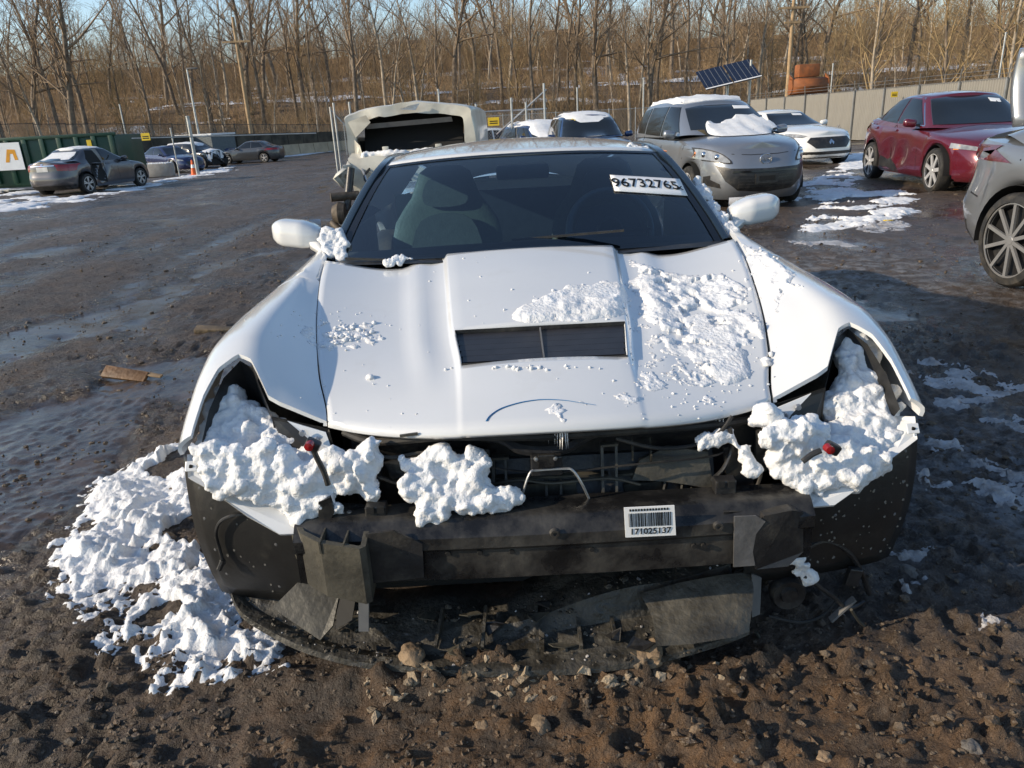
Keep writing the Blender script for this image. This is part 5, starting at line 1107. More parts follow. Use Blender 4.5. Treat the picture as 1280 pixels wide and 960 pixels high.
red.decal('lot_sticker', [(.30, 1.30), (.62, 1.26), (.58, 1.32), (.30, 1.36)], 'f', M_PAPER, .010, step=.15)
red.place((1082, 223), (1178, 241))
# ---------------------------------------------------------------- white sedan behind the minivan
P_W2 = mat('pearl_white_paint', (.74, .74, .72), .25, 0, .03, 3, coat=.9, dirt=.15, dirtcol=(.4, .38, .35))
acu = Car('sedan', 'white sedan with a black pointed grille parked behind the silver minivan', 'car', P_W2, 4.94, 1.91, 2.87, .93, .34, [(-2.47, .78), (-2.2, .88), (-1.5, .98), (-.9, 1.02), (0, .95), (1.3, .99), (1.75, 1.06), (2.47, 1.0)], [(-2.47, .70), (-2.1, .82), (-1.2, .92), (-.4, .93), (1.0, .96), (2.47, .97)], ((-1.0, 1.98), (-.1, 1.05)), [(-1.0, 1.26), (-.1, 1.39), (.4, 1.43), (1.1, 1.40), (1.9, 1.2)], (.83, .58), plan_p=3.6)
acu.wheels(10, M_ALUD).glass([[(-.5, .99), (.05, 1.31), (.42, 1.34), (.42, 1.0)], [(.48, 1.0), (.48, 1.34), (1.0, 1.30), (1.3, 1.04)]], [(-.70, 1.02), (.70, 1.02), (.54, 1.33), (-.54, 1.33)], [(-.6, 1.06), (.6, 1.06), (.5, 1.31), (-.5, 1.31)])
ag = acu.decal('grille', [(-.50, .72), (.50, .72), (.60, .62), (.42, .46), (-.42, .46), (-.60, .62)], 'f', M_BLACKPL, .012, step=.08)
acu.decal('badge', [(-.07, .60), (0, .67), (.07, .60), (.045, .54), (0, .60), (-.045, .54)], 'f', M_CHROME, .022, ag, step=.06)
acu.decal('lower_intake', [(-.62, .22), (.62, .22), (.70, .38), (-.70, .38)], 'f', M_BLACKPL, .008, step=.1)
for sx in (-1, 1):
    acu.decal('headlight', [(sx * .92, .74), (sx * .66, .72), (sx * .56, .76), (sx * .70, .81), (sx * .90, .83)], 'f', M_LAMP, .012, step=.07)
    acu.decal('air_slot', [(sx * .74, .30), (sx * .86, .34), (sx * .86, .50), (sx * .80, .52)], 'f', M_BLACKPL, .008, step=.07)
acu.mirrors(-.5, 1.04, .87).lines([((.45, .3), (.45, .98)), ((-.8, .35), (-.75, .93))])
acu.decal('lot_sticker', [(.15, 1.26), (.42, 1.25), (.41, 1.30), (.15, 1.31)], 'f', M_PAPER, .012, step=.2)
p = on_ground(1012, 207); acu.put(p.x + .1, p.y + 2.42, R(10))
# ---------------------------------------------------------------- dark grey sedan with a crushed door, left
P_DK = mat('gunmetal_paint', (.075, .072, .080), .3, .4, .06, 3, coat=.9, dirt=.35, dirtcol=(.16, .14, .12), dscale=1.5)
def civ_dent(x, y, z):
    k = np.exp(-((y - .72) / .30) ** 2 - ((z - .75) / .32) ** 2) * .20 * (1 + .35 * np.sin(y * 14 + z * 11))
    return np.where(x < -.6, x + k, x), y, z
civ = Car('sedan', 'dark grey sedan with a crushed rear door, standing before the green dumpster', 'car', P_DK, 4.5, 1.755, 2.67, .92, .315, [(-2.25, .72), (-2.0, .82), (-1.4, .95), (-.95, 1.0), (0, .93), (1.3, .98), (1.65, 1.07), (2.25, 1.06)], [(-2.25, .66), (-1.9, .76), (-1.1, .88), (0, .92), (1.2, .97), (2.25, 1.0)], ((-1.15, 1.85), (-.15, 1.0)), [(-1.1, 1.2), (-.1, 1.40), (.35, 1.435), (.95, 1.40), (1.8, 1.18)], (.79, .57), dr=[(0, .14), (.2, .02), (.45, 0), (.6, .05), (.9, .06), (1, .10)], plan_p=4.2, dent=civ_dent)
civ.wheels(5, M_ALU, True).glass([[(-.62, .98), (0, 1.33), (.36, 1.36), (.36, .99)]], [(-.7, .99), (.7, .99), (.52, 1.33), (-.52, 1.33)], [(-.60, 1.06), (.60, 1.06), (.50, 1.33), (-.50, 1.33)])
civ.decal('side_window', [(.42, 1.0), (.42, 1.36), (.92, 1.32), (1.15, 1.05)], 'rt', M_WINDOW, .009, step=.07)
civ.decal('bare_pillar', [(.40, .98), (.42, 1.36), (.62, 1.35), (.62, .98)], 'l', mat('grey_primer', (.22, .21, .19), .6), .007, step=.15)
civ.decal('crushed_door', [(.46, .30), (.42, .62), (.50, .98), (.60, 1.32), (.90, 1.33), (1.10, 1.08), (1.05, .86), (1.12, .70), (.98, .52), (.86, .40)], 'l', M_DARK, .010, step=.08)
for sx in (-1, 1): civ.decal('tail_light', [(sx * .87, .76), (sx * .52, .77), (sx * .48, .84), (sx * .56, .95), (sx * .85, .96)], 'r', M_RED, .014, step=.07)
for ax in ('l', 'rt'): civ.decal('tail_light', [(2.21, .76), (2.0, .84), (1.90, .95), (2.2, .965)], ax, M_RED, .012, step=.08)
civ.decal('number_plate', box2(-.20, .20, .76, .90), 'r', mat('plate_grey', (.45, .46, .46), .5), .012, step=.2); civ.decal('boot_trim', box2(-.42, .42, .925, .945), 'r', M_CHROME, .012, step=.2)
civ.decal('badge', box2(-.04, .04, .955, .995), 'r', M_CHROME, .012, step=.2); civ.decal('rear_valance', [(-.72, .21), (.72, .21), (.76, .34), (-.76, .34)], 'r', M_BLACKPL, .008, step=.1)
civ.lines([((-.2, .3), (-.16, .95)), ((.40, .32), (.38, .97)), ((-1.0, .4), (-.95, .9))]).handles([(.22, .88)]).mirrors(-.52, 1.02, .82)
civ.place((118, 240), (172, 233.5))
civ.snow([(-.52, 1.08), (.52, 1.08), (.44, 1.30), (-.44, 1.30)], 'r', .012, 'snow film on the rear window of the grey sedan with the crushed door', 2, step=.12, smooth=0)
civ.snow([(-.45, .0), (.45, .0), (.45, .9), (-.45, .9)], 't', .02, 'snow film on the roof of the grey sedan with the crushed door', 2, step=.15)
# ---------------------------------------------------------------- simpler bodies for the far cars
P_BLUE = mat('navy_paint', (.018, .026, .085), .25, .2, .06, 3, coat=1, dirt=.15); P_BLK = mat('black_paint', (.014, .014, .017), .25, .1, .06, 3, coat=1, dirt=.2); P_BLU2 = mat('deep_blue_paint', (.012, .035, .11), .25, .2, .06, 3, coat=1, dirt=.2)
P_LT = mat('light_silver_paint', (.42, .43, .44), .3, .4, .05, 3, coat=.8, dirt=.2); P_TAN = mat('tan_silver_paint', (.26, .235, .20), .35, .4, .05, 3, coat=.7, dirt=.3)
def far_sedan(label, pm, wheels_m=None, group=None, **k):
    c = Car('sedan', label, 'car', pm, 4.7, 1.8, 2.75, .95, .325, sed_top, sed_belt, ((-1.0, 1.95), (-.15, 1.1)), sed_roof, (.81, .57), plan_p=4, n=160, **k)
    c.wheels(5, wheels_m or M_ALU).glass([[(-.6, .99), (-.02, 1.34), (.40, 1.38), (.40, 1.0)], [(.46, 1.0), (.46, 1.38), (1.0, 1.33), (1.32, 1.04)]], [(-.68, .99), (.68, .99), (.52, 1.35), (-.52, 1.35)], [(-.6, 1.08), (.6, 1.08), (.5, 1.35), (-.5, 1.35)])
    for sx in (-1, 1):
        c.decal('headlight', [(sx * .86, .66), (sx * .58, .63), (sx * .60, .70), (sx * .84, .76)], 'f', M_LAMP, .012, step=.1)
        c.decal('tail_light', [(sx * .86, .82), (sx * .5, .83), (sx * .5, .95), (sx * .84, .95)], 'r', M_RED, .012, step=.1)
    for ax in ('l', 'rt'): c.decal('tail_light', [(2.30, .80), (2.08, .85), (2.0, .94), (2.28, .95)], ax, M_RED, .012, step=.1)
    c.decal('grille', [(-.5, .60), (.5, .60), (.42, .40), (-.42, .40)], 'f', M_BLACKPL, .008, step=.12)
    return c.lines([((.43, .3), (.43, .98))]).mirrors(-.52, 1.0, .83)
def far_suv(label, pm, H=1.68, name='suv', **k):
    h = H - 1.68
    c = Car(name, label, 'car', pm, 4.6, 1.84, 2.68, .92, .35, [(-2.3, .92), (-2.0, 1.02), (-1.2, 1.10), (0, 1.05), (2.3, 1.08)], [(-2.3, .85), (-1.9, .93), (-.8, 1.0), (1, 1.02), (2.3, 1.04)], ((-1.15, 2.22), (-.35, 1.95)), [(-1.1, 1.5 + h), (-.3, 1.64 + h), (.6, 1.69 + h), (2.0, 1.63 + h)], (.83, .64), plan_p=4.4, n=160, **k)
    c.wheels(5, M_ALU).glass([[(-.75, 1.08), (-.22, 1.54 + h), (.25, 1.57 + h), (.25, 1.08)], [(.32, 1.08), (.32, 1.57 + h), (1.1, 1.56 + h), (1.15, 1.1)], [(1.22, 1.11), (1.18, 1.55 + h), (1.75, 1.50 + h), (1.85, 1.14)]], [(-.74, 1.09), (.74, 1.09), (.60, 1.56 + h), (-.60, 1.56 + h)], [(-.66, 1.12), (.66, 1.12), (.58, 1.55 + h), (-.58, 1.55 + h)])
    for sx in (-1, 1):
        c.decal('headlight', [(sx * .88, .76), (sx * .58, .74), (sx * .58, .84), (sx * .86, .90)], 'f', M_LAMP, .012, step=.1); c.decal('tail_light', [(sx * .90, .85), (sx * .68, .85), (sx * .68, 1.05), (sx * .88, 1.05)], 'r', M_RED, .012, step=.1)
    c.decal('grille', [(-.5, .80), (.5, .80), (.42, .55), (-.42, .55)], 'f', M_BLACKPL, .008, step=.12)
    return c.lines([((.28, .3), (.28, 1.05))]).mirrors(-.62, 1.10, .86)
far_sedan('navy blue sedan parked side-on behind the left fence posts', P_BLUE).place((168, 217), (237, 216))
def nose_dent(x, y, z):
    k = sstep(-1.4, -2.3, y) * .35 * (1 + .4 * np.sin(x * 7 + z * 9)); return x * (1 - .15 * k), y + k, z - .10 * k
c = far_suv('black crossover with a smashed nose and snowy hood, second in the left row', P_BLK, 1.55, dent=nose_dent).place((205, 212), (268, 210))
c.snow([(-.6, -2.0), (.6, -2.0), (.6, -1.25), (-.6, -1.25)], 't', .04, 'snow on the hood of the black crossover', 1, step=.15); c.snow([(-.5, -.3), (.5, -.3), (.5, 1.9), (-.5, 1.9)], 't', .04, 'snow on the roof of the black crossover', 2, step=.2)
c = far_suv('dark blue crossover parked farthest back in the left row', P_BLUE, 1.62).place((236, 204), (282, 203)); c.snow([(-.5, -.3), (.5, -.3), (.5, 1.9), (-.5, 1.9)], 't', .04, 'snow on the roof of the farthest dark blue crossover', 3, step=.2)
far_sedan('charcoal sedan with its tail to the driveway, rightmost of the left row', mat('charcoal_paint', (.055, .06, .068), .3, .4, .06, 3, coat=.9, dirt=.3)).place((330, 203), (287, 205))
far_sedan('pale silver car partly hidden behind the crushed-door sedan', P_LT).place((146, 205), (108, 206))
c = far_sedan('black sedan with only its roof showing behind the charcoal one', P_BLK); p = on_ground(300, 199); c.put(p.x, p.y + 3, R(70))
# middle of the yard
c = far_sedan('white sedan far behind the sports car, beside the yellow fence sign', P_W2); p = at_y(622, 150, 29); c.put(p.x, 29 + 1, R(108))
c = far_suv('deep blue compact car with yellow writing on its windshield', P_BLU2, 1.62, name='hatchback'); p = at_y(746, 150, 17.5); c.put(p.x, 17.5 + 2.2, R(3))
for a, b, d, e2 in ((-.42, 1.49, -.30, 1.52), (-.30, 1.52, -.36, 1.46), (-.26, 1.47, -.20, 1.52), (-.20, 1.52, -.15, 1.47), (-.12, 1.47, -.10, 1.53), (-.10, 1.53, .0, 1.50), (.0, 1.50, -.08, 1.47)):
    dx, dz = d - a, e2 - b; q = math.hypot(dx, dz); nx_, nz_ = -dz / q * .010, dx / q * .010; c.decal('marker_writing', [(a + nx_, b + nz_), (d + nx_, e2 + nz_), (d - nx_, e2 - nz_), (a - nx_, b - nz_)], 'f', M_YELLOW, .010, step=.3)
c.snow([(-.55, -.3), (.55, -.3), (.55, 1.9), (-.55, 1.9)], 't', .03, 'snow on the roof of the deep blue compact car', 4, step=.2)
def crush_roof(x, y, z): return x, y, z
c = far_suv('blue wrecked crossover heaped with snow, between white sedan and blue compact', P_BLU2, 1.50, dent=nose_dent); p = at_y(684, 150, 22); c.put(p.x, 22 + 1.4, R(20))
c.snow([(-.60, 1.10), (.40, 1.10), (.50, 1.36), (.1, 1.45), (-.55, 1.42)], 'f', .06, 'snow sheet over the windshield of the blue wrecked crossover', 7, step=.1); c.snow([(-.55, -.3), (.55, -.3), (.55, 1.9), (-.55, 1.9)], 't', .06, 'snow on the roof of the blue wrecked crossover', 8, step=.2)
# by the right-hand fence
c = far_suv('grey-brown crossover parked against the metal fence behind the maroon sedan', P_TAN, 1.72); p = on_ground(1090, 173); c.put(p.x, p.y, R(-58))
c = far_sedan('tan sedan between the white sedan and the metal fence', P_TAN); p = on_ground(1060, 170); c.put(p.x - 1.2, p.y + 3.2, R(-60))
# ---------------------------------------------------------------- cream wreck with its whole front torn away, behind the sports car
P_CREAM = mat('cream_paint', (.55, .535, .47), .4, 0, .12, 4, coat=.4, dirt=.45, dirtcol=(.22, .19, .15), dscale=2.2)
wk = thing('wrecked_truck', 'cream truck cab with its front end torn off, behind the sports car\'s left shoulder', 'truck'); wp = on_ground(512, 262); wp = Vector((wp.x, 10.2, 0))
c0 = at_y(516, 200, 10.2); wk.location = (c0.x, 10.2, float(g0(c0.x, 10.2))); wk.rotation_euler = (0, 0, R(-3))
def wsec(y, k, lift=0): # frame outline of the cab at depth y
    P = [(-.80, .75), (-.84, 1.05), (-.83, 1.45), (-.78, 1.58), (-.45, 1.65), (0, 1.70), (.45, 1.66), (.78, 1.60), (.83, 1.46), (.84, 1.05), (.80, .75)]; return [Vector((a * k, y, .75 + (b - .75) * (1 + lift))) for a, b in catmull_xz(P)]
def catmull_xz(P): return [(p.x, p.y) for p in catmull([Vector((a, b, 0)) for a, b in P], 4)]
MB().grid([wsec(0, 1), wsec(.05, 1.02, .01), wsec(.6, 1.03, .02), wsec(1.6, 1.02, .02), wsec(2.6, 1.0, 0)]).build('cab_shell', P_CREAM, wk, 50)
def inner(P, k): return P
O = wsec(0, 1); I = [Vector((p.x * .86, -.005, 1.10 + (p.z - 1.10) * .76 + .02) if p.z > 1.10 else (p.x * .86, -.005, 1.10)) for p in O]
fr_ = MB().grid([O, I, [p + Vector((0, .10, 0)) for p in I]]).build('window_frame', P_CREAM, wk, 40)
for o in (fr_, wk.children[0]):
    for v in o.data.vertices: v.co += Vector((.035 * mnoise.noise(v.co * 5), .05 * mnoise.noise(v.co * 4 + Vector((9, 0, 0))), .028 * mnoise.noise(v.co * 6 + Vector((0, 7, 0))))) * (1 if v.co.y < .3 else .3)
for P, mm in (([(-.80, -.03, 1.50), (-.55, -.06, 1.57), (-.50, -.05, 1.48), (-.72, -.03, 1.30)], P_CREAM), ([(-.10, -.05, 1.62), (.04, -.09, 1.66), (.16, -.05, 1.68), (.10, -.04, 1.60)], M_SNOW), ([(-.74, -.04, 1.28), (-.66, -.10, 1.20), (-.63, -.06, .98), (-.76, -.04, 1.0)], P_CREAM), ([(-.60, .02, 1.46), (.55, .02, 1.50), (.56, .05, 1.44), (-.58, .05, 1.40)], M_GREY)):
    MB().plate(P, (0, .015, 0)).build('bent_panel', mm, wk, 0)
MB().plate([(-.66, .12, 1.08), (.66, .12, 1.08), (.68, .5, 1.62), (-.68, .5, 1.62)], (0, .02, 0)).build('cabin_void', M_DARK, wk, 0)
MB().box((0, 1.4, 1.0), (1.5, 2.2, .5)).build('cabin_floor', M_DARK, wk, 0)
MB().grid([[Vector((u * .80, -.02 - .06 * (1 - u * u), 1.12 - .01 * u * u)) for u in np.linspace(-1, 1, 11)], [Vector((u * .80, -.25 - .05 * (1 - u * u), 1.06 + .015 * math.sin(u * 9))) for u in np.linspace(-1, 1, 11)], [Vector((u * .78, -.32, .92 + .02 * math.sin(u * 12))) for u in np.linspace(-1, 1, 11)], [Vector((u * .76, -.26, .60)) for u in np.linspace(-1, 1, 11)]]).build('cowl_panel', P_CREAM, wk, 40)
for x in (-.34, .36): MB().box((x, -.03, 1.145), (.085, .04, .06), None, .01).build('hinge_tab', P_CREAM, wk)
for x, z in ((-.50, 1.03), (-.27, 1.02), (-.02, 1.02), (.70, 1.16), (-.72, 1.14)): MB().lathe([(0, -.01), (.022, -.008), (.025, .02)], 10, 'y', (x, -.26 if z < 1.1 else -.01, z)).build('grommet', M_BLACKPL, wk)
MB().plate([(-.05, -.28, 1.02), (.02, -.30, 1.10), (.05, -.28, 1.02)], (0, .02, 0)).build('bent_bracket', P_CREAM, wk, 0)
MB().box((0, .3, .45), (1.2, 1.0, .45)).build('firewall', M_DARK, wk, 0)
# torn left fender, hub, rails and struts
tf = [[Vector((-.80 + .05 * math.sin(j * 1.9), -.26 - .07 * j, 1.02 - .02 * j - .02 * (j % 2))), Vector((-.86 - .02 * j, -.26 - .07 * j + .03 * math.sin(j * 2.4), .88 - .05 * (j % 3))), Vector((-.86 + .05 * math.sin(j * 2.2), -.24 - .07 * j, .74 + .06 * math.sin(j * 3)))] for j in range(5)]
o = MB().grid(tf).build('torn_fender', P_CREAM, wk, 30); solidify(o, .02, 0)
M_IRON = mat('rusty_iron', (.085, .07, .055), .65, .4, .4, 18, .3, 60)
MB().tube([(-.95, -.75, .62), (-.62, -.62, .62)], .055, 12).build('axle_stub', M_IRON, wk); MB().lathe([(0, -.10), (.10, -.08), (.14, 0), (.12, .08), (.0, .10)], 18, 'x', (-.86, -.75, .42)).build('wheel_hub', M_IRON, wk)
MB().tube(catmull([(-.98, -.70, .30), (-.86, -.8, .22), (-.70, -.7, .18), (-.5, -.5, .22)], 4), .045, 10).build('control_arm', M_IRON, wk); MB().tube([(-.70, -.55, .95), (-.78, -.70, .45)], .05, 10).build('strut', M_BLACKPL, wk)
for x in (-.45, .45): MB().box((x, -.55, .50), (.10, 1.0, .14)).build('frame_rail', M_IRON, wk, 0)
for k in range(6):
    r2 = random.Random(k); MB().tube(catmull([(-.62 + .1 * k, -.30, .92), (-.60 + .12 * k + r2.uniform(-.1, .1), -.50, .80), (-.55 + .1 * k + r2.uniform(-.2, .2), -.60, .60)], 5), .016, 7).build('torn_hose', M_BLACKPL if k % 2 else M_STEEL, wk)
MB().box((-.97, .9, 1.22), (.09, .10, .36), None, .02).build('tail_light', M_RED, wk)
for sx in (-1, 1): MB().lathe([(.2, -.11), (.36, -.10), (.38, 0), (.36, .10), (.2, .11)], 28, 'x', (sx * .74, 2.0, .38)).build('wheel', M_RUB, wk)
snow_blob('snow_clump', 'snow strip lying on the cowl of the cream wreck', [(Vector((x, -.22 + .03 * math.sin(x * 9), 1.085)), .035 + .02 * abs(math.sin(x * 7))) for x in np.linspace(-.6, .3, 26)], .02, .02, M_SNOW, wk.location)

# ================================================================== background
def at_d(px, D, z=None):
    "ground position under image column px at depth D (and the height of a row there)"
    p = at_y(px, 150 - .0524 * (px - 640), D); return Vector((p.x, D, float(g0(p.x, D)) if z is None else z))
def z_at(px, py, D): return at_y(px, py, D).z
# ---------------------------------------------------------------- hill
def hill_z(x, y):
    x = np.asarray(x, float); y = np.asarray(y, float); yy_ = y - .05 * np.abs(x)
    z = interp(yy_, [70, 84, 96, 110, 118, 128, 150, 180, 260, 400], [-1.2, -.9, 1.5, 5.0, 5.7, 6.0, 10.5, 15.5, 22, 24])
    return z + 1.0 * fbm(x * .05, y * .05, 3, 3) * sstep(86, 110, yy_) + .25 * fbm(x * .4, y * .4, 3, 3) * sstep(84, 92, yy_)
X, Y = np.meshgrid(np.linspace(-230, 230, 190), np.concatenate([np.linspace(80, 190, 120), np.linspace(195, 420, 30)]))
idx = np.arange(X.size).reshape(X.shape); F = np.stack([idx[:-1, :-1], idx[:-1, 1:], idx[1:, 1:], idx[1:, :-1]], -1).reshape(-1, 4)
def hill_material():
    m = mat('leaf_litter', (.13, .085, .05), .9, 0, .45, .35, .5, 3, col2=(.26, .175, .10)); return m
hill = np_mesh('hillside', np.stack([X, Y, hill_z(X, Y)], -1).reshape(-1, 3), F, hill_material()); tag(hill, kind='structure')
# snow lying on the ledge half-way up
def hill_snow(x0, x1, y0, y1, cut, label):
    X, Y = np.meshgrid(np.arange(x0, x1, .5), np.arange(y0, y1, .4)); t = np.where(fbm(X * .09, Y * .3, 6.6, 4) > cut, .10, -1) ; o = height_patch(X, Y, hill_z(X, Y) + .05, t, 'hill_snow', M_SNOW, label)
hill_snow(-50, 75, 112, 126, -.08, 'broken band of snow along the ledge half-way up the wooded hill'); hill_snow(-60, 80, 98, 104, .22, 'scraps of snow on the lower hillside'); hill_snow(-70, 90, 128, 150, .20, 'scraps of snow high on the wooded hill')
# ---------------------------------------------------------------- segments as thin prisms
def prisms(A, B, ra, rb, n=3):
    A, B = np.asarray(A, float), np.asarray(B, float); ra, rb = np.broadcast_to(ra, len(A)), np.broadcast_to(rb, len(A)); t = B - A; t /= np.linalg.norm(t, axis=1)[:, None] + 1e-9
    h = np.where(np.abs(t[:, 2:3]) < .9, np.array([[0, 0, 1.]]), np.array([[1., 0, 0]])); a = np.cross(t, h); a /= np.linalg.norm(a, axis=1)[:, None]; b = np.cross(t, a); V = []
    for P, r_ in ((A, ra), (B, rb)):
        for k in range(n): q = 2 * np.pi * k / n; V.append(P + (a * np.cos(q) + b * np.sin(q)) * r_[:, None])
    V = np.stack(V, 1).reshape(-1, 3); base = (np.arange(len(A)) * 2 * n)[:, None]
    F = np.concatenate([base + np.array([k, (k + 1) % n, n + (k + 1) % n, n + k]) for k in range(n)], 0); return V, F
def grow_tree(seed, H, r0, spread=1.0, lean=(0, 0), first=.30, nb=15, twig=.018):
    r = np.random.default_rng(seed); limbs = []; twigs = []
    def branch(p, d, L, rad, lvl):
        n = {0: 9, 1: 6, 2: 4, 3: 2}[lvl]; pts = [p]; dirs = []; q = p.copy(); dd = d / np.linalg.norm(d)
        for i in range(n):
            dd = dd + r.normal(0, (.05, .10, .15, .2)[lvl], 3) + np.array([0, 0, (.02, .05, .04, .0)[lvl]]); dd /= np.linalg.norm(dd); q = q + dd * L / n; pts.append(q.copy()); dirs.append(dd.copy())
        rr = [rad * (1 - .82 * i / n) for i in range(n + 1)]
        (limbs if lvl < 2 else twigs).extend([(pts[i], pts[i + 1], rr[i], rr[i + 1], lvl) for i in range(n)])
        if lvl == 3: return
        k = {0: nb, 1: 8, 2: 6}[lvl]
        for j in range(k):
            f = (first if lvl == 0 else .25) + (1 - (first if lvl == 0 else .25)) * (j + r.uniform(.1, .9)) / k; f = min(f, .99); i = min(int(f * n), n - 1); base = pts[i] + (pts[i + 1] - pts[i]) * (f * n - i); ax = dirs[i]
            side = r.normal(size=3); side -= ax * side.dot(ax); side /= np.linalg.norm(side); ang = r.uniform(.45, .95) * spread
            nd = ax * math.cos(ang) + side * math.sin(ang); LL = L * (1 - .55 * f) * r.uniform(.28, .5) * (1.15 if lvl else 1)
            branch(base, nd, LL, max(rr[i] * r.uniform(.35, .6), twig * .8), lvl + 1)
    branch(np.zeros(3), np.array([lean[0], lean[1], 1.0]), H, r0, 0)
    return limbs, twigs
M_BARK = mat('bark', (.13, .10, .075), .9, 0, .35, 3, .5, 20, col2=(.24, .19, .14)); M_BARKL = mat('pale_bark', (.32, .27, .21), .9, 0, .3, 3, .5, 20); M_TWIG = mat('twigs', (.24, .175, .115), .85, 0, .3, 1.5); M_TWIGY = mat('golden_twigs', (.30, .215, .11), .85, 0, .3, 1.5)
protos = []
for i, (H, r0, sp, ln, fi, nb, bk, tw) in enumerate(((21, .30, 1.0, (.05, 0), .30, 19, M_BARK, M_TWIG), (18, .23, .85, (-.10, 0), .32, 18, M_BARKL, M_TWIG), (23, .36, 1.0, (.0, .05), .26, 21, M_BARK, M_TWIG), (16, .20, .9, (.14, 0), .28, 18, M_BARKL, M_TWIG), (20, .24, .75, (-.04, 0), .34, 19, M_BARK, M_TWIG), (13, .15, .85, (.05, 0), .12, 26, M_BARK, M_TWIGY), (14, .14, .8, (-.08, 0), .12, 26, M_BARKL, M_TWIGY))):
    lb_, tg = grow_tree(100 + i, H, r0, sp, ln, fi, nb)
    def pack(S, n):
        Va, Fa = [], []; 
        V, F = prisms([s_[0] for s_ in S], [s_[1] for s_ in S], np.array([s_[2] for s_ in S]), np.array([s_[3] for s_ in S]), n); return V, F
    tr = [s_ for s_ in lb_ if s_[4] == 0]; li = [s_ for s_ in lb_ if s_[4] == 1]
    Vt, Ft = pack(tr, 8); Vl, Fl = pack(li, 4); Vw, Fw = pack(tg, 3)
    e = bpy.data.objects.new('bare_tree', None); link(e)
    t_ = np_mesh('trunk', Vt, Ft, bk, e); c_ = np_mesh('crown', np.concatenate([Vl, Vw]), np.concatenate([np.pad(Fl, ((0, 0), (0, 0))), Fw + len(Vl)]), tw, e)
    protos.append(e)
used = set()
def plant(k, x, y, s=1.0, rz=0.0, label=None, group=None, z=None):
    o = protos[k] if k not in used else copy_tree(protos[k]); used.add(k)
    o.location = (x, y, (float(hill_z(x, y)) if z is None else z) - .15); o.rotation_euler = (0, 0, rz); o.scale = (s, s, s)
    tag(o, label or 'slender bare tree standing in the wood behind the yard', 'tree', group or 'bare trees of the wood behind the yard'); return o
r2 = random.Random(5)
ZONE = ((150, 'above the green dumpster'), (400, 'above the left row of cars'), (600, 'above the cream wreck'), (800, "above the sports car's roof"), (1000, 'above the silver minivan'), (9999, 'above the maroon sedan'))
for i in range(150):
    px = -60 + 1400 * (i + r2.random()) / 150; D = r2.choice((86, 89, 92, 96, 102, 108, 126, 134, 142, 150)) + r2.uniform(-3, 3); p = at_d(px, D)
    k = r2.choice((0, 1, 2, 3, 4, 4, 1, 5)) if px < 1000 else r2.choice((0, 2, 5, 6, 5, 6)); zn = [t for a, t in ZONE if px < a][0]
    plant(k, p.x, D, r2.uniform(.75, 1.08), r2.uniform(0, 6.28), ('slender pale-barked tree ' if k in (1, 3, 6) else 'dark-barked bare tree ') + ('at the front of the wood ' if D < 105 else 'high on the wooded hill ') + zn)
for i in range(60):
    px = -40 + 1360 * (i + r2.random()) / 60; D = r2.uniform(84, 98); p = at_d(px, D); zn = [t for a, t in ZONE if px < a][0]; k = r2.choice((5, 6, 1, 3))
    plant(k, p.x, D, r2.uniform(.38, .6), r2.uniform(0, 6.28), 'young twiggy ' + ('pale' if k in (1, 3, 6) else 'dark') + ' sapling at the foot of the wood ' + zn, 'saplings at the foot of the wood')
for px, D, k, s, lab in ((92, 84, 2, 1.05, 'thick dark tree forking low at the far left of the wood'), (60, 82, 3, .9, 'pale thin tree leaning right at the left edge of the wood'), (448, 84, 0, 1.0, 'tall tree rising just left of the cream wreck'), (745, 86, 2, 1.0, 'broad tree rising above the blue compact car'), (1180, 62, 5, 1.15, 'spreading golden-twigged tree above the maroon sedan'), (1090, 66, 6, 1.1, 'golden-twigged tree right of the utility pole with the loader below'), (1262, 60, 6, 1.15, 'golden-twigged tree at the top right corner')):
    p = at_d(px, D); plant(k, p.x, D, s, r2.uniform(0, 6.28), lab, z=None if D > 80 else float(g0(p.x, D)))
# brush: nobody could count it
rb = np.random.default_rng(8); n = 5600
bx = rb.uniform(-110, 120, n); by_ = 84 + 96 * rb.uniform(0, 1, n) ** 1.3; bz = hill_z(bx, by_) - .1; byl = by_ - .05 * np.abs(bx)
tall = (.55 + .9 * sstep(124, 150, byl)) * (1 - .72 * np.exp(-((byl - 112) / 9) ** 2)) * (1 + .7 * fbm(bx * .07, by_ * .07, 2, 2))
A = []; B = []; ra = []
for j in range(8):
    h = rb.uniform(1.6, 6.5, n) * tall; d = rb.normal(0, .30, (n, 2)); a = np.stack([bx + rb.normal(0, .7, n), by_ + rb.normal(0, .7, n), bz], -1); b = a + np.stack([d[:, 0] * h, d[:, 1] * h, h], -1)
    A.append(a); B.append(b); ra.append(np.full(n, .028))
    for q in range(4):
        f = rb.uniform(.3, .95, n)[:, None]; c_ = a + (b - a) * f; L = h * rb.uniform(.15, .4, n); dd = rb.normal(0, .6, (n, 3)); dd[:, 2] = np.abs(dd[:, 2]) + .35; A.append(c_); B.append(c_ + dd * L[:, None]); ra.append(np.full(n, .017))
V, F = prisms(np.concatenate(A), np.concatenate(B), np.concatenate(ra), np.concatenate(ra) * .4, 3)
M_BRUSH = mat('brushwood', (.24, .16, .088), .9, 0, .45, .22, col2=(.46, .315, .17))
tag(np_mesh('brush', V, F, M_BRUSH, None, False), 'tangled brown undergrowth covering the wooded hillside', 'undergrowth', kind='stuff')
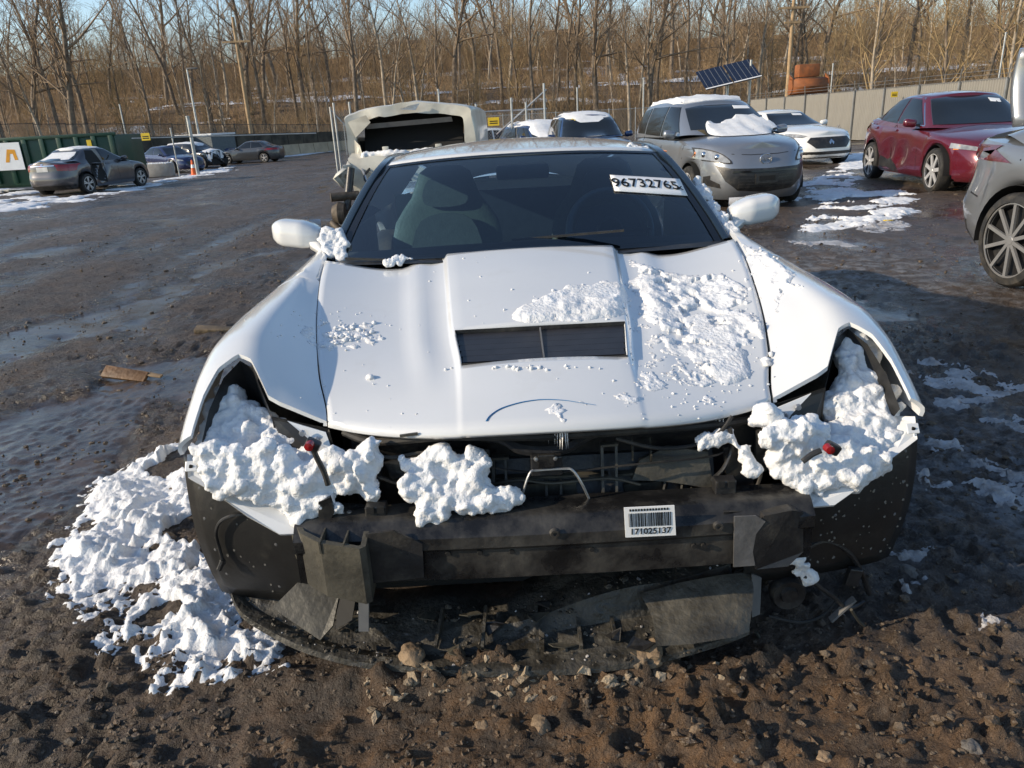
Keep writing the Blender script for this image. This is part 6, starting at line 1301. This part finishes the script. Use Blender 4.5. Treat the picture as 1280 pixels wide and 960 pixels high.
# ---------------------------------------------------------------- houses on the hilltop
M_CREAMW = mat('cream_siding', (.55, .50, .40), .8, 0, .06, 3); M_ROOF = mat('grey_shingles', (.10, .095, .09), .9, 0, .2, 6)
for px, py, D, w, h, lab in ((384, 74 , 205, 9, 5, 'cream house on the hilltop behind the left utility pole'), (705, 40, 205, 9, 5, 'cream house on the hilltop above the middle of the wood'), (935, 34, 205, 8, 5, 'pale house high on the hill left of the right utility pole'), (520, 58, 205, 8, 5, 'small pale house half hidden on the hilltop above the cream wreck')):
    p = at_d(px, D); z = float(hill_z(p.x, D)); hs = thing('house', lab, 'house', (p.x, D, z - 1)); zt = max(z_at(px, py, D) - z + 1, 4); 
    MB().box((0, 0, zt * .42), (w, 8, zt * .84)).build('wall', M_CREAMW, hs, 0); MB().add([(-w / 2 - .4, -4.4, zt * .84), (w / 2 + .4, -4.4, zt * .84), (w / 2 + .4, 4.4, zt * .84), (-w / 2 - .4, 4.4, zt * .84), (-w / 2, 0, zt * 1.15), (w / 2, 0, zt * 1.15)], [(0, 1, 5, 4), (2, 3, 4, 5), (0, 4, 3), (1, 2, 5), (0, 3, 2, 1)]).build('roof', M_ROOF, hs, 0)
    for x in np.linspace(-w / 2 + 1.5, w / 2 - 1.5, 4): MB().box((x, -4.03, zt * .58), (1.1, .08, 1.5)).build('window', M_WINDOW, hs, 0)
# ---------------------------------------------------------------- dumpster
M_GREEN = mat('green_enamel', (.008, .05, .028), .45, 0, .15, 2, .1, 20, dirt=.35, dirtcol=(.09, .075, .06), dscale=1.3)
D = 28.5; a, b = at_d(-35, D), at_d(142, D); dw = b.x - a.x; du = thing('dumpster', 'long green steel dumpster with upright ribs behind the crushed-door sedan', 'dumpster', ((a.x + b.x) / 2, D, a.z), R(3))
MB().box((0, 1.2, 1.02), (dw, 2.4, 1.6), None, .02).build('tub', M_GREEN, du, 30); MB().box((0, 0, 1.84), (dw + .1, .14, .12), None, .02).build('top_rim', M_GREEN, du); MB().box((0, .3, .22), (dw, .3, .16)).build('skid', M_GREEN, du, 0)
for k in range(9): MB().box((-dw / 2 + .12 + k * (dw - .24) / 8, -.03, 1.05), (.16, .12, 1.5), None, .01).build('rib', M_GREEN, du)
sg = MB().box((-dw / 2 + 1.35, -.12, 1.25), (.95, .02, .95), None, .004).build('panel', M_PAPER, du, 0)
MB().plate([(-dw / 2 + 1.20, -.135, 1.05), (-dw / 2 + 1.35, -.135, 1.50), (-dw / 2 + 1.62, -.135, 1.48), (-dw / 2 + 1.66, -.135, 1.12), (-dw / 2 + 1.54, -.135, 1.12), (-dw / 2 + 1.52, -.135, 1.34), (-dw / 2 + 1.42, -.135, 1.34), (-dw / 2 + 1.34, -.135, 1.05)], (0, .008, 0)).build('orange_mark', mat('orange_print', (.75, .33, .02), .5), sg, 0)
MB().box((dw / 2 - .9, -.1, 1.55), (.16, .02, .26)).build('yellow_tag', M_YELLOW, du, 0)
M_WIRE = mat('fence_wire', (.30, .30, .29), .5, .6, .1)
def chain_link(w, h, s_, r_=.004):
    A, B = [], []
    q = -h
    while q < w:
        for f in (1, -1):
            x0, z0, x1, z1 = (q, 0, q + h, h) if f == 1 else (q + h, 0, q, h)
            if f == 1: lo = max(0, -q); hi = min(h, w - q)
            else: lo = max(0, q + h - w); hi = min(h, q + h)
            if hi > lo: A.append((q + lo, 0, lo) if f == 1 else (q + h - lo, 0, lo)); B.append((q + hi, 0, hi) if f == 1 else (q + h - hi, 0, hi))
        q += s_
    return prisms(A, B, r_, r_, 3)
# ---------------------------------------------------------------- left screened fence with barrier blocks
M_SCREEN = mat('dark_screen', (.045, .042, .036), .8, 0, .6, 1.2, .3, 40, col2=(.09, .08, .06)); F0, F1 = at_d(-40, 43), at_d(445, 77)
fe = thing('screened_fence', 'dark screened fence along the back of the left lot', 'fence', F0); d_ = (F1 - F0); L_ = d_.length; d_.normalize(); nP = 18
for k in range(nP):
    p, q = d_ * (L_ * k / nP), d_ * (L_ * (k + 1) / nP - .02); hgt = 3.1 - .9 * k / nP
    MB().add([p + Vector((0, 0, .75)), q + Vector((0, 0, .75)), q + Vector((0, 0, .75 + (hgt - .75) * .62)), p + Vector((0, 0, .75 + (hgt - .75) * .62))], [(0, 1, 2, 3)]).build('screen_panel', M_SCREEN, fe, 0); V_, F_ = chain_link((q - p).length, (hgt - .75) * .42, .16, .007); V_ = np.stack([p.x + V_[:, 0] * d_.x, p.y + V_[:, 0] * d_.y, .75 + (hgt - .75) * .58 + V_[:, 2]], -1); np_mesh('chain_link', V_, F_, M_WIRE, fe, False); MB().tube([p + Vector((0, -.06, 0)), p + Vector((0, -.06, hgt + .1))], .035, 6).build('post', M_BLACKPL, fe)
    MB().tube([p + Vector((0, -.06, hgt)), q + Vector((0, -.06, hgt))], .02, 5).build('rail', M_BLACKPL, fe)
blk = None; M_CONCT = mat('tan_concrete', (.40, .32, .22), .85, 0, .15, 2, .3, 20)
for k in range(10):
    t = .45 + .055 * k; p = F0 + d_ * (L_ * t) + Vector((.1, -.5, 0)); L2 = L_ * .053
    if blk is None: blk = MB().add([(-L2 / 2, -.28, 0), (L2 / 2, -.28, 0), (L2 / 2, .28, 0), (-L2 / 2, .28, 0), (-L2 / 2, -.12, .85), (L2 / 2, -.12, .85), (L2 / 2, .12, .85), (-L2 / 2, .12, .85)], [(0, 1, 5, 4), (1, 2, 6, 5), (2, 3, 7, 6), (3, 0, 4, 7), (4, 5, 6, 7)]).build('barrier_block', M_CONCT, None, 0); o = blk
    else: o = blk.copy(); link(o)
    o.location = p; o.rotation_euler.z = math.atan2(d_.y, d_.x); tag(o, 'tan concrete barrier block at the foot of the dark screened fence', 'barrier', 'barrier blocks under the screened fence')
# ---------------------------------------------------------------- trailer, concrete block, cones, posts
tr = thing('storage_trailer', 'low grey trailer with a snow-white roof behind the left row of cars', 'trailer', at_d(222, 60), R(66)); MB().box((0, 0, 1.3), (2.4, 9, 1.3)).build('body', mat('grey_blue_panel', (.10, .125, .14), .6), tr, 0); MB().box((0, 0, 2.02), (2.5, 9.2, .14), None, .03).build('roof', M_SNOW, tr); MB().box((0, 0, .45), (2.0, 8, .3)).build('chassis', M_DARK, tr, 0)
for y in (-2.2, 2.6): MB().lathe([(.15, -1.2), (.4, -1.2), (.4, 1.2), (.15, 1.2)], 16, 'x', (0, y, .4)).build('axle_wheels', M_RUB, tr)
p = on_ground(194, 221.5); cb = MB().box((0, 0, .31), (1.25, .75, .62), None, .03).build('concrete_block', M_CONC); cb.location = p + Vector((.1, .4, 0)); cb.rotation_euler.z = R(6); tag(cb, 'squat concrete block at the nose of the crushed-door sedan', 'block')
tops_ = snow_blob('snow_clump', 'snow cap on the squat concrete block', [(Vector((x, y, .62)), .05) for x in np.linspace(-.55, .5, 9) for y in np.linspace(-.3, .3, 5)], .03, .02, M_SNOW, cb.location)
M_ORANGE = mat('traffic_orange', (.80, .13, .02), .5, 0, .1)
def cone(px, py, lab, h=.72):
    p = on_ground(px, py); c = thing('traffic_cone', lab, 'cone', p); MB().lathe([(.14, .03), (.035, h), (.0, h)], 20, 'z').build('body', M_ORANGE, c); MB().box((0, 0, .015), (.36, .36, .03), None, .006).build('base', M_ORANGE, c); MB().lathe([(.094, h * .48), (.068, h * .70)], 20, 'z').build('collar', M_PAPER, c)
cone(243, 219, 'orange traffic cone at the foot of the stout fence post'); cone(160, 208, 'orange traffic cone half hidden by the crushed-door sedan\'s nose')
def post(px, base_py, top_py, r_, lab, D=None, m=M_GALV, name='fence_post', cat='post'):
    p = on_ground(px, base_py) if D is None else at_d(px, D); z = z_at(px, top_py, p.y) - p.z; o = MB().tube([(0, 0, -.2), (0, 0, z)], r_, 10).build(name, m); o.location = p; MB().lathe([(r_ + .01, z - .02), (r_ + .01, z + .02), (0, z + .04)], 10, 'z').build('cap', m, o); return tag(o, lab, cat)
post(248, 219, 145, .085, 'stout galvanised fence post beside the orange cone'); post(165, 204, 130, .06, 'slim fence post rising behind the crushed-door sedan'); post(225, 222, 160, .03, 'thin pipe standing left of the stout fence post')
a, b = at_d(165, 27), at_d(395, 29); MB().tube([(a.x, a.y, z_at(165, 173, 27)), (b.x, b.y, z_at(405, 166, 29))], .022, 6).build('fence_rail', M_GALV); tag(bpy.data.objects['fence_rail'], 'long thin rail stretched above the left row of cars', 'rail')
def sign(px, py, D, w, h, lab):
    p = at_y(px, py, D); s_ = MB().box((0, 0, 0), (w, .01, h), None, .003).build('sign', M_YELLOW, None, 0); s_.location = p; tag(s_, lab, 'sign')
    for k in (-.2, .05): MB().box((0, -.008, h * k), (w * .7, .004, h * .12)).build('print', M_INK, s_, 0)
sign(182, 171, 26.9, .30, .24, 'yellow sign wired to the rail behind the blue sedan'); sign(617, 152, 23.8, .34, .24, 'yellow sign on the gate behind the sports car\'s roof'); sign(1118, 118, 33.5, .28, .22, 'yellow sign on the metal fence above the maroon sedan')
# light pole and utility poles
def pole(px, D, top_py, r0, r1, lab, cat, name, m, arms=()):
    p = at_d(px, D); z = z_at(px, top_py, D) - p.z; t = thing(name, lab, cat, p); MB().tube([(0, 0, -.3), (0, 0, z * .5), (0, 0, z)], [r0, (r0 + r1) / 2, r1], 12).build('shaft', m, t)
    for f, w in arms: MB().box((0, -.12, z * f), (w, .12, .14)).build('crossarm', m, t, 0); [MB().lathe([(0, .14), (.05, .12), (.05, 0)], 8, 'z', (x, -.12, z * f + .06)).build('insulator', M_GREY, t) for x in (-w * .45, -w * .2, w * .2, w * .45)]
    return t, z
lp, z = pole(249, 58, 85, .10, .06, 'slim street light pole rising above the left row of cars', 'street light', 'street_light', M_GALV); MB().box((.35, 0, z), (.8, .2, .1), None, .03).build('lamp_head', M_GREY, lp)
pole(314, 70, 20, .19, .13, 'wooden utility pole with one crossarm at the left of the wood', 'utility pole', 'utility_pole', mat('pale_wood', (.33, .23, .13), .8, 0, .25, 4, .3), ((.83, 2.4),))
pole(983, 58, -8, .17, .12, 'wooden utility pole with crossarm behind the white sedan', 'utility pole', 'utility_pole', mat('pale_wood', (.33, .23, .13), .8, 0, .25, 4, .3), ((.90, 2.2), (.80, 1.2)))
# ---------------------------------------------------------------- wire gate in the middle
D = 24; g0_ = at_d(594, D); gt = thing('wire_gate', 'tall galvanised gate frame with a diagonal brace behind the sports car', 'gate', g0_)
for px, top in ((596, 130), (640, 122), (658, 128), (681, 104)): x = at_d(px, D).x - g0_.x; MB().tube([(x, 0, 0), (x, 0, z_at(px, top, D) - g0_.z)], .035, 8).build('post', M_GALV, gt)
x0, x1 = at_d(596, D).x - g0_.x, at_d(684, D).x - g0_.x; zr_ = z_at(640, 138, D) - g0_.z; MB().tube([(x0, 0, zr_), (x1, 0, zr_)], .025, 8).build('rail', M_GALV, gt)
MB().tube([(at_d(620, D).x - g0_.x, 0, z_at(620, 168, D) - g0_.z), (x1, 0, z_at(682, 112, D) - g0_.z)], .025, 8).build('brace', M_GALV, gt)
V, F = chain_link(x1 - x0, zr_, .09); V[:, 0] += x0; np_mesh('chain_link', V, F, M_WIRE, gt, False)
D = 26; g1_ = at_d(416, D); gl_ = thing('wire_gate', 'narrow chain-link gate leaf left of the cream wreck', 'gate', g1_); w_ = at_d(440, D).x - g1_.x; h_ = z_at(425, 128, D) - g1_.z
for x in (0, .12, w_): MB().tube([(x, 0, 0), (x, 0, h_ if x else h_ * .95)], .035, 8).build('post', M_GALV, gl_)
V, F = chain_link(w_, h_ * .9, .08); np_mesh('chain_link', V, F, M_WIRE, gl_, False); MB().tube([(0, 0, h_ * .92), (w_, 0, h_ * .6)], .02, 8).build('brace', M_GALV, gl_)
for px, top, D, lab in ((551, 112, 30, 'thin pole behind the roof of the cream wreck'), (804, 98, 30, 'thin pole left of the silver minivan\'s roof'), (1037, 80, 40, 'tall thin pole in front of the metal fence, left of the maroon sedan'), (1245, 42, 30, 'tall thin pole at the metal fence above the maroon sedan'), (722, 110, 31, 'thin pole above the blue compact car')): post(px, 0, top, .03, lab, D)
# far wire fence along the foot of the hill
A0, A1 = at_d(430, 60), at_d(960, 60); ff_ = thing('wire_fence', 'chain-link fence along the foot of the hill behind the parked cars', 'fence', A0); n_ = 16; L_ = A1.x - A0.x
for k in range(n_ + 1): MB().tube([(L_ * k / n_, 0, 0), (L_ * k / n_, 0, 2.4)], .035, 6).build('post', M_GALV, ff_)
MB().tube([(0, 0, 2.3), (L_, 0, 2.3)], .02, 6).build('rail', M_GALV, ff_); V, F = chain_link(L_, 2.3, .22, .006); np_mesh('chain_link', V, F, M_WIRE, ff_, False)
p = at_y(647, 160, 23); ba = thing('barrel', 'orange barrel with a red lid beside the blue wrecked crossover', 'barrel', (p.x, 23, float(g0(p.x, 23)))); MB().lathe([(0, .0), (.28, 0), (.27, .35), (.24, .7), (.22, 1.0), (0, 1.02)], 20, 'z').build('body', M_ORANGE, ba); MB().lathe([(.29, .55), (.27, .75)], 20, 'z').build('band', M_RED, ba)
# ---------------------------------------------------------------- corrugated metal fence on the right
M_CORR = mat('weathered_sheet', (.30, .285, .255), .55, .3, .12, 1.2, .05, 10, dirt=.3, dirtcol=(.2, .17, .13), dscale=.8); C0, C1 = at_d(938, 50), at_d(1330, 25); mf = thing('metal_fence', 'grey corrugated metal fence with barbed wire arms along the right side', 'fence', C0); d_ = C1 - C0; L_ = math.hypot(d_.x, d_.y); ang = math.atan2(d_.y, d_.x); mf.rotation_euler.z = ang; n_ = 30; pw = L_ / n_; sl = d_.z / L_
ph = [Vector((pw * i / 24, .03 * (1 if (i % 4) < 2 else -1), 0)) for i in range(25)]; pm = None
for k in range(n_):
    H_ = 2.35 - .25 * k / n_; x = k * pw
    if pm is None: o = MB().grid([ph, [p + Vector((0, 0, 1)) for p in ph]]).build('sheet', M_CORR, mf, 0); pm = o.data
    else: o = bpy.data.objects.new('sheet', pm); link(o, mf)
    o.location = (x, .01 * (k % 2), sl * x); o.scale.z = H_
    if k % 3 == 0: MB().boxbar((x, -.08, sl * x), (x, -.08, sl * x + H_), .07, .05).build('post', M_GALV, mf, 0); MB().tube([(x, -.08, sl * x + H_ - .05), (x + .35, -.30, sl * x + H_ + .42)], .022, 6).build('wire_arm', M_GALV, mf)
for q in range(3): MB().tube([(.12 * q, -.08 - .08 * q, 2.38 + .14 * q), (L_ + .12 * q, -.08 - .08 * q, 2.1 + sl * L_ + .14 * q)], .008, 4).build('barbed_wire', M_WIRE, mf)
# ---------------------------------------------------------------- solar trailer and orange loader bucket
p = at_d(908, 33); so = thing('solar_trailer', 'mobile solar mast with two tilted panels behind the silver minivan', 'solar panel', p); zc = z_at(905, 94, 33) - p.z; M_CELL = mat('solar_cells', (.015, .022, .045), .15, .2, .2, 8)
MB().tube([(0, 0, 0), (0, 0, zc)], .06, 10).build('mast', M_GALV, so); MB().tube([(1.0, .2, 0), (1.0, .2, zc + .55)], .05, 10).build('mast', M_GALV, so); MB().box((0, 0, .5), (1.6, 1.2, .5), None, .05).build('cabinet', M_GREY, so)
for x in (-.58, .58):
    M3 = Matrix.Rotation(R(-10), 3, 'Y') @ Matrix.Rotation(R(30), 3, 'X'); pn = MB().box((x, 0, zc + .02 + x * .176), (1.1, 1.5, .05), M3).build('panel', M_CELL, so, 0)
    for k in range(-2, 3): c_ = Vector((x, 0, zc + .02 + x * .176)) + M3 @ Vector((.22 * k, 0, .03)); MB().box(c_, (.012, 1.46, .006), M3).build('cell_line', M_GALV, pn, 0)
    c_ = Vector((x, 0, zc + .02 + x * .176)) + M3 @ Vector((0, -.74, .032)); MB().box(c_, (1.12, .06, .02), M3).build('frame', M_SNOW, pn, 0)
M_LOADER = mat('loader_orange', (.26, .085, .025), .7, 0, .3, 2, dirt=.55, dirtcol=(.10, .055, .03)); p = at_d(1008, 53); bk_ = thing('loader_bucket', 'rusty orange loader bucket showing over the metal fence', 'loader bucket', p); zb = z_at(1008, 118, 53) - p.z
MB().grid([[Vector((x, y, zb + z)) for y, z in ((.0, 0), (-.3, .1), (-.5, .5), (-.3, .95), (.2, 1.05))] for x in (-1.2, 0, 1.2)]).build('scoop', M_LOADER, bk_, 30); solidify(bk_.children[0], .05)
for x in (-1.2, 1.2): MB().plate([(x, 0, zb), (x, -.3, zb + .1), (x, -.5, zb + .5), (x, -.3, zb + 1.0), (x, .3, zb + 1.3), (x, .4, zb + .1)], (.06, 0, 0)).build('side_plate', M_LOADER, bk_, 0)
MB().box((.1, .6, zb + 1.5), (1.4, .9, .8), None, .05).build('machine_hood', M_LOADER, bk_); MB().box((0, .9, zb * .5), (.5, .5, zb), None).build('lift_arm', M_IRON, bk_, 0)
# ---------------------------------------------------------------- litter on the mud
def plank(px, py, L_, w, th, rz, tilt, lab, m):
    p = on_ground(px, py); o = MB().box((0, 0, th / 2), (L_, w, th), None, th * .2); 
    for v in o.v: v.z += .01 * mnoise.noise(v * 9); v.y += .012 * mnoise.noise(v * 7 + Vector((3, 0, 0)))
    ob = o.build('wood_scrap', m, None, 30); ob.location = p + Vector((0, 0, .005)); ob.rotation_euler = (R(tilt), R(4), R(rz)); return tag(ob, lab, 'plank')
plank(158, 470, .30, .075, .022, -16, 38, 'broken orange-brown board lying in the mud left of the sports car', mat('wet_pine', (.12, .062, .024), .6, 0, .4, 9, .4, 40)); plank(186, 470, .20, .03, .012, -22, 20, 'dark splinter of wood beside the broken board', M_WOOD); plank(268, 415, .26, .09, .03, 6, 6, 'flat brown wood scrap just behind the left fender', mat('damp_wood', (.15, .11, .065), .7, 0, .4, 9, .4, 40))
lf = MB().box((0, 0, .006), (.10, .05, .008), None, .002).build('yellow_scrap', M_YELLOW); lf.location = on_ground(1110, 277); lf.location.z += .01; tag(lf, 'tiny yellow scrap on the mud in front of the maroon sedan', 'litter')
